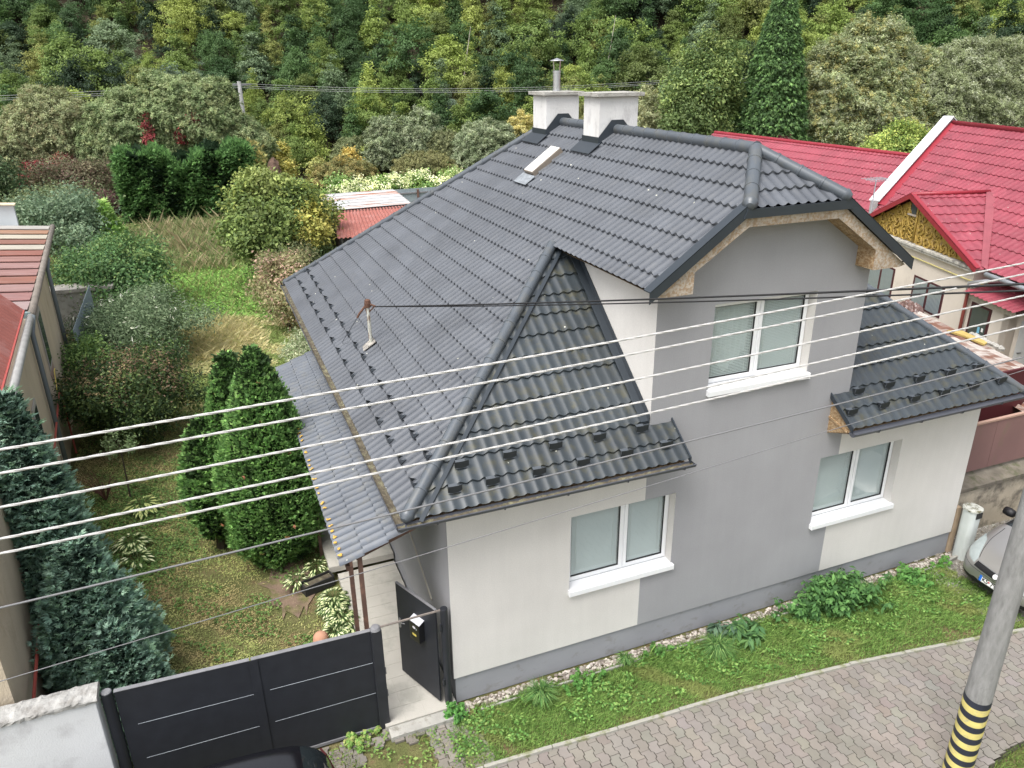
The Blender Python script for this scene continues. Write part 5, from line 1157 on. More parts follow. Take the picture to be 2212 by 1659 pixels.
def limbs(base,top,nb,spread,r0,zfrac=.3,wig=.1,depth=2):
    mb=MB();base=np.array(base,float);top=np.array(top,float)
    n=7;pts=[base+(top-base)*i/n+np.array([random.gauss(0,wig),random.gauss(0,wig),0])*(i>0) for i in range(n+1)]
    mb.tube([tuple(p) for p in pts],[r0*(1-.8*i/n) for i in range(n+1)],7)
    for k in range(nb):
        t=zfrac+(1-zfrac)*random.random()*.75;i=int(t*n);p=pts[i];a=random.random()*6.283;L=spread*(1-.4*t)*random.uniform(.6,1.1)
        q=p+np.array([math.cos(a)*L*.5,math.sin(a)*L*.5,L*.35]);q2=q+np.array([math.cos(a+.3)*L*.45,math.sin(a+.3)*L*.45,L*.35])
        r=r0*(1-.8*t)*.5
        mb.tube([tuple(p),tuple(q),tuple(q2)],[r,r*.65,r*.2],5)
        if depth>1:
            for s in (-1,1):
                q3=q+np.array([math.cos(a+s*.9)*L*.4,math.sin(a+s*.9)*L*.4,L*.3]);mb.tube([tuple(q),tuple(q3)],[r*.45,r*.12],4)
    return mb
m_bark=mat('bark',(.075,.06,.045),.95,.3,6,bump=.8,bscale=20,stretch=(2,2,.5));m_twig=mat('grey_twigs',(.14,.115,.09),.95,.2,8)
def tree(name,label,cat,x,y,z0,parts,trunk=None,group=None,m=None,tname='trunk'):
    t=thing(name,label,cat,(x,y,z0),group)
    Vs=[p[0] for p in parts];Cs=[p[1] for p in parts]
    quads_mesh('crown',np.concatenate(Vs),np.concatenate(Cs),m or LEAF,t)
    if trunk is not None: part(tname,trunk,m_bark,t)
    return t
# palettes
P_GREEN=[(70,92,40),(84,104,46),(58,80,38),(100,116,54)]
P_DARK=[(40,62,34),(52,74,38),(34,52,30),(64,84,40)]
P_YEL=[(150,150,52),(128,136,50),(170,164,62),(104,120,48)]
P_YG=[(112,122,48),(92,108,44),(132,136,56),(80,98,42)]
P_SILV=[(130,142,106),(112,126,90),(148,156,124),(96,110,76),(122,132,92)]
P_WILL=[(124,140,90),(108,126,78),(140,152,104),(90,110,64),(130,138,88)]
P_OLIVE=[(104,106,60),(88,94,52),(122,118,68)]
P_RED=[(130,30,34),(110,24,30),(150,44,44),(90,30,30)]
def willow_crown(domes,n_strand,nleaf,pal,l,wd,fall=1.4,jit=.14):
    """soft rounded domes of fine narrow leaves on short outward fronds"""
    Vs=[];Cs=[]
    for (c,r) in domes:
        c=np.array(c,float);r=np.array(r,float);nc=int(n_strand*.11*(r[0]*r[2]));nc=max(nc,40)
        d=rdir(nc*2);d=d[d[:,2]>-.65][:nc];nc=len(d);ph=rng.random(6)*6.28
        bmp=1+.12*np.sin(d[:,0:1]*6+ph[0])*np.cos(d[:,1:2]*5+ph[1])+.09*np.sin(d[:,2:3]*8+ph[2]+d[:,0:1]*5)
        rr=.60+.42*rng.random((nc,1))**.45
        cc=c+d*r*rr*bmp
        hd=nrm(d*np.array([1,1,.75])+np.array([0,0,.45])+rng.normal(size=(nc,3))*.3)
        ct=np.exp(rng.normal(0,.15,(nc,1)));pi=rng.integers(0,len(pal),nc)
        k=nleaf*9;i=np.repeat(np.arange(nc),k);m=len(i);s=rng.random((m,1))
        L=fall*.62*rng.uniform(.6,1.3,(nc,1))
        pos=cc[i]+hd[i]*(L[i]*(s-.3))-np.array([0,0,1])*(L[i]*.45*s**2)+rng.normal(size=(m,3))*(.20*fall)*(1.15-s)
        T=nrm(hd[i]*1.1+rng.normal(size=(m,3))*.45-np.array([0,0,.5])*s)
        N=nrm(d[i]*.5+np.array([0,0,.55])+rng.normal(size=(m,3))*.45)
        Vs.append(leaves(pos,N,T,l*.8*np.exp(rng.normal(0,.2,m)),wd*.85,.05))
        li=np.where(rng.random(m)<.7,pi[i],rng.integers(0,len(pal),m))
        Cs.append(np.clip(palcol(pal,m,jit,idx=li)*ct[i],0,1))
    return np.concatenate(Vs),np.concatenate(Cs)
def sprays(center_fn,n,pal,size,nq=5,spread=.9,wd=.28,jit=.12,up=.3,tipc=None,droop=0.,fwd=1.0):
    """flat feathery conifer sprays: fans of narrow quads; center_fn(n)-> pos, outward dir"""
    pos,out=center_fn(n);n=len(pos)
    upv=np.array([0,0,1.])
    D=nrm(out*fwd+upv*up+rng.normal(size=(n,3))*.28-upv*droop)
    S=nrm(np.cross(D,upv+rng.normal(size=(n,3))*.5))       # fan spread direction
    Nn=nrm(np.cross(S,D))
    sz=size*np.exp(rng.normal(0,.22,(n,1)))
    ct=np.exp(rng.normal(0,.14,(n,1)));pi=rng.integers(0,len(pal),n)
    Vs=[];Cs=[]
    for k in range(nq):
        a=(k/(nq-1)-.5)*2*spread if nq>1 else 0
        T=nrm(D*math.cos(a)+S*math.sin(a)+rng.normal(size=(n,3))*.08)
        L=sz*(1-.35*abs(a)/max(spread,.1))
        C=pos+D*sz*.15+T*L*.5+Nn*rng.normal(0,.03,(n,1))*sz
        Vs.append(leaves(C,nrm(Nn+rng.normal(size=(n,3))*.25),T,L[:,0],(sz*wd)[:,0],.08))
        c=palcol(pal,n,jit,idx=pi)*ct
        Cs.append(np.clip(c,0,1))
    return np.concatenate(Vs),np.concatenate(Cs)
def surf_rev(base,prof,jit=.06,lump=.1,deep=.25,squash=(1,1)):
    """points on an upright lumpy body; prof = [(z,r)...]"""
    zs=np.array([p[0] for p in prof]);rs=np.array([p[1] for p in prof]);base=np.array(base,float);ph=rng.random(6)*6.28
    def f(n):
        z=rng.uniform(zs[0],zs[-1],n*3);r=np.interp(z,zs,rs);keep=rng.random(n*3)<(r+.12)/(rs.max()+.12);z=z[keep][:n];r=r[keep][:n];m=len(z)
        a=rng.random(m)*6.283
        k=1+lump*(np.sin(a*3+z*1.7+ph[0])+.7*np.sin(a*5-z*2.9+ph[1])+.5*np.sin(a*9+z*6+ph[2]))
        dd=1-deep*rng.random(m)**2.2
        rr=r*k*dd
        sl=np.interp(z+.05,zs,rs)-np.interp(z-.05,zs,rs)
        out=nrm(np.stack([np.cos(a),np.sin(a),-sl*8],1))
        P=np.stack([np.cos(a)*rr*squash[0],np.sin(a)*rr*squash[1],z],1)+base+rng.normal(size=(m,3))*jit
        return P,out
    return f
# --- garden conifers beside the porch
P_TH=[(78,118,44),(92,132,50),(64,102,38),(108,146,60),(72,110,42)]
def thuja(label,x,y,prof,n,size,sq=(1,1)):
    t=thing('thuja',label,'conifer',(x,y,0),'bright green thujas beside the porch')
    V1,C1=sprays(surf_rev((x,y,0),prof,.03,.09,.16,sq),n,P_TH,size,5,.75,.30,up=.75,fwd=.75)
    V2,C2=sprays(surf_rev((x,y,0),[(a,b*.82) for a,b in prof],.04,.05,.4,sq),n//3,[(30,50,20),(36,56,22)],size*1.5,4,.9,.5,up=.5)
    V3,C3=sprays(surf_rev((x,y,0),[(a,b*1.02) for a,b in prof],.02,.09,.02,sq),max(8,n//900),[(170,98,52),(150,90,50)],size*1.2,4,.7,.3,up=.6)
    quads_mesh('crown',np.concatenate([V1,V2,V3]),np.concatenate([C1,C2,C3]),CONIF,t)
    part('trunk',MB().tube([(x,y,0),(x,y,prof[-1][0]*.8)],[.09,.02],7),m_bark,t);return t
thuja('right hand, taller bright green thuja with a broad base next to the porch roof',-1.98,4.95,[(.0,.32),(.25,.60),(.7,.82),(1.5,.86),(2.3,.74),(3.0,.54),(3.6,.34),(4.05,.17),(4.28,.04)],22000,.070)
thuja('left hand, slimmer thuja with a split pointed top, behind the right one',-2.42,5.85,[(.05,.38),(.4,.64),(1.1,.76),(2.0,.68),(2.8,.50),(3.35,.32),(3.75,.14),(3.95,.03)],15000,.070)
thuja('low leafy side shoot of the thujas with a rounded top facing the lawn',-3.05,5.7,[(.3,.15),(.8,.42),(1.5,.48),(2.1,.36),(2.6,.16),(2.8,.03)],3800,.085)
# --- blue green cypresses at the lower left
P_BC=[(90,120,104),(104,134,116),(80,108,92),(116,144,122),(88,118,90)]
def cypress(label,x,y,prof,n,size,sq=(1,1)):
    t=thing('cypress',label,'conifer',(x,y,0),'blue green cypresses by the street wall')
    V1,C1=sprays(surf_rev((x,y,0),prof,.06,.16,.30,sq),n,P_BC,size,7,.85,.20,up=.40,fwd=1.1,jit=.14)
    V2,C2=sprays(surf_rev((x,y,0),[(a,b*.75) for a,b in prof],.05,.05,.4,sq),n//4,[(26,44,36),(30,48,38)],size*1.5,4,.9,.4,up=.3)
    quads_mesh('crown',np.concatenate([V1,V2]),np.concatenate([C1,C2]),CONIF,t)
    part('trunk',MB().tube([(x,y,0),(x,y,prof[-1][0]*.85)],[.12,.02],7),m_bark,t);return t
cypress('tallest blue green cypress with open feathery top against the beige house',-5.30,3.05,[(.2,.8),(.8,.90),(1.6,.82),(2.4,.62),(3.2,.42),(3.9,.24),(4.4,.10),(4.7,.02)],21000,.10,(.8,1))
cypress('middle blue green cypress with dense sprays behind the white wall',-4.78,2.1,[(.1,.62),(.6,.80),(1.2,.74),(1.8,.55),(2.3,.32),(2.75,.05)],17000,.092,(.85,1))
cypress('lowest greener cypress cone beside the black gate',-4.42,1.3,[(.0,.40),(.4,.46),(.9,.38),(1.3,.28),(1.65,.10),(1.8,.02)],9500,.085)
# --- shrubs in the left part of the garden
def lobes(c,rad,nc,nl,cr,pal,l,wd,k=10,**kw):
    out=[blobs((c[0],c[1],c[2]-rad[2]*.12),(rad[0]*.74,rad[1]*.74,rad[2]*.80),int(nc*.45),nl,cr,pal,l,wd,bump=.25,**kw)]
    for i in range(k):
        a=6.283*(i+random.random()*.7)/k;q=random.uniform(.40,.88);s=random.uniform(.24,.46);zz=random.uniform(-.35,.62)*(1.15-q*.5)
        out.append(blobs((c[0]+math.cos(a)*rad[0]*q,c[1]+math.sin(a)*rad[1]*q,c[2]+zz*rad[2]),(rad[0]*s,rad[1]*s,rad[2]*s*random.uniform(.8,1.25)),int(nc*.55/k),nl,cr,pal,l,wd,bump=.3,**kw))
    return np.concatenate([o[0] for o in out]),np.concatenate([o[1] for o in out])
def shrub(label,x,y,rad,h,pal,nc,nl,l,wd,cr,cat='shrub',z=None,twigs=True,extra=None,group=None,name='garden_shrub',**kw):
    zc=h*.52 if z is None else z
    V=lobes((x,y,zc),(rad[0]*1.08,rad[1]*1.08,h*.52),nc,nl,cr,pal,l,wd,**kw)
    ps=[V]+(extra or [])
    mb=MB()
    if twigs:
        for k in range(9):
            a=random.random()*6.28;q=random.uniform(.3,.75);mb.tube([(x+random.gauss(0,.08),y+random.gauss(0,.08),0),(x+math.cos(a)*rad[0]*q*.5,y+math.sin(a)*rad[1]*q*.5,h*.4),(x+math.cos(a)*rad[0]*q,y+math.sin(a)*rad[1]*q,h*.8)],[.03,.02,.006],5)
    return tree(name,label,cat,x,y,0,ps,mb if twigs else None,group,tname='stems')
ex=blobs((-4.75,11.3,1.85),(1.3,1.2,.5),50,34,.2,[(112,88,66),(96,76,54),(120,104,64)],.075,.035)
shrub('big dark green shrub with reddish brown tips beside the beige wall',-4.85,11.9,(1.45,1.7),2.5,[(48,70,32),(60,84,36),(84,102,44),(38,58,30)],520,60,.085,.042,.17,extra=[ex])
fl_=blobs((-4.9,17.6,1.45),(1.8,2.2,.9),60,2,.05,[(200,200,182),(214,214,200)],.14,.035,upw=.2,inner=.98)
shrub('grey green butterfly bush with a few white flower spikes behind the dark shrub',-4.95,17.8,(1.85,2.5),2.3,[(92,112,76),(76,98,64),(112,130,92),(64,84,52)],520,55,.13,.032,.22,extra=[fl_])
shrub('fresh green rounded shrub farther back beside the board fence',-5.9,24.3,(2.0,2.4),3.2,[(62,96,48),(76,112,54),(50,82,42),(100,124,58)],460,55,.12,.07,.25)
shrub('yellow green sapling bush between the butterfly bush and the dark shrub',-5.95,14.6,(.6,1.2),1.9,[(110,140,58),(84,116,50),(68,98,44)],150,45,.1,.05,.16)
shrub('grey green elder shrub at the roof corner of the left house',-8.4,33,(1.9,2.2),4.0,[(96,118,90),(80,104,76),(112,132,98)],330,50,.15,.08,.28)
shrub('loose grey olive bush behind the small pale green conifer',-9.6,38,(2.6,2),3.4,[(92,106,66),(80,96,58),(110,118,74)],330,50,.15,.07,.3)
shrub('small dark red leaved bush before the hedge on the left',-8.3,45,(1.2,1.2),2.2,[(84,50,54),(70,40,44),(104,74,70)],140,50,.16,.09,.22)
shrub('dark shrub mass at the left picture edge below the red creeper',-16,48,(4.2,3),4.4,[(56,80,44),(44,66,38),(76,98,56),(60,72,42)],420,55,.2,.1,.4)
shrub('mixed olive shrub thicket between the red creeper and the hedge',-9.3,50,(3.2,2.4),3.8,[(90,86,60),(70,76,46),(100,92,66),(84,62,52)],380,50,.18,.08,.36)
def young_conifer(label,x,y,h,r,pal):
    t=thing('young_conifer',label,'conifer',(x,y,0),'young light green conifers in the far garden')
    V,C=sprays(surf_rev((x,y,0),[(.1,r),(h*.5,r*.62),(h*.85,r*.22),(h,.02)],.05,.12,.35),3200,pal,.22,5,.8,.25,up=.35)
    quads_mesh('crown',V,C,CONIF,t);part('trunk',MB().tube([(x,y,0),(x,y,h*.8)],[.06,.02],6),m_bark,t)
young_conifer('small bright yellow green conifer in the far left of the garden',-6.7,33.2,3.0,.85,[(112,146,56),(96,130,50),(130,158,66)])
young_conifer('second, lower pale green conifer just left of the bright one',-7.7,35.0,2.6,.8,[(90,120,58),(78,108,52),(104,132,66)])
# weeping small bare shrub & rose
mb=MB()
for k in range(26):
    a=random.random()*6.28;L=random.uniform(.3,.7);mb.tube([(-5.35,8.6,0),(-5.35+math.cos(a)*L*.4,8.6+math.sin(a)*L*.4,L*.8),(-5.35+math.cos(a)*L*.8,8.6+math.sin(a)*L*.8,L*1.1)],[.012,.009,.003],4)
tag(part('bare_shrub',mb,mat('red_brown_twigs',(.13,.06,.045),.9,.2)),'low leafless red brown twiggy shrub at the foot of the beige wall','shrub')
tree('thin_sapling','thin pale sapling with sparse leaves before the dark shrub','sapling',-4.85,8.5,0,[blobs((-4.85,8.5,1.35),(.35,.35,.35),24,14,.07,[(112,132,84),(92,114,66)],.08,.04)],MB().tube([(-4.85,8.5,0),(-4.83,8.52,1.2),(-4.86,8.5,1.6)],[.02,.015,.006],6))
shrub('spotted pale and pinkish bush under the rear roof corner',.0,19.6,(.9,1.5),2.9,[(150,140,96),(128,124,80),(160,128,108),(112,118,70)],240,50,.11,.06,.2)
shrub('dark olive shrub beyond the pale bush, behind the roof corner',.6,23,(1.2,1.6),2.4,[(80,86,50),(64,74,42),(98,98,60)],240,50,.12,.06,.2)
shrub('white dotted low bush at the edge of the mown grass near the rear gutter',.1,15.2,(.7,.9),1.1,[(150,158,120),(110,130,84),(180,184,150)],110,50,.08,.04,.14)
# --- yellow green maple in the far garden
yt=[lobes((.8,27,2.9),(2.15,2.0,2.1),620,62,.28,[(112,128,50),(92,112,46),(136,146,58),(74,94,42)],.17,.10),
    blobs((.1,25.6,2.4),(1.7,1.4,1.3),220,60,.26,[(84,104,44),(104,122,50)],.17,.1),
    blobs((1.7,25.3,2.3),(.8,.8,1.0),90,60,.2,[(164,158,58),(146,146,54)],.15,.09),
    blobs((.3,26.6,4.1),(1.0,1.0,.7),90,60,.22,[(122,134,58),(108,122,52)],.16,.1),
    blobs((1.1,24.8,1.0),(1.5,1.1,.9),160,55,.24,[(60,80,38),(76,94,42)],.16,.09)]
tree('maple_tree','round tree with green and bright yellow autumn leaves before the red shed','tree',.8,27,0,yt,limbs((.8,27,0),(.8,27,3.6),9,1.9,.13))
# --- big hedge block of false cypress
def box_surf(x0,x1,y0,y1,z0,z1,wob=.25):
    ph=rng.random(5)*6.28
    def f(n):
        A=np.array([(x1-x0)*(z1-z0),(y1-y0)*(z1-z0)*2,(x1-x0)*(y1-y0)]);k=rng.choice(4,n,p=np.array([A[0],A[1]/2,A[1]/2,A[2]])/A.sum())
        u=rng.random(n);v=rng.random(n);P=np.zeros((n,3));O_=np.zeros((n,3))
        zt=z1+.35*np.sin(u*9+ph[0])+.25*np.sin(u*21+ph[1])
        P[:,0]=np.where(k==0,x0+u*(x1-x0),np.where(k==1,x0,np.where(k==2,x1,x0+u*(x1-x0))))
        P[:,1]=np.where(k==0,y0,np.where(k==3,y0+v*(y1-y0),y0+u*(y1-y0)))
        P[:,2]=np.where(k==3,zt,z0+v*(zt-z0))
        O_[k==0]=(0,-1,.25);O_[k==1]=(-1,-.2,.2);O_[k==2]=(1,-.2,.2);O_[k==3]=(0,-.3,1)
        P[:,1]+=wob*(np.sin(P[:,0]*1.9+P[:,2]*1.1+ph[2])+.6*np.sin(P[:,0]*4.3-P[:,2]*2.2+ph[3]))*(k!=3)
        P+=rng.normal(size=(n,3))*.1+(-O_)*rng.random((n,1))**2*.5
        return P,O_
    return f
t=thing('conifer_hedge','tall dense dark green cypress hedge block below the big willow','hedge',(-2.5,44,0))
V1,C1=sprays(box_surf(-6.6,1.0,43.2,46,.1,4.0,.3),17000,[(56,92,36),(68,106,42),(46,78,32),(80,118,48)],.24,5,.6,.20,up=.05,droop=.1)
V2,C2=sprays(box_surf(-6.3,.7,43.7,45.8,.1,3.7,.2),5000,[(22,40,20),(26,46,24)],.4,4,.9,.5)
V3,C3=sprays(box_surf(.8,1.7,43.5,46,.3,3.9,.3),1500,[(110,110,52),(130,120,56),(80,96,44)],.26,5,.8,.26)
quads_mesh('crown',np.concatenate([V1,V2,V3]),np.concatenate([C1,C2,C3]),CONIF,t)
# --- willows on the left
d1=[((-3.0,56,5.6),(3.0,2.6,3.0)),((-6.3,56,4.7),(2.7,2.4,2.7)),((-1.0,55.2,5.4),(2.6,2.4,2.6)),((1.0,55,3.5),(2.2,2.2,2.2)),((-8.6,56,3.4),(1.6,1.8,2.3)),((-4.6,55,2.4),(3.6,1.8,2.0))]
big=willow_crown(d1,1900,8,P_WILL,.25,.06,.85)
redc=[blobs((xx,53.6,zz),(.22,.5,hh),26,40,.16,P_RED,.16,.1) for xx,zz,hh in ((-5.1,4.2,1.7),(-2.9,4.6,.8),(-1.9,5.3,.6),(-5.6,2.4,.7),(-.3,3.2,.4))]
tree('willow','largest grey green willow, broad domed, with strands of red creeper','tree',-3.4,56,0,[big]+redc,limbs((-3.4,56,0),(-3.2,56,5.2),16,3.4,.35,.15,.15))
d2=[((-11.3,57,5.0),(2.6,2.2,2.8)),((-13.6,57,3.6),(2.2,2,2.6)),((-9.6,57,3.4),(1.9,1.8,2.6)),((-11.5,56.5,2.0),(3.4,1.8,2.0))]
w2=willow_crown(d2,1400,7,[(136,144,98),(120,130,86),(148,154,110),(128,122,84)],.24,.055,.85)
redc=[blobs((-12.2,55,1.7),(1.5,.7,1.5),170,45,.2,P_RED,.16,.1),blobs((-10.8,55,2.6),(.9,.6,.9),60,30,.2,[(112,60,50),(130,50,44)],.15,.09),blobs((-8.2,55,1.0),(.7,.5,.8),40,40,.2,P_RED,.15,.1)]
tree('willow','pale willow at the left with bright red creeper round its foot','tree',-11.4,57,0,[w2]+redc,limbs((-11.4,57,0),(-11.2,57,5.4),14,2.8,.3,.1,.12))
tree('willow','dark edge willow cut by the left frame edge','tree',-17.5,58,0,[willow_crown([((-17.5,58,3.6),(3.0,2.4,3.2))],800,6,[(92,104,58),(78,92,52),(110,116,66)],.3,.09,1.0)],limbs((-17.5,58,0),(-17.5,58,4),8,2.4,.25))
# --- silver willows and yellow saplings in the middle distance
def silver(label,x,y,z,w_,h,pal=P_SILV,n=1300,red=None):
    dm=[((x,y,h*.62),(w_*.5,w_*.45,h*.42)),((x-w_*.22,y-.3,h*.42),(w_*.38,w_*.35,h*.34)),((x+w_*.25,y-.2,h*.38),(w_*.36,w_*.35,h*.34))]
    return tree('silver_willow',label,'tree',x,y,0,[willow_crown(dm,n,6,pal,.23,.06,.65)],limbs((x,y,0),(x,y,h*.75),8,w_*.35,.16,.1,.1),'silvery shrub willows before the wood')
silver('upright silver willow, tallest of the pair left of the roof slope',13.0,58,0,3.4,4.9)
silver('silver willow with a pointed top right beside the tallest one',15.6,57,0,3.4,5.3)
silver('small dull olive willow between two silver ones',17.2,55.5,0,3.0,3.8,[(110,116,76),(96,104,66),(124,128,84)])
silver('rounded pale silver willow just over the roof edge',20.2,53.5,0,5.0,4.6)
silver('low grey willow bush left of the silver pair',10.2,60,0,3.0,3.2,[(118,126,82),(104,114,72)])
silver('broad olive brushwood at the foot of the silver willows',14.8,53.0,0,4.6,2.5,[(112,112,64),(96,100,56),(126,124,74)])
silver('low brushwood with autumn tints behind the maple',8.2,52.5,0,4.2,2.3,[(122,118,62),(100,104,54),(138,126,66)])
silver('bright silver grey willow beside the right chimney',30.0,46,0,4.8,6.6,[(150,154,112),(130,138,96),(140,140,92)])
silver('pale willow right of the two chimneys, lower one',33.2,45,0,4.2,5.4,[(134,140,92),(118,124,80)])
silver('dull yellow willow glimpsed between the two chimneys',27.0,48,0,3.4,6.0,[(140,140,78),(120,124,68)])
silver('yellow autumn willow left of the chimneys',23.8,55,0,2.6,4.9,[(176,164,84),(150,146,76),(190,180,110)])
def sapl(label,x,y,w_,h,pal):
    tree('autumn_sapling',label,'tree',x,y,0,[blobs((x,y,h*.55),(w_/2,w_/2,h*.5),90,40,.2,pal,.2,.11,shape='ovoid')],limbs((x,y,0),(x,y,h*.8),5,w_*.4,.06),'yellow saplings before the wood')
sapl('yellow sapling behind the brown heap',4.2,57,1.6,3.3,[(176,166,70),(150,150,64)])
sapl('orange yellow sapling over the shed roof',9.3,55.5,1.9,2.9,[(186,160,58),(160,146,60)])
sapl('small yellow green sapling left of the shed, before the silver willows',6.6,54,1.8,2.2,[(150,148,70),(124,130,62)])
hp=MB();bm=bmesh.new();bmesh.ops.create_icosphere(bm,subdivisions=4,radius=1)
for v in bm.verts:
    v.co=Vector((2.7+v.co.x*1.15,53+v.co.y*1.1,max(0,v.co.z)*3.0*(.75+.25*math.sin(v.co.x*3))))+Vector([random.gauss(0,.03) for _ in range(3)])
tag(part('brushwood_heap',bm,mat('brown_brush',(.12,.075,.055),.95,.35,5,bump=1,bscale=8)),'domed reddish brown brushwood heap beside the hedge','heap')
kn=[blobs((11.8+dx,42.3,1.0),(1.5,1.4,1.15),110,50,.26,[(104,136,58),(84,118,50),(124,150,66)],.2,.1) for dx in (-5.5,-3,-.5,2,4.5,7)]
kf=[blobs((11.8+dx,41.8,1.35),(1.5,1.2,.95),60,34,.16,[(206,208,156),(184,190,132),(216,216,176)],.16,.07,inner=.9) for dx in (-5.0,-3,-.5,2,4.5,7)]
V=np.concatenate([k[0] for k in kn+kf]);C=np.concatenate([k[1] for k in kn+kf])
o=quads_mesh('knotweed',V,C,LEAF,None,(11.8,42,0));o['kind']='stuff';tag(o,'bank of creamy white flowering knotweed behind the blue grey rear fence','flowering plants')
# --- right side trees
t=thing('spruce_tree','tall dark green spruce reaching the top edge of the picture','tree',(36.4,38.4,0))
def spr(n):
    lev=rng.random(n)**.8;z=1.2+12.4*lev;r=3.1*(1-lev)**.65+.12;tier=.5+.5*np.abs(np.sin(z*2.6+rng.normal(0,.2,n)));a=rng.random(n)*6.283;a=np.round(a*2.1+z*1.3)/2.1-z*.62+rng.normal(0,.16,n)
    rr=r*(.35+.65*rng.random(n)**.5)*(.75+.25*tier)
    P=np.stack([36.4+np.cos(a)*rr,38.4+np.sin(a)*rr,z-.22*rr+rng.normal(0,.12,n)],1);return P,np.stack([np.cos(a),np.sin(a),-.25+0*a],1)
V,C=sprays(spr,27000,[(56,86,38),(48,74,34),(66,98,44),(78,108,50),(42,62,32)],.26,5,.6,.18,up=-.25,droop=.35)
V2,C2=sprays(spr,5000,[(98,136,58),(84,122,52)],.25,4,.6,.2,up=-.2,droop=.4)
quads_mesh('crown',np.concatenate([V,V2]),np.concatenate([C,C2]),CONIF,t);part('trunk',MB().tube([(36.4,38.4,0),(36.4,38.4,13)],[.26,.03],8),m_bark,t)
part('creeper',MB().tube([(35.2,36.8,0),(35.3,36.7,2.8)],.03,4),m_bark,t)
tree('creeper','dark red creeper at the foot of the tall spruce','creeper',35.6,35.8,0,[blobs((35.6,35.8,2.6),(.7,.5,1.5),70,40,.25,[(110,34,50),(84,30,40),(70,50,40)],.2,.12)])
lt=[lobes((31.8,40,6.6),(2.6,2.2,4.4),620,52,.36,[(104,124,58),(86,108,50),(124,140,68),(72,94,46)],.24,.12),blobs((29.9,39.4,4.2),(1.8,1.7,2.6),240,50,.36,[(90,108,52),(76,96,46)],.24,.12)]
tree('birch_tree','light green tree left of the tall spruce','tree',31.6,40,0,lt,limbs((31.6,40,0),(31.8,40,9),12,2.2,.18))
tree('garden_shrub','dark bushy undergrowth below the light green tree, behind the red roof','shrub',31.5,37.6,0,[blobs((31.5,37.6,1.9),(3.4,1.6,1.9),260,50,.36,[(58,76,42),(72,88,48),(90,60,60),(48,62,38)],.2,.12)])
d3=[((44.8,38.6,7.6),(4.0,3.0,3.9)),((41.6,38.2,6.2),(3.0,2.6,3.9)),((48.6,39,6.2),(3.6,2.8,3.8)),((44.5,36.8,4.6),(4.6,2.4,3.0))]
tree('willow','big willow with silvery and golden leaves right of the tall spruce','tree',44.5,38.4,0,[willow_crown(d3[:1]+d3[1:],1100,8,[(120,132,86),(134,144,98),(146,142,78),(104,118,72),(154,160,124)],.25,.065,.95)],limbs((43.0,37.4,0),(44.8,38.2,7.2),18,4.6,.36,.08,.2))
d4=[((54.5,38,6.6),(4.4,3.2,3.6)),((59.5,38.4,6.8),(4.6,3.2,3.5)),((50.5,36.5,5.0),(3.2,2.6,3.3)),((56.8,36,4.2),(5.2,2.6,2.8))]
tree('willow','rightmost broad grey olive willow above the red roofs','tree',56,38,0,[willow_crown(d4,1000,8,[(116,126,84),(104,114,72),(130,138,98),(144,150,122)],.25,.065,.95)],limbs((54.5,37,0),(56,37.5,6),18,5,.36,.08,.25))
bb=[blobs((39.6,29.8,3.5),(2.2,1.8,1.8),300,50,.26,[(132,150,52),(112,134,48),(150,160,60),(92,116,44)],.17,.09,shape='ovoid'),blobs((41.2,30.2,3.2),(1.3,1.2,1.5),130,50,.24,[(150,158,58),(124,142,52)],.17,.09,shape='ovoid'),blobs((38.0,29.6,2.6),(1.4,1.2,1.2),110,50,.24,[(118,140,54),(100,124,48)],.17,.09)]
tree('young_maple','bright yellow green bushy tree above the red roof ridge','tree',39.6,29.8,0,bb,limbs((39.6,29.8,0),(39.6,29.8,4),9,1.8,.1))
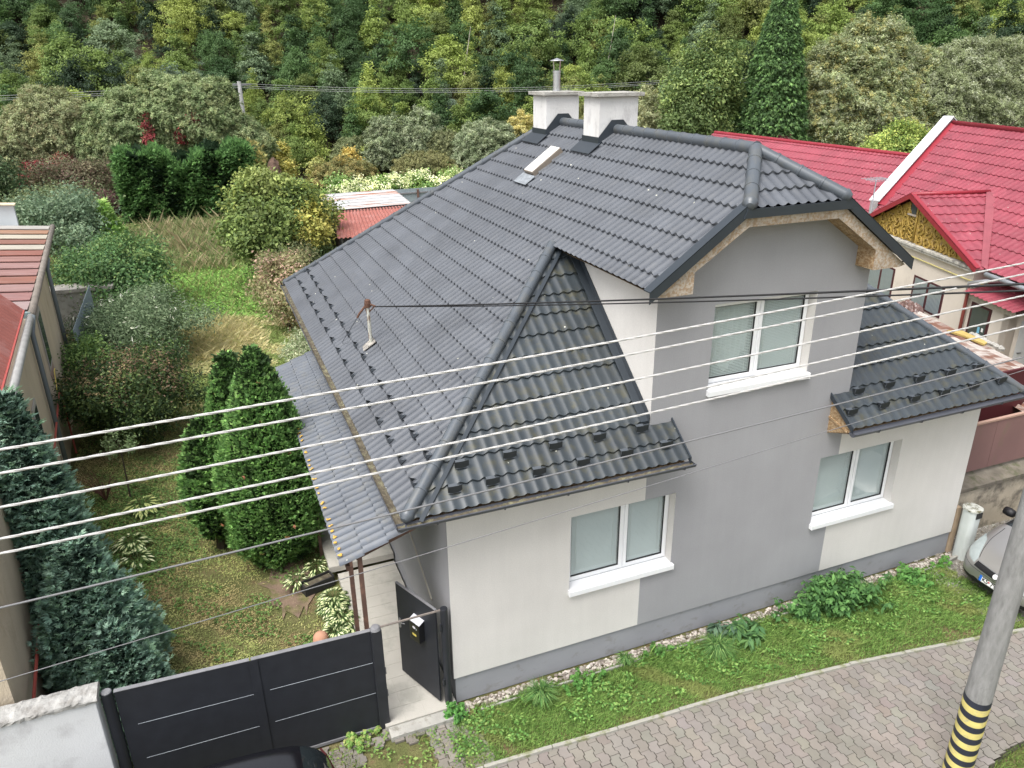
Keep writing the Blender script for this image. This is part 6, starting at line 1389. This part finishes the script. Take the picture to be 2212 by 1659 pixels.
# ================= WOOD ON THE HILLSIDE =================
def forest():
    Vs=[];Cs=[];trunks=MB()
    palettes=[([(88,110,42),(74,98,38),(106,126,48)],5),([(118,134,46),(100,120,42),(136,148,54)],3.4),([(60,88,42),(72,100,46),(50,76,38)],5.2),([(84,104,70),(98,116,82),(72,92,62)],1.3),([(102,114,50),(88,102,44),(122,126,56)],2.6),([(48,68,42),(40,58,38)],2.2),([(92,110,90),(80,98,76)],.3)]
    wts=np.array([p[1] for p in palettes]);wts=wts/wts.sum()
    c0,s0=math.cos(R(20)),math.sin(R(20));cnt=0
    protos=[]
    for k in range(22):
        kind=k%11
        if kind in (3,8): v=blobs((0,0,.50),(.30,.30,.50),96,46,.046,[(255,255,255)],.040,.0195,shape='cone',inner=.35,bump=.1,flat=.4,upw=.9,cj=.2)
        elif kind in (1,5,9): v=blobs((0,0,.52),(.40,.40,.48),112,46,.050,[(255,255,255)],.040,.0195,shape='cone',inner=.3,bump=.25,flat=.4,upw=.9,cj=.22)
        else: v=blobs((0,0,.56),(.46,.46,.42),120,46,.054,[(255,255,255)],.040,.020,shape='ovoid',inner=.3,bump=.3,flat=.42,upw=.9,cj=.22)
        protos.append((v[0],v[1][::1]))
    for r in range(15):
        s=59.5+r*2.65+ (r>9)*(r-9)*.4
        t=-75.
        while t<112:
            t+=random.uniform(2.1,3.7)*(1 if r<11 else 1.15);ss=s+random.gauss(0,.9)
            x=ss*s0+t*c0;y=ss*c0-t*s0
            if y<25 and x>60: pass
            ang=math.degrees(math.atan2(x+2.4,y+8.5))
            if ang<-17 or ang>60:continue
            if r==0 and random.random()<.45: continue
            hgt=random.uniform(3.2,6.6)*(1.0 if r<3 else 1.12);wd_=hgt*random.uniform(.62,.98)
            z=hz(x,y)-.3
            V,c=protos[random.randrange(len(protos))]
            a=random.random()*6.283;ca,sa=math.cos(a),math.sin(a)
            X=V[:,0]*ca-V[:,1]*sa;Y=V[:,0]*sa+V[:,1]*ca
            lean=random.gauss(0,.08);lean2=random.gauss(-.05,.06)
            P=np.stack([x+X*wd_+lean*V[:,2]*hgt,y+Y*wd_+lean2*V[:,2]*hgt,z+V[:,2]*hgt],1)
            pal=palettes[rng.choice(len(palettes),p=wts)][0];b0=np.array(rgb(*pal[random.randrange(len(pal))]));b1=np.array(rgb(*pal[random.randrange(len(pal))]))
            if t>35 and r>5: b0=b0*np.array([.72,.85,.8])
            mixv=rng.random((len(c),1));colr=(b0*mixv+b1*(1-mixv))*(c*1.0)*random.uniform(.98,1.32)
            Vs.append(P);Cs.append(colr)
            if random.random()<.5: trunks.tube([(x,y,z),(x+lean*hgt*.6,y,z+hgt*.7)],[.09,.03],4,False)
            cnt+=1
    # dark undergrowth on the slope
    n=26000;ss=rng.uniform(58,112,n);tt=rng.uniform(-75,112,n);x=ss*s0+tt*c0;y=ss*c0-tt*s0;z=np.array([hz(a,b) for a,b in zip(x,y)])+rng.random(n)*.9
    C_=np.stack([x,y,z],1);V=leaves(C_,nrm(rng.normal(size=(n,3))*.6+np.array([0,-.2,.8])),rng.normal(size=(n,3)),.5,.26)
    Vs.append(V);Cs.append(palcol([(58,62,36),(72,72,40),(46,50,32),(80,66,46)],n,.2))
    V=np.concatenate(Vs);C=np.concatenate(Cs);print('forest trees',cnt,'quads',len(C))
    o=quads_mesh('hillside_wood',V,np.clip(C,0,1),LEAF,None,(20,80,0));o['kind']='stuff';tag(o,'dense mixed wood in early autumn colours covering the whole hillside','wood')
    to=part('wood_trunks',trunks,m_bark,o)
forest()
# thin pale leaning dead stems on the hill
for (x,y,h_,lx,lab) in ((37.5,66,7.5,1.0,'tall pale leaning birch stem on the hillside above the right chimney'),(24.5,72,5.5,.9,'thin pale bent stem on the hillside above the flue')):
    z=hz(x,y);tag(part('dead_birch',MB().tube([(x,y,z),(x+lx*.5,y-.2,z+h_*.5),(x+lx,y-.4,z+h_)],[.07,.05,.02],5),mat('pale_bark',(.42,.38,.32),.9,.1)),lab,'dead stem')

# ================= GRASS, LAWN AND WEEDS =================
def grass_field(name,label,n,xf,hgt,wd,pal,lean=.5,cat='grass',clump=None,tint=None):
    P=xf(n);n=len(P)
    a=rng.random(n)*6.283;l=rng.uniform(.3,1,n)*lean
    D=nrm(np.stack([np.cos(a)*l,np.sin(a)*l,np.ones(n)],1));hh=hgt*np.exp(rng.normal(0,.3,n))
    if clump is not None: hh=hh*clump(P)
    S=np.stack([-np.sin(a),np.cos(a),0*a],1)*wd*.5
    M=P+D*hh[:,None]*.55;T=P+D*hh[:,None]+np.stack([np.cos(a),np.sin(a),-.3+0*a],1)*(hh*.25*l)[:,None]
    V=np.stack([P-S,P+S,M+S*.8,T,],1)
    V=V.reshape(-1,3)
    colr=palcol(pal,n,.16)
    if tint is not None: colr=tint(P,colr)
    o=quads_mesh(name,V,colr,GRASS,None,(float(P[:,0].mean()),float(P[:,1].mean()),0));o['kind']='stuff';tag(o,label,cat);return o
def vnoise(P,s,ph=0):
    return .5+.25*(np.sin(P[:,0]*s+ph)*np.cos(P[:,1]*s*1.13+ph*2)+np.sin(P[:,0]*s*2.3+1.7+ph)*np.cos(P[:,1]*s*1.9-ph)+.6*np.sin((P[:,0]+P[:,1])*s*4.1))
kyv=np.vectorize(kerb_y)
def verge(n):
    x=rng.uniform(-.2,9.6,n);lo=kyv(x)+.02;hi=np.where(x<.25,-.35,-.22);y=lo+(hi-lo)*rng.random(n)
    P=np.stack([x,y,0*x+.0],1);thin=vnoise(P,3.0);edge=(y-lo)/(hi-lo)
    k=rng.random(n)<np.clip(.25+1.2*thin+.4*edge,0,1)*np.where((edge<.13),.6,1);return P[k]
def vt(P,c):
    nz=vnoise(P,2.1,1.3);dry=np.clip((nz-.62)*2,0,.5)[:,None];return c*(1-dry)+np.array([rgb(142,138,78)])*dry
grass_field('verge_grass','strip of lush green grass between the white stones and the pavement kerb',100000,verge,.075,.0085,[(90,124,44),(104,138,50),(80,112,40),(120,148,62)],1.1,clump=lambda P:.55+.9*np.clip((P[:,1]-kyv(P[:,0]))/1.2,0,1)*vnoise(P,2.7,2),tint=vt)
def yard(n):
    x=rng.uniform(-6.2,-1.05,n);y=rng.uniform(.15,15.5,n);k=rng.random(n)<.98;P=np.stack([x,y,0*x],1);th=vnoise(P,1.7,.4)
    bare=np.clip(1.5*np.exp(-((x+1.95)**2/.30+(y-3.7)**2/1.3)),0,1);return P[(rng.random(n)<np.clip(.3+1.3*th,0,1)*(1-.97*bare))&~((x>-1.5)&(y<4.3)&(y>2.2))]
def yt_(P,c):
    n1=vnoise(P,1.25,2.2);n2=vnoise(P,3.3,.7);dry=np.clip((n1-.42)*3.4,0,1)[:,None]*.85;c=c*(1-dry)+np.array([rgb(168,148,98)])*dry
    g=np.clip((n2-.55)*4,0,1)[:,None]*.5;return c*(1-g)+np.array([rgb(78,108,44)])*g
grass_field('lawn_grass','short mossy and partly dry yard lawn behind the black gate',150000,yard,.026,.014,[(166,170,92),(150,160,80),(176,176,102),(134,152,74)],2.4,tint=yt_)
# broad leaved weeds in the lawn
def weeds(n,reg):
    x=rng.uniform(reg[0],reg[1],n);y=rng.uniform(reg[2],reg[3],n);P=np.stack([x,y,0*x+.02],1);return P
def flat_leaves(name,label,P,l,wd,pal,up=1.0,cat='weeds',par=None):
    n=len(P);N=nrm(rng.normal(size=(n,3))*.35+np.array([0,0,up]));T=rng.normal(size=(n,3));V=leaves(P+np.array([0,0,1])*rng.random((n,1))*.04,N,T,l*np.exp(rng.normal(0,.25,n)),wd*np.exp(rng.normal(0,.2,n)))
    o=quads_mesh(name,V,palcol(pal,n,.14),GRASS,par,(float(P[:,0].mean()),float(P[:,1].mean()),0));o['kind']='stuff'
    if label: tag(o,label,cat)
    return o
P=weeds(26000,(-6.2,-1.2,.3,15));nz=vnoise(P,1.6,.2);P=P[(nz>.60)]
P2=weeds(16000,(-5.8,-3.0,3.5,10.5));P2=P2[rng.random(len(P2))<np.clip(1.6*np.exp(-((P2[:,0]+4.7)**2/.8+(P2[:,1]-7)**2/6))*vnoise(P2,2.2,1)*1.6,0,1)]
flat_leaves('lawn_weeds','patches of low broad leaved weeds in the yard lawn',np.concatenate([P,P2]),.055,.035,[(82,116,48),(96,130,56),(66,98,40),(108,138,62)])
P=weeds(8000,(-.3,9.4,-1.3,-.25));nz=vnoise(P,3.1,1.2);P=P[(nz>.55)&(P[:,1]>kyv(P[:,0])+.25)]
flat_leaves('verge_weeds','clover and broad leaved weeds scattered in the grass strip',P+np.array([0,0,.02]),.05,.034,[(84,128,46),(98,142,52),(70,110,40),(120,150,64)])
P=weeds(2600,(-4.5,.2,-1.5,-.15));nz=vnoise(P,3.4,.3);P=P[(nz>.52)]
flat_leaves('joint_weeds','weeds growing over the old paving in front of the black gate',P,.05,.03,[(84,120,46),(102,134,52),(120,146,60)])
def apron(n):
    x=rng.uniform(-4.6,.3,n);y=rng.uniform(-1.35,-.1,n);P=np.stack([x,y,0*x],1);return P[rng.random(n)<np.clip((vnoise(P,2.6,.9)-.40)*2.4,0,.95)]
grass_field('apron_grass','rough grass tufts growing through the paving before the gate',26000,apron,.055,.007,[(96,120,44),(112,132,52),(80,106,38),(136,136,70)],1.0)
def lowroad(n):
    x=rng.uniform(5.9,13,n);lo=-5.5;hi=np.vectorize(road_lo)(x)-.02;y=hi-(hi-lo)*rng.random(n)*.6;return np.stack([x,y,0*x],1)
grass_field('roadside_grass','patch of grass beyond the pavement at the lower right corner behind the pole',24000,lowroad,.06,.008,[(96,120,44),(84,110,40),(112,130,50)],.9)
# joint moss tufts between pavers
# meadow behind
def region(x0,x1,y0,y1,dens=None):
    def f(n):
        x=rng.uniform(x0,x1,n);y=rng.uniform(y0,y1,n);P=np.stack([x,y,0*x],1)
        if dens is not None:P=P[rng.random(len(P))<dens(P)]
        return P
    return f
grass_field('hay_grass','mown and matted straw coloured grass behind the thujas',70000,region(-5,2.4,12,24.5,lambda P:np.clip(np.minimum((P[:,1]-12)/2.5,(24.5-P[:,1])/3)+vnoise(P,1.9,3)-.45,0,1)),.10,.016,[(176,168,112),(158,156,98),(186,178,126),(128,138,76)],2.2,tint=lambda P,c:np.where((vnoise(P,.9,1)>.5)[:,None],np.array([rgb(112,130,60)])*np.exp(rng.normal(0,.15,(len(P),1))),c))
grass_field('long_grass_mound','longer fox brown tussocks in the mown grass',16000,region(-3.6,-1.0,17,21.5,lambda P:np.exp(-((P[:,0]+2.6)**2/.9+(P[:,1]-19)**2/3))),.30,.013,[(168,158,108),(150,148,92),(182,172,122)],1.3)
flat_leaves('ground_elder','bright green carpet of low leaves in the middle of the garden',region(-5,1.8,20.5,33,lambda P:np.clip(1.6*(np.minimum((P[:,1]-20.5)/3,(33-P[:,1])/3.5)+vnoise(P,1.3,5)-.75),0,1))(60000)+np.array([0,0,.03]),.11,.075,[(112,156,52),(96,140,46),(130,170,62),(84,124,44)])
grass_field('meadow_grass','rough green meadow grass towards the far end of the garden',60000,region(-10,14,22,52),.22,.03,[(104,118,56),(88,106,48),(126,132,70),(112,108,62)],1.1)
grass_field('dry_weeds','tall dry seed heads and weeds before the cypress hedge',42000,region(-7.5,2.2,29.5,43,lambda P:np.clip(1.5*np.exp(-((P[:,0]+2.6)**2/12+(P[:,1]-36.5)**2/22))*vnoise(P,1.3,1)*1.6,0,1)),.55,.014,[(164,148,112),(138,126,88),(112,120,70),(98,116,60),(120,126,80)],.7,clump=lambda P:.4+1.1*vnoise(P,1.1,2))
o=flat_leaves('meadow_weeds','mixed leafy weeds around the dry seed heads',weeds(26000,(-7.5,5,31,43))+np.array([0,0,.25]),.16,.08,[(92,116,54),(108,128,62),(78,98,48),(140,134,84)],.6)
# leaf tufts along the house: nettles, dock, grass tussocks
def plant(name,label,cat,x,y,rx,ry,h,pal,n,l,wd,up=.5,group=None):
    t=thing(name,label,cat,(x,y,0),group)
    stems=max(6,n//24);sp=np.stack([x+rng.normal(0,rx*.55,stems),y+rng.normal(0,ry*.55,stems),np.zeros(stems)],1);hs_=h*(.45+.55*rng.random(stems))*np.exp(-(((sp[:,0]-x)/rx)**2+((sp[:,1]-y)/ry)**2)*.25)
    i=rng.integers(0,stems,n);s=rng.random(n)**.6;a=rng.random(n)*6.283
    P=sp[i]+np.stack([(sp[i,0]-x)*.3*s,(sp[i,1]-y)*.3*s,hs_[i]*s],1)+np.stack([np.cos(a),np.sin(a),0*a],1)*l*.5
    N=nrm(np.stack([np.cos(a)*.5,np.sin(a)*.5,up+.5+0*a],1)+rng.normal(size=(n,3))*.25);T=np.stack([np.cos(a),np.sin(a),-.35+0*a],1)
    V=leaves(P,N,T,l*np.exp(rng.normal(0,.22,n)),wd*np.exp(rng.normal(0,.2,n)),.12)
    quads_mesh('leaves',V,palcol(pal,n,.13),GRASS,t)
    sp[:6,0]=x+rng.normal(0,.02,6);sp[:6,1]=y+rng.normal(0,.02,6);mb=MB()
    for k in range(min(stems,24)): mb.tube([(x,y,.01),(sp[k,0]*.7+x*.3,sp[k,1]*.7+y*.3,.05),(sp[k,0]+(sp[k,0]-x)*.3,sp[k,1]+(sp[k,1]-y)*.3,hs_[k])],[.007,.006,.003],4,False)
    part('stems',mb,MAT.get('stemg') or MAT.setdefault('stemg',mat('green_stem',(.09,.14,.04),.8,.2)),t);return t
P_NET=[(64,106,48),(78,124,54),(54,92,42),(92,138,62)]
plant('nettle_clump','large clump of dark green nettles below the house wall','plant',6.75,-.46,.60,.27,.78,P_NET,2600,.11,.054)
plant('nettle_clump','smaller leafy clump near the right corner of the house','plant',8.55,-.42,.22,.18,.34,[(84,136,50),(70,118,44)],520,.07,.05)
plant('weed_clump','fresh green weeds at the foot of the white meter post','plant',9.62,-.28,.20,.12,.20,[(92,150,48),(78,132,44)],300,.05,.035)
plant('weed_clump','round leaved weeds under the corner of the house by the open gate','plant',-.12,-.22,.17,.13,.28,[(74,130,44),(90,148,50),(60,110,40)],420,.055,.042)
plant('weed_clump','trailing green weeds under the right end of the black gate','plant',-1.55,-.16,.30,.10,.20,[(120,158,60),(100,140,50),(150,160,80)],320,.055,.042)
plant('weed_clump','spreading weeds near the left window, right of the first tussock','plant',1.95,-.36,.34,.14,.24,[(88,142,48),(72,122,42)],420,.05,.036)
plant('weed_clump','leafy weeds in the middle of the strip under the grey bay','plant',3.35,-.26,.24,.12,.22,[(84,134,48),(70,116,42)],320,.05,.036)
plant('dock_plant','dark broad leaved dock plant left of the nettles','plant',4.85,-.45,.20,.16,.34,[(66,106,58),(78,118,62),(92,134,64)],150,.19,.062)
plant('mullein_plant','grey green long leaved plant beside the dock, close to the wall','plant',4.55,-.28,.12,.10,.30,[(70,98,76),(84,112,84)],80,.17,.05)
def tussock(label,x,y,r,h,n=420):
    a=rng.random(n)*6.283;rr=rng.random(n)**.7
    P0=np.stack([x+np.cos(a)*r*.22*rr,y+np.sin(a)*r*.22*rr,0*a],1);hh=h*rng.uniform(.6,1.1,n)
    T1=P0+np.stack([np.cos(a)*r*.45*rr,np.sin(a)*r*.45*rr,hh*.75],1);T2=P0+np.stack([np.cos(a)*r*rr*1.1,np.sin(a)*r*rr*1.1,hh*.62],1)
    S=np.stack([-np.sin(a),np.cos(a),0*a],1)*.0045
    V=np.concatenate([np.stack([P0-S,P0+S,T1+S,T1-S],1),np.stack([T1-S,T1+S,T2+S*.15,T2-S*.15],1)]).reshape(-1,3)
    c=palcol([(78,120,54),(96,138,60),(66,104,48),(120,150,74)],n,.13)
    tag(quads_mesh('grass_tussock',V,np.concatenate([c,c]),GRASS,None,(x,y,0)),label,'grass tuft','grass tussocks along the house wall')
tussock('arching grass tussock below the left ground floor window',1.22,-.42,.26,.30)
tussock('small grass tussock close to the stones under the grey bay',2.75,-.26,.15,.26,220)
tussock('wide grass tussock just left of the dock plant',4.25,-.60,.30,.30,480)
tussock('flattened yellowish grass tussock right of the nettle clump',7.6,-.35,.24,.20,260)
# hostas: arching variegated leaves
def hosta(label,x,y,r,h,n,pal=None,l=.2,w_=.07):
    a=rng.random(n)*6.283;rr=.25+.75*rng.random(n)
    base=np.stack([x+np.cos(a)*r*.15,y+np.sin(a)*r*.15,0*a+.02],1);mid=base+np.stack([np.cos(a)*r*rr*.7,np.sin(a)*r*rr*.7,h*(1.1-rr*.55)],1)
    D=nrm(np.stack([np.cos(a),np.sin(a),-.55*rr],1));S=np.stack([-np.sin(a),np.cos(a),0*a],1)
    L=l*np.exp(rng.normal(0,.18,n))[:,None];W=w_*np.exp(rng.normal(0,.15,n))[:,None]
    def lf(scale,off):
        c=mid+D*L*.5+np.array([0,0,off]);return np.stack([c-D*L*.5*scale,c+S*W*.5*scale+np.array([0,0,.012]),c+D*L*.5*scale,c-S*W*.5*scale+np.array([0,0,.012])],1).reshape(-1,3)
    cg=palcol([(74,104,52),(88,118,58),(62,92,46)],n,.12);cw=palcol(pal or [(206,208,150),(188,196,132),(214,214,168)],n,.08)
    V=np.concatenate([lf(1,0),lf(.62 if pal is None else .75,.004)]);C=np.concatenate([cg,cw])
    t=thing('hosta',label,'plant',(x,y,0),'variegated hostas');quads_mesh('leaves',V,C,GRASS,t)
    mb=MB()
    for k in range(0,n,3): mb.tube([tuple(base[k]),tuple((base[k]+mid[k])/2+np.array([0,0,.03])),tuple(mid[k])],.004,4,False)
    part('stems',mb,MAT['stemg'],t)
for i,(x,y,r,n) in enumerate(((-1.28,3.35-.3,.24,90),(-1.33,2.78,.26,110),(-1.25,2.45,.24,100),(-1.38,2.12,.24,90),(-1.24,1.82,.22,80))):
    hosta(['variegated hosta nearest the step, beside the black planter','second hosta of the row along the path, counted from the planter','middle hosta of the row along the tiled path','fourth hosta of the row along the path','last hosta of the row, hidden partly by the gate top'][i],x,y,r,.22,n,None,.15,.055)
hosta('loose variegated hosta left of the black planter',-1.82,3.75,.20,.24,34,None,.16,.05)
hosta('variegated hosta behind the black planter beside the terrace corner',-1.42,4.02,.22,.26,46,None,.16,.05)
hosta('pale yellow striped hosta on the left lawn edge',-4.70,6.35,.28,.22,60,None,.19,.07)
hosta('broad leaved striped hosta below the pale one near the cypress',-4.60,5.75,.24,.2,36,None,.20,.08)
hosta('yellowish hosta farther up the left lawn edge',-4.55,7.8,.30,.25,60,[(190,196,112),(170,180,96)],.24,.08)
plb=thing('planter_box','low black planter box with dark soil beside the path hostas','planter',(-1.48,3.55,0))
b=MB();a0=Vector((-1.72,3.45,0));b1=Vector((-1.18,3.62,0));pv=Vector((-.06,.2,0))
b.prism([a0,b1,b1+Vector((0,0,.2)),a0+Vector((0,0,.2))],(.008,-.02,0));b.prism([a0+pv,b1+pv,b1+pv+Vector((0,0,.2)),a0+pv+Vector((0,0,.2))],(.008,-.02,0));b.prism([a0,a0+pv,a0+pv+Vector((0,0,.2)),a0+Vector((0,0,.2))],(.02,0,0));b.prism([b1,b1+pv,b1+pv+Vector((0,0,.2)),b1+Vector((0,0,.2))],(.02,0,0))
part('box',b,MAT['letterbox_black'] if 'letterbox_black' in MAT else m_gasket,plb);part('soil',MB().prism([a0+Vector((0,0,.14)),b1+Vector((0,0,.14)),b1+pv+Vector((0,0,.14)),a0+pv+Vector((0,0,.14))],(0,0,.01)),m_dirt,plb)
gl=thing('garden_ornament','pale terracotta ball ornament just above the top edge of the black gate','ornament',(-1.66,1.98,0))
part('ball',MB().lathe([(.02,.05),(.09,.08),(.125,.16),(.13,.2),(.115,.27),(.07,.32),(.01,.335)],(-1.66,1.98,0),20),mat('pale_terracotta',(.50,.27,.18),.8,.1),gl,smooth=True)
part('foot',MB().lathe([(.09,0),(.07,.05),(.05,.08)],(-1.66,1.98,0),14),MAT['pale_terracotta'] if 'pale_terracotta' in MAT else m_conc,gl)
structure(part('bare_soil',MB().quad(*[(-1.95+(.42+.12*math.sin(k*1.9)+random.uniform(-.06,.06))*math.cos(k/30*6.283),3.95+(.95+.2*math.sin(k*2.3)+random.uniform(-.08,.08))*math.sin(k/30*6.283),.004) for k in range(30)]),mat('dry_bare_soil',(.20,.14,.10),.95,.25,5,bump=.8,bscale=25,col2=(.13,.12,.05),c2scale=3)))
# black cable loop lying on the porch roof
tag(part('cable_coil',MB().tube([(-.62+.13*math.cos(t),4.9+.13*math.sin(t),2.62+(-.62+.13*math.cos(t)+1.4)*.3623+.07) for t in np.linspace(0,7.5,30)],.007,5),m_wirek),'loop of thin black cable lying on the porch roof','cable')
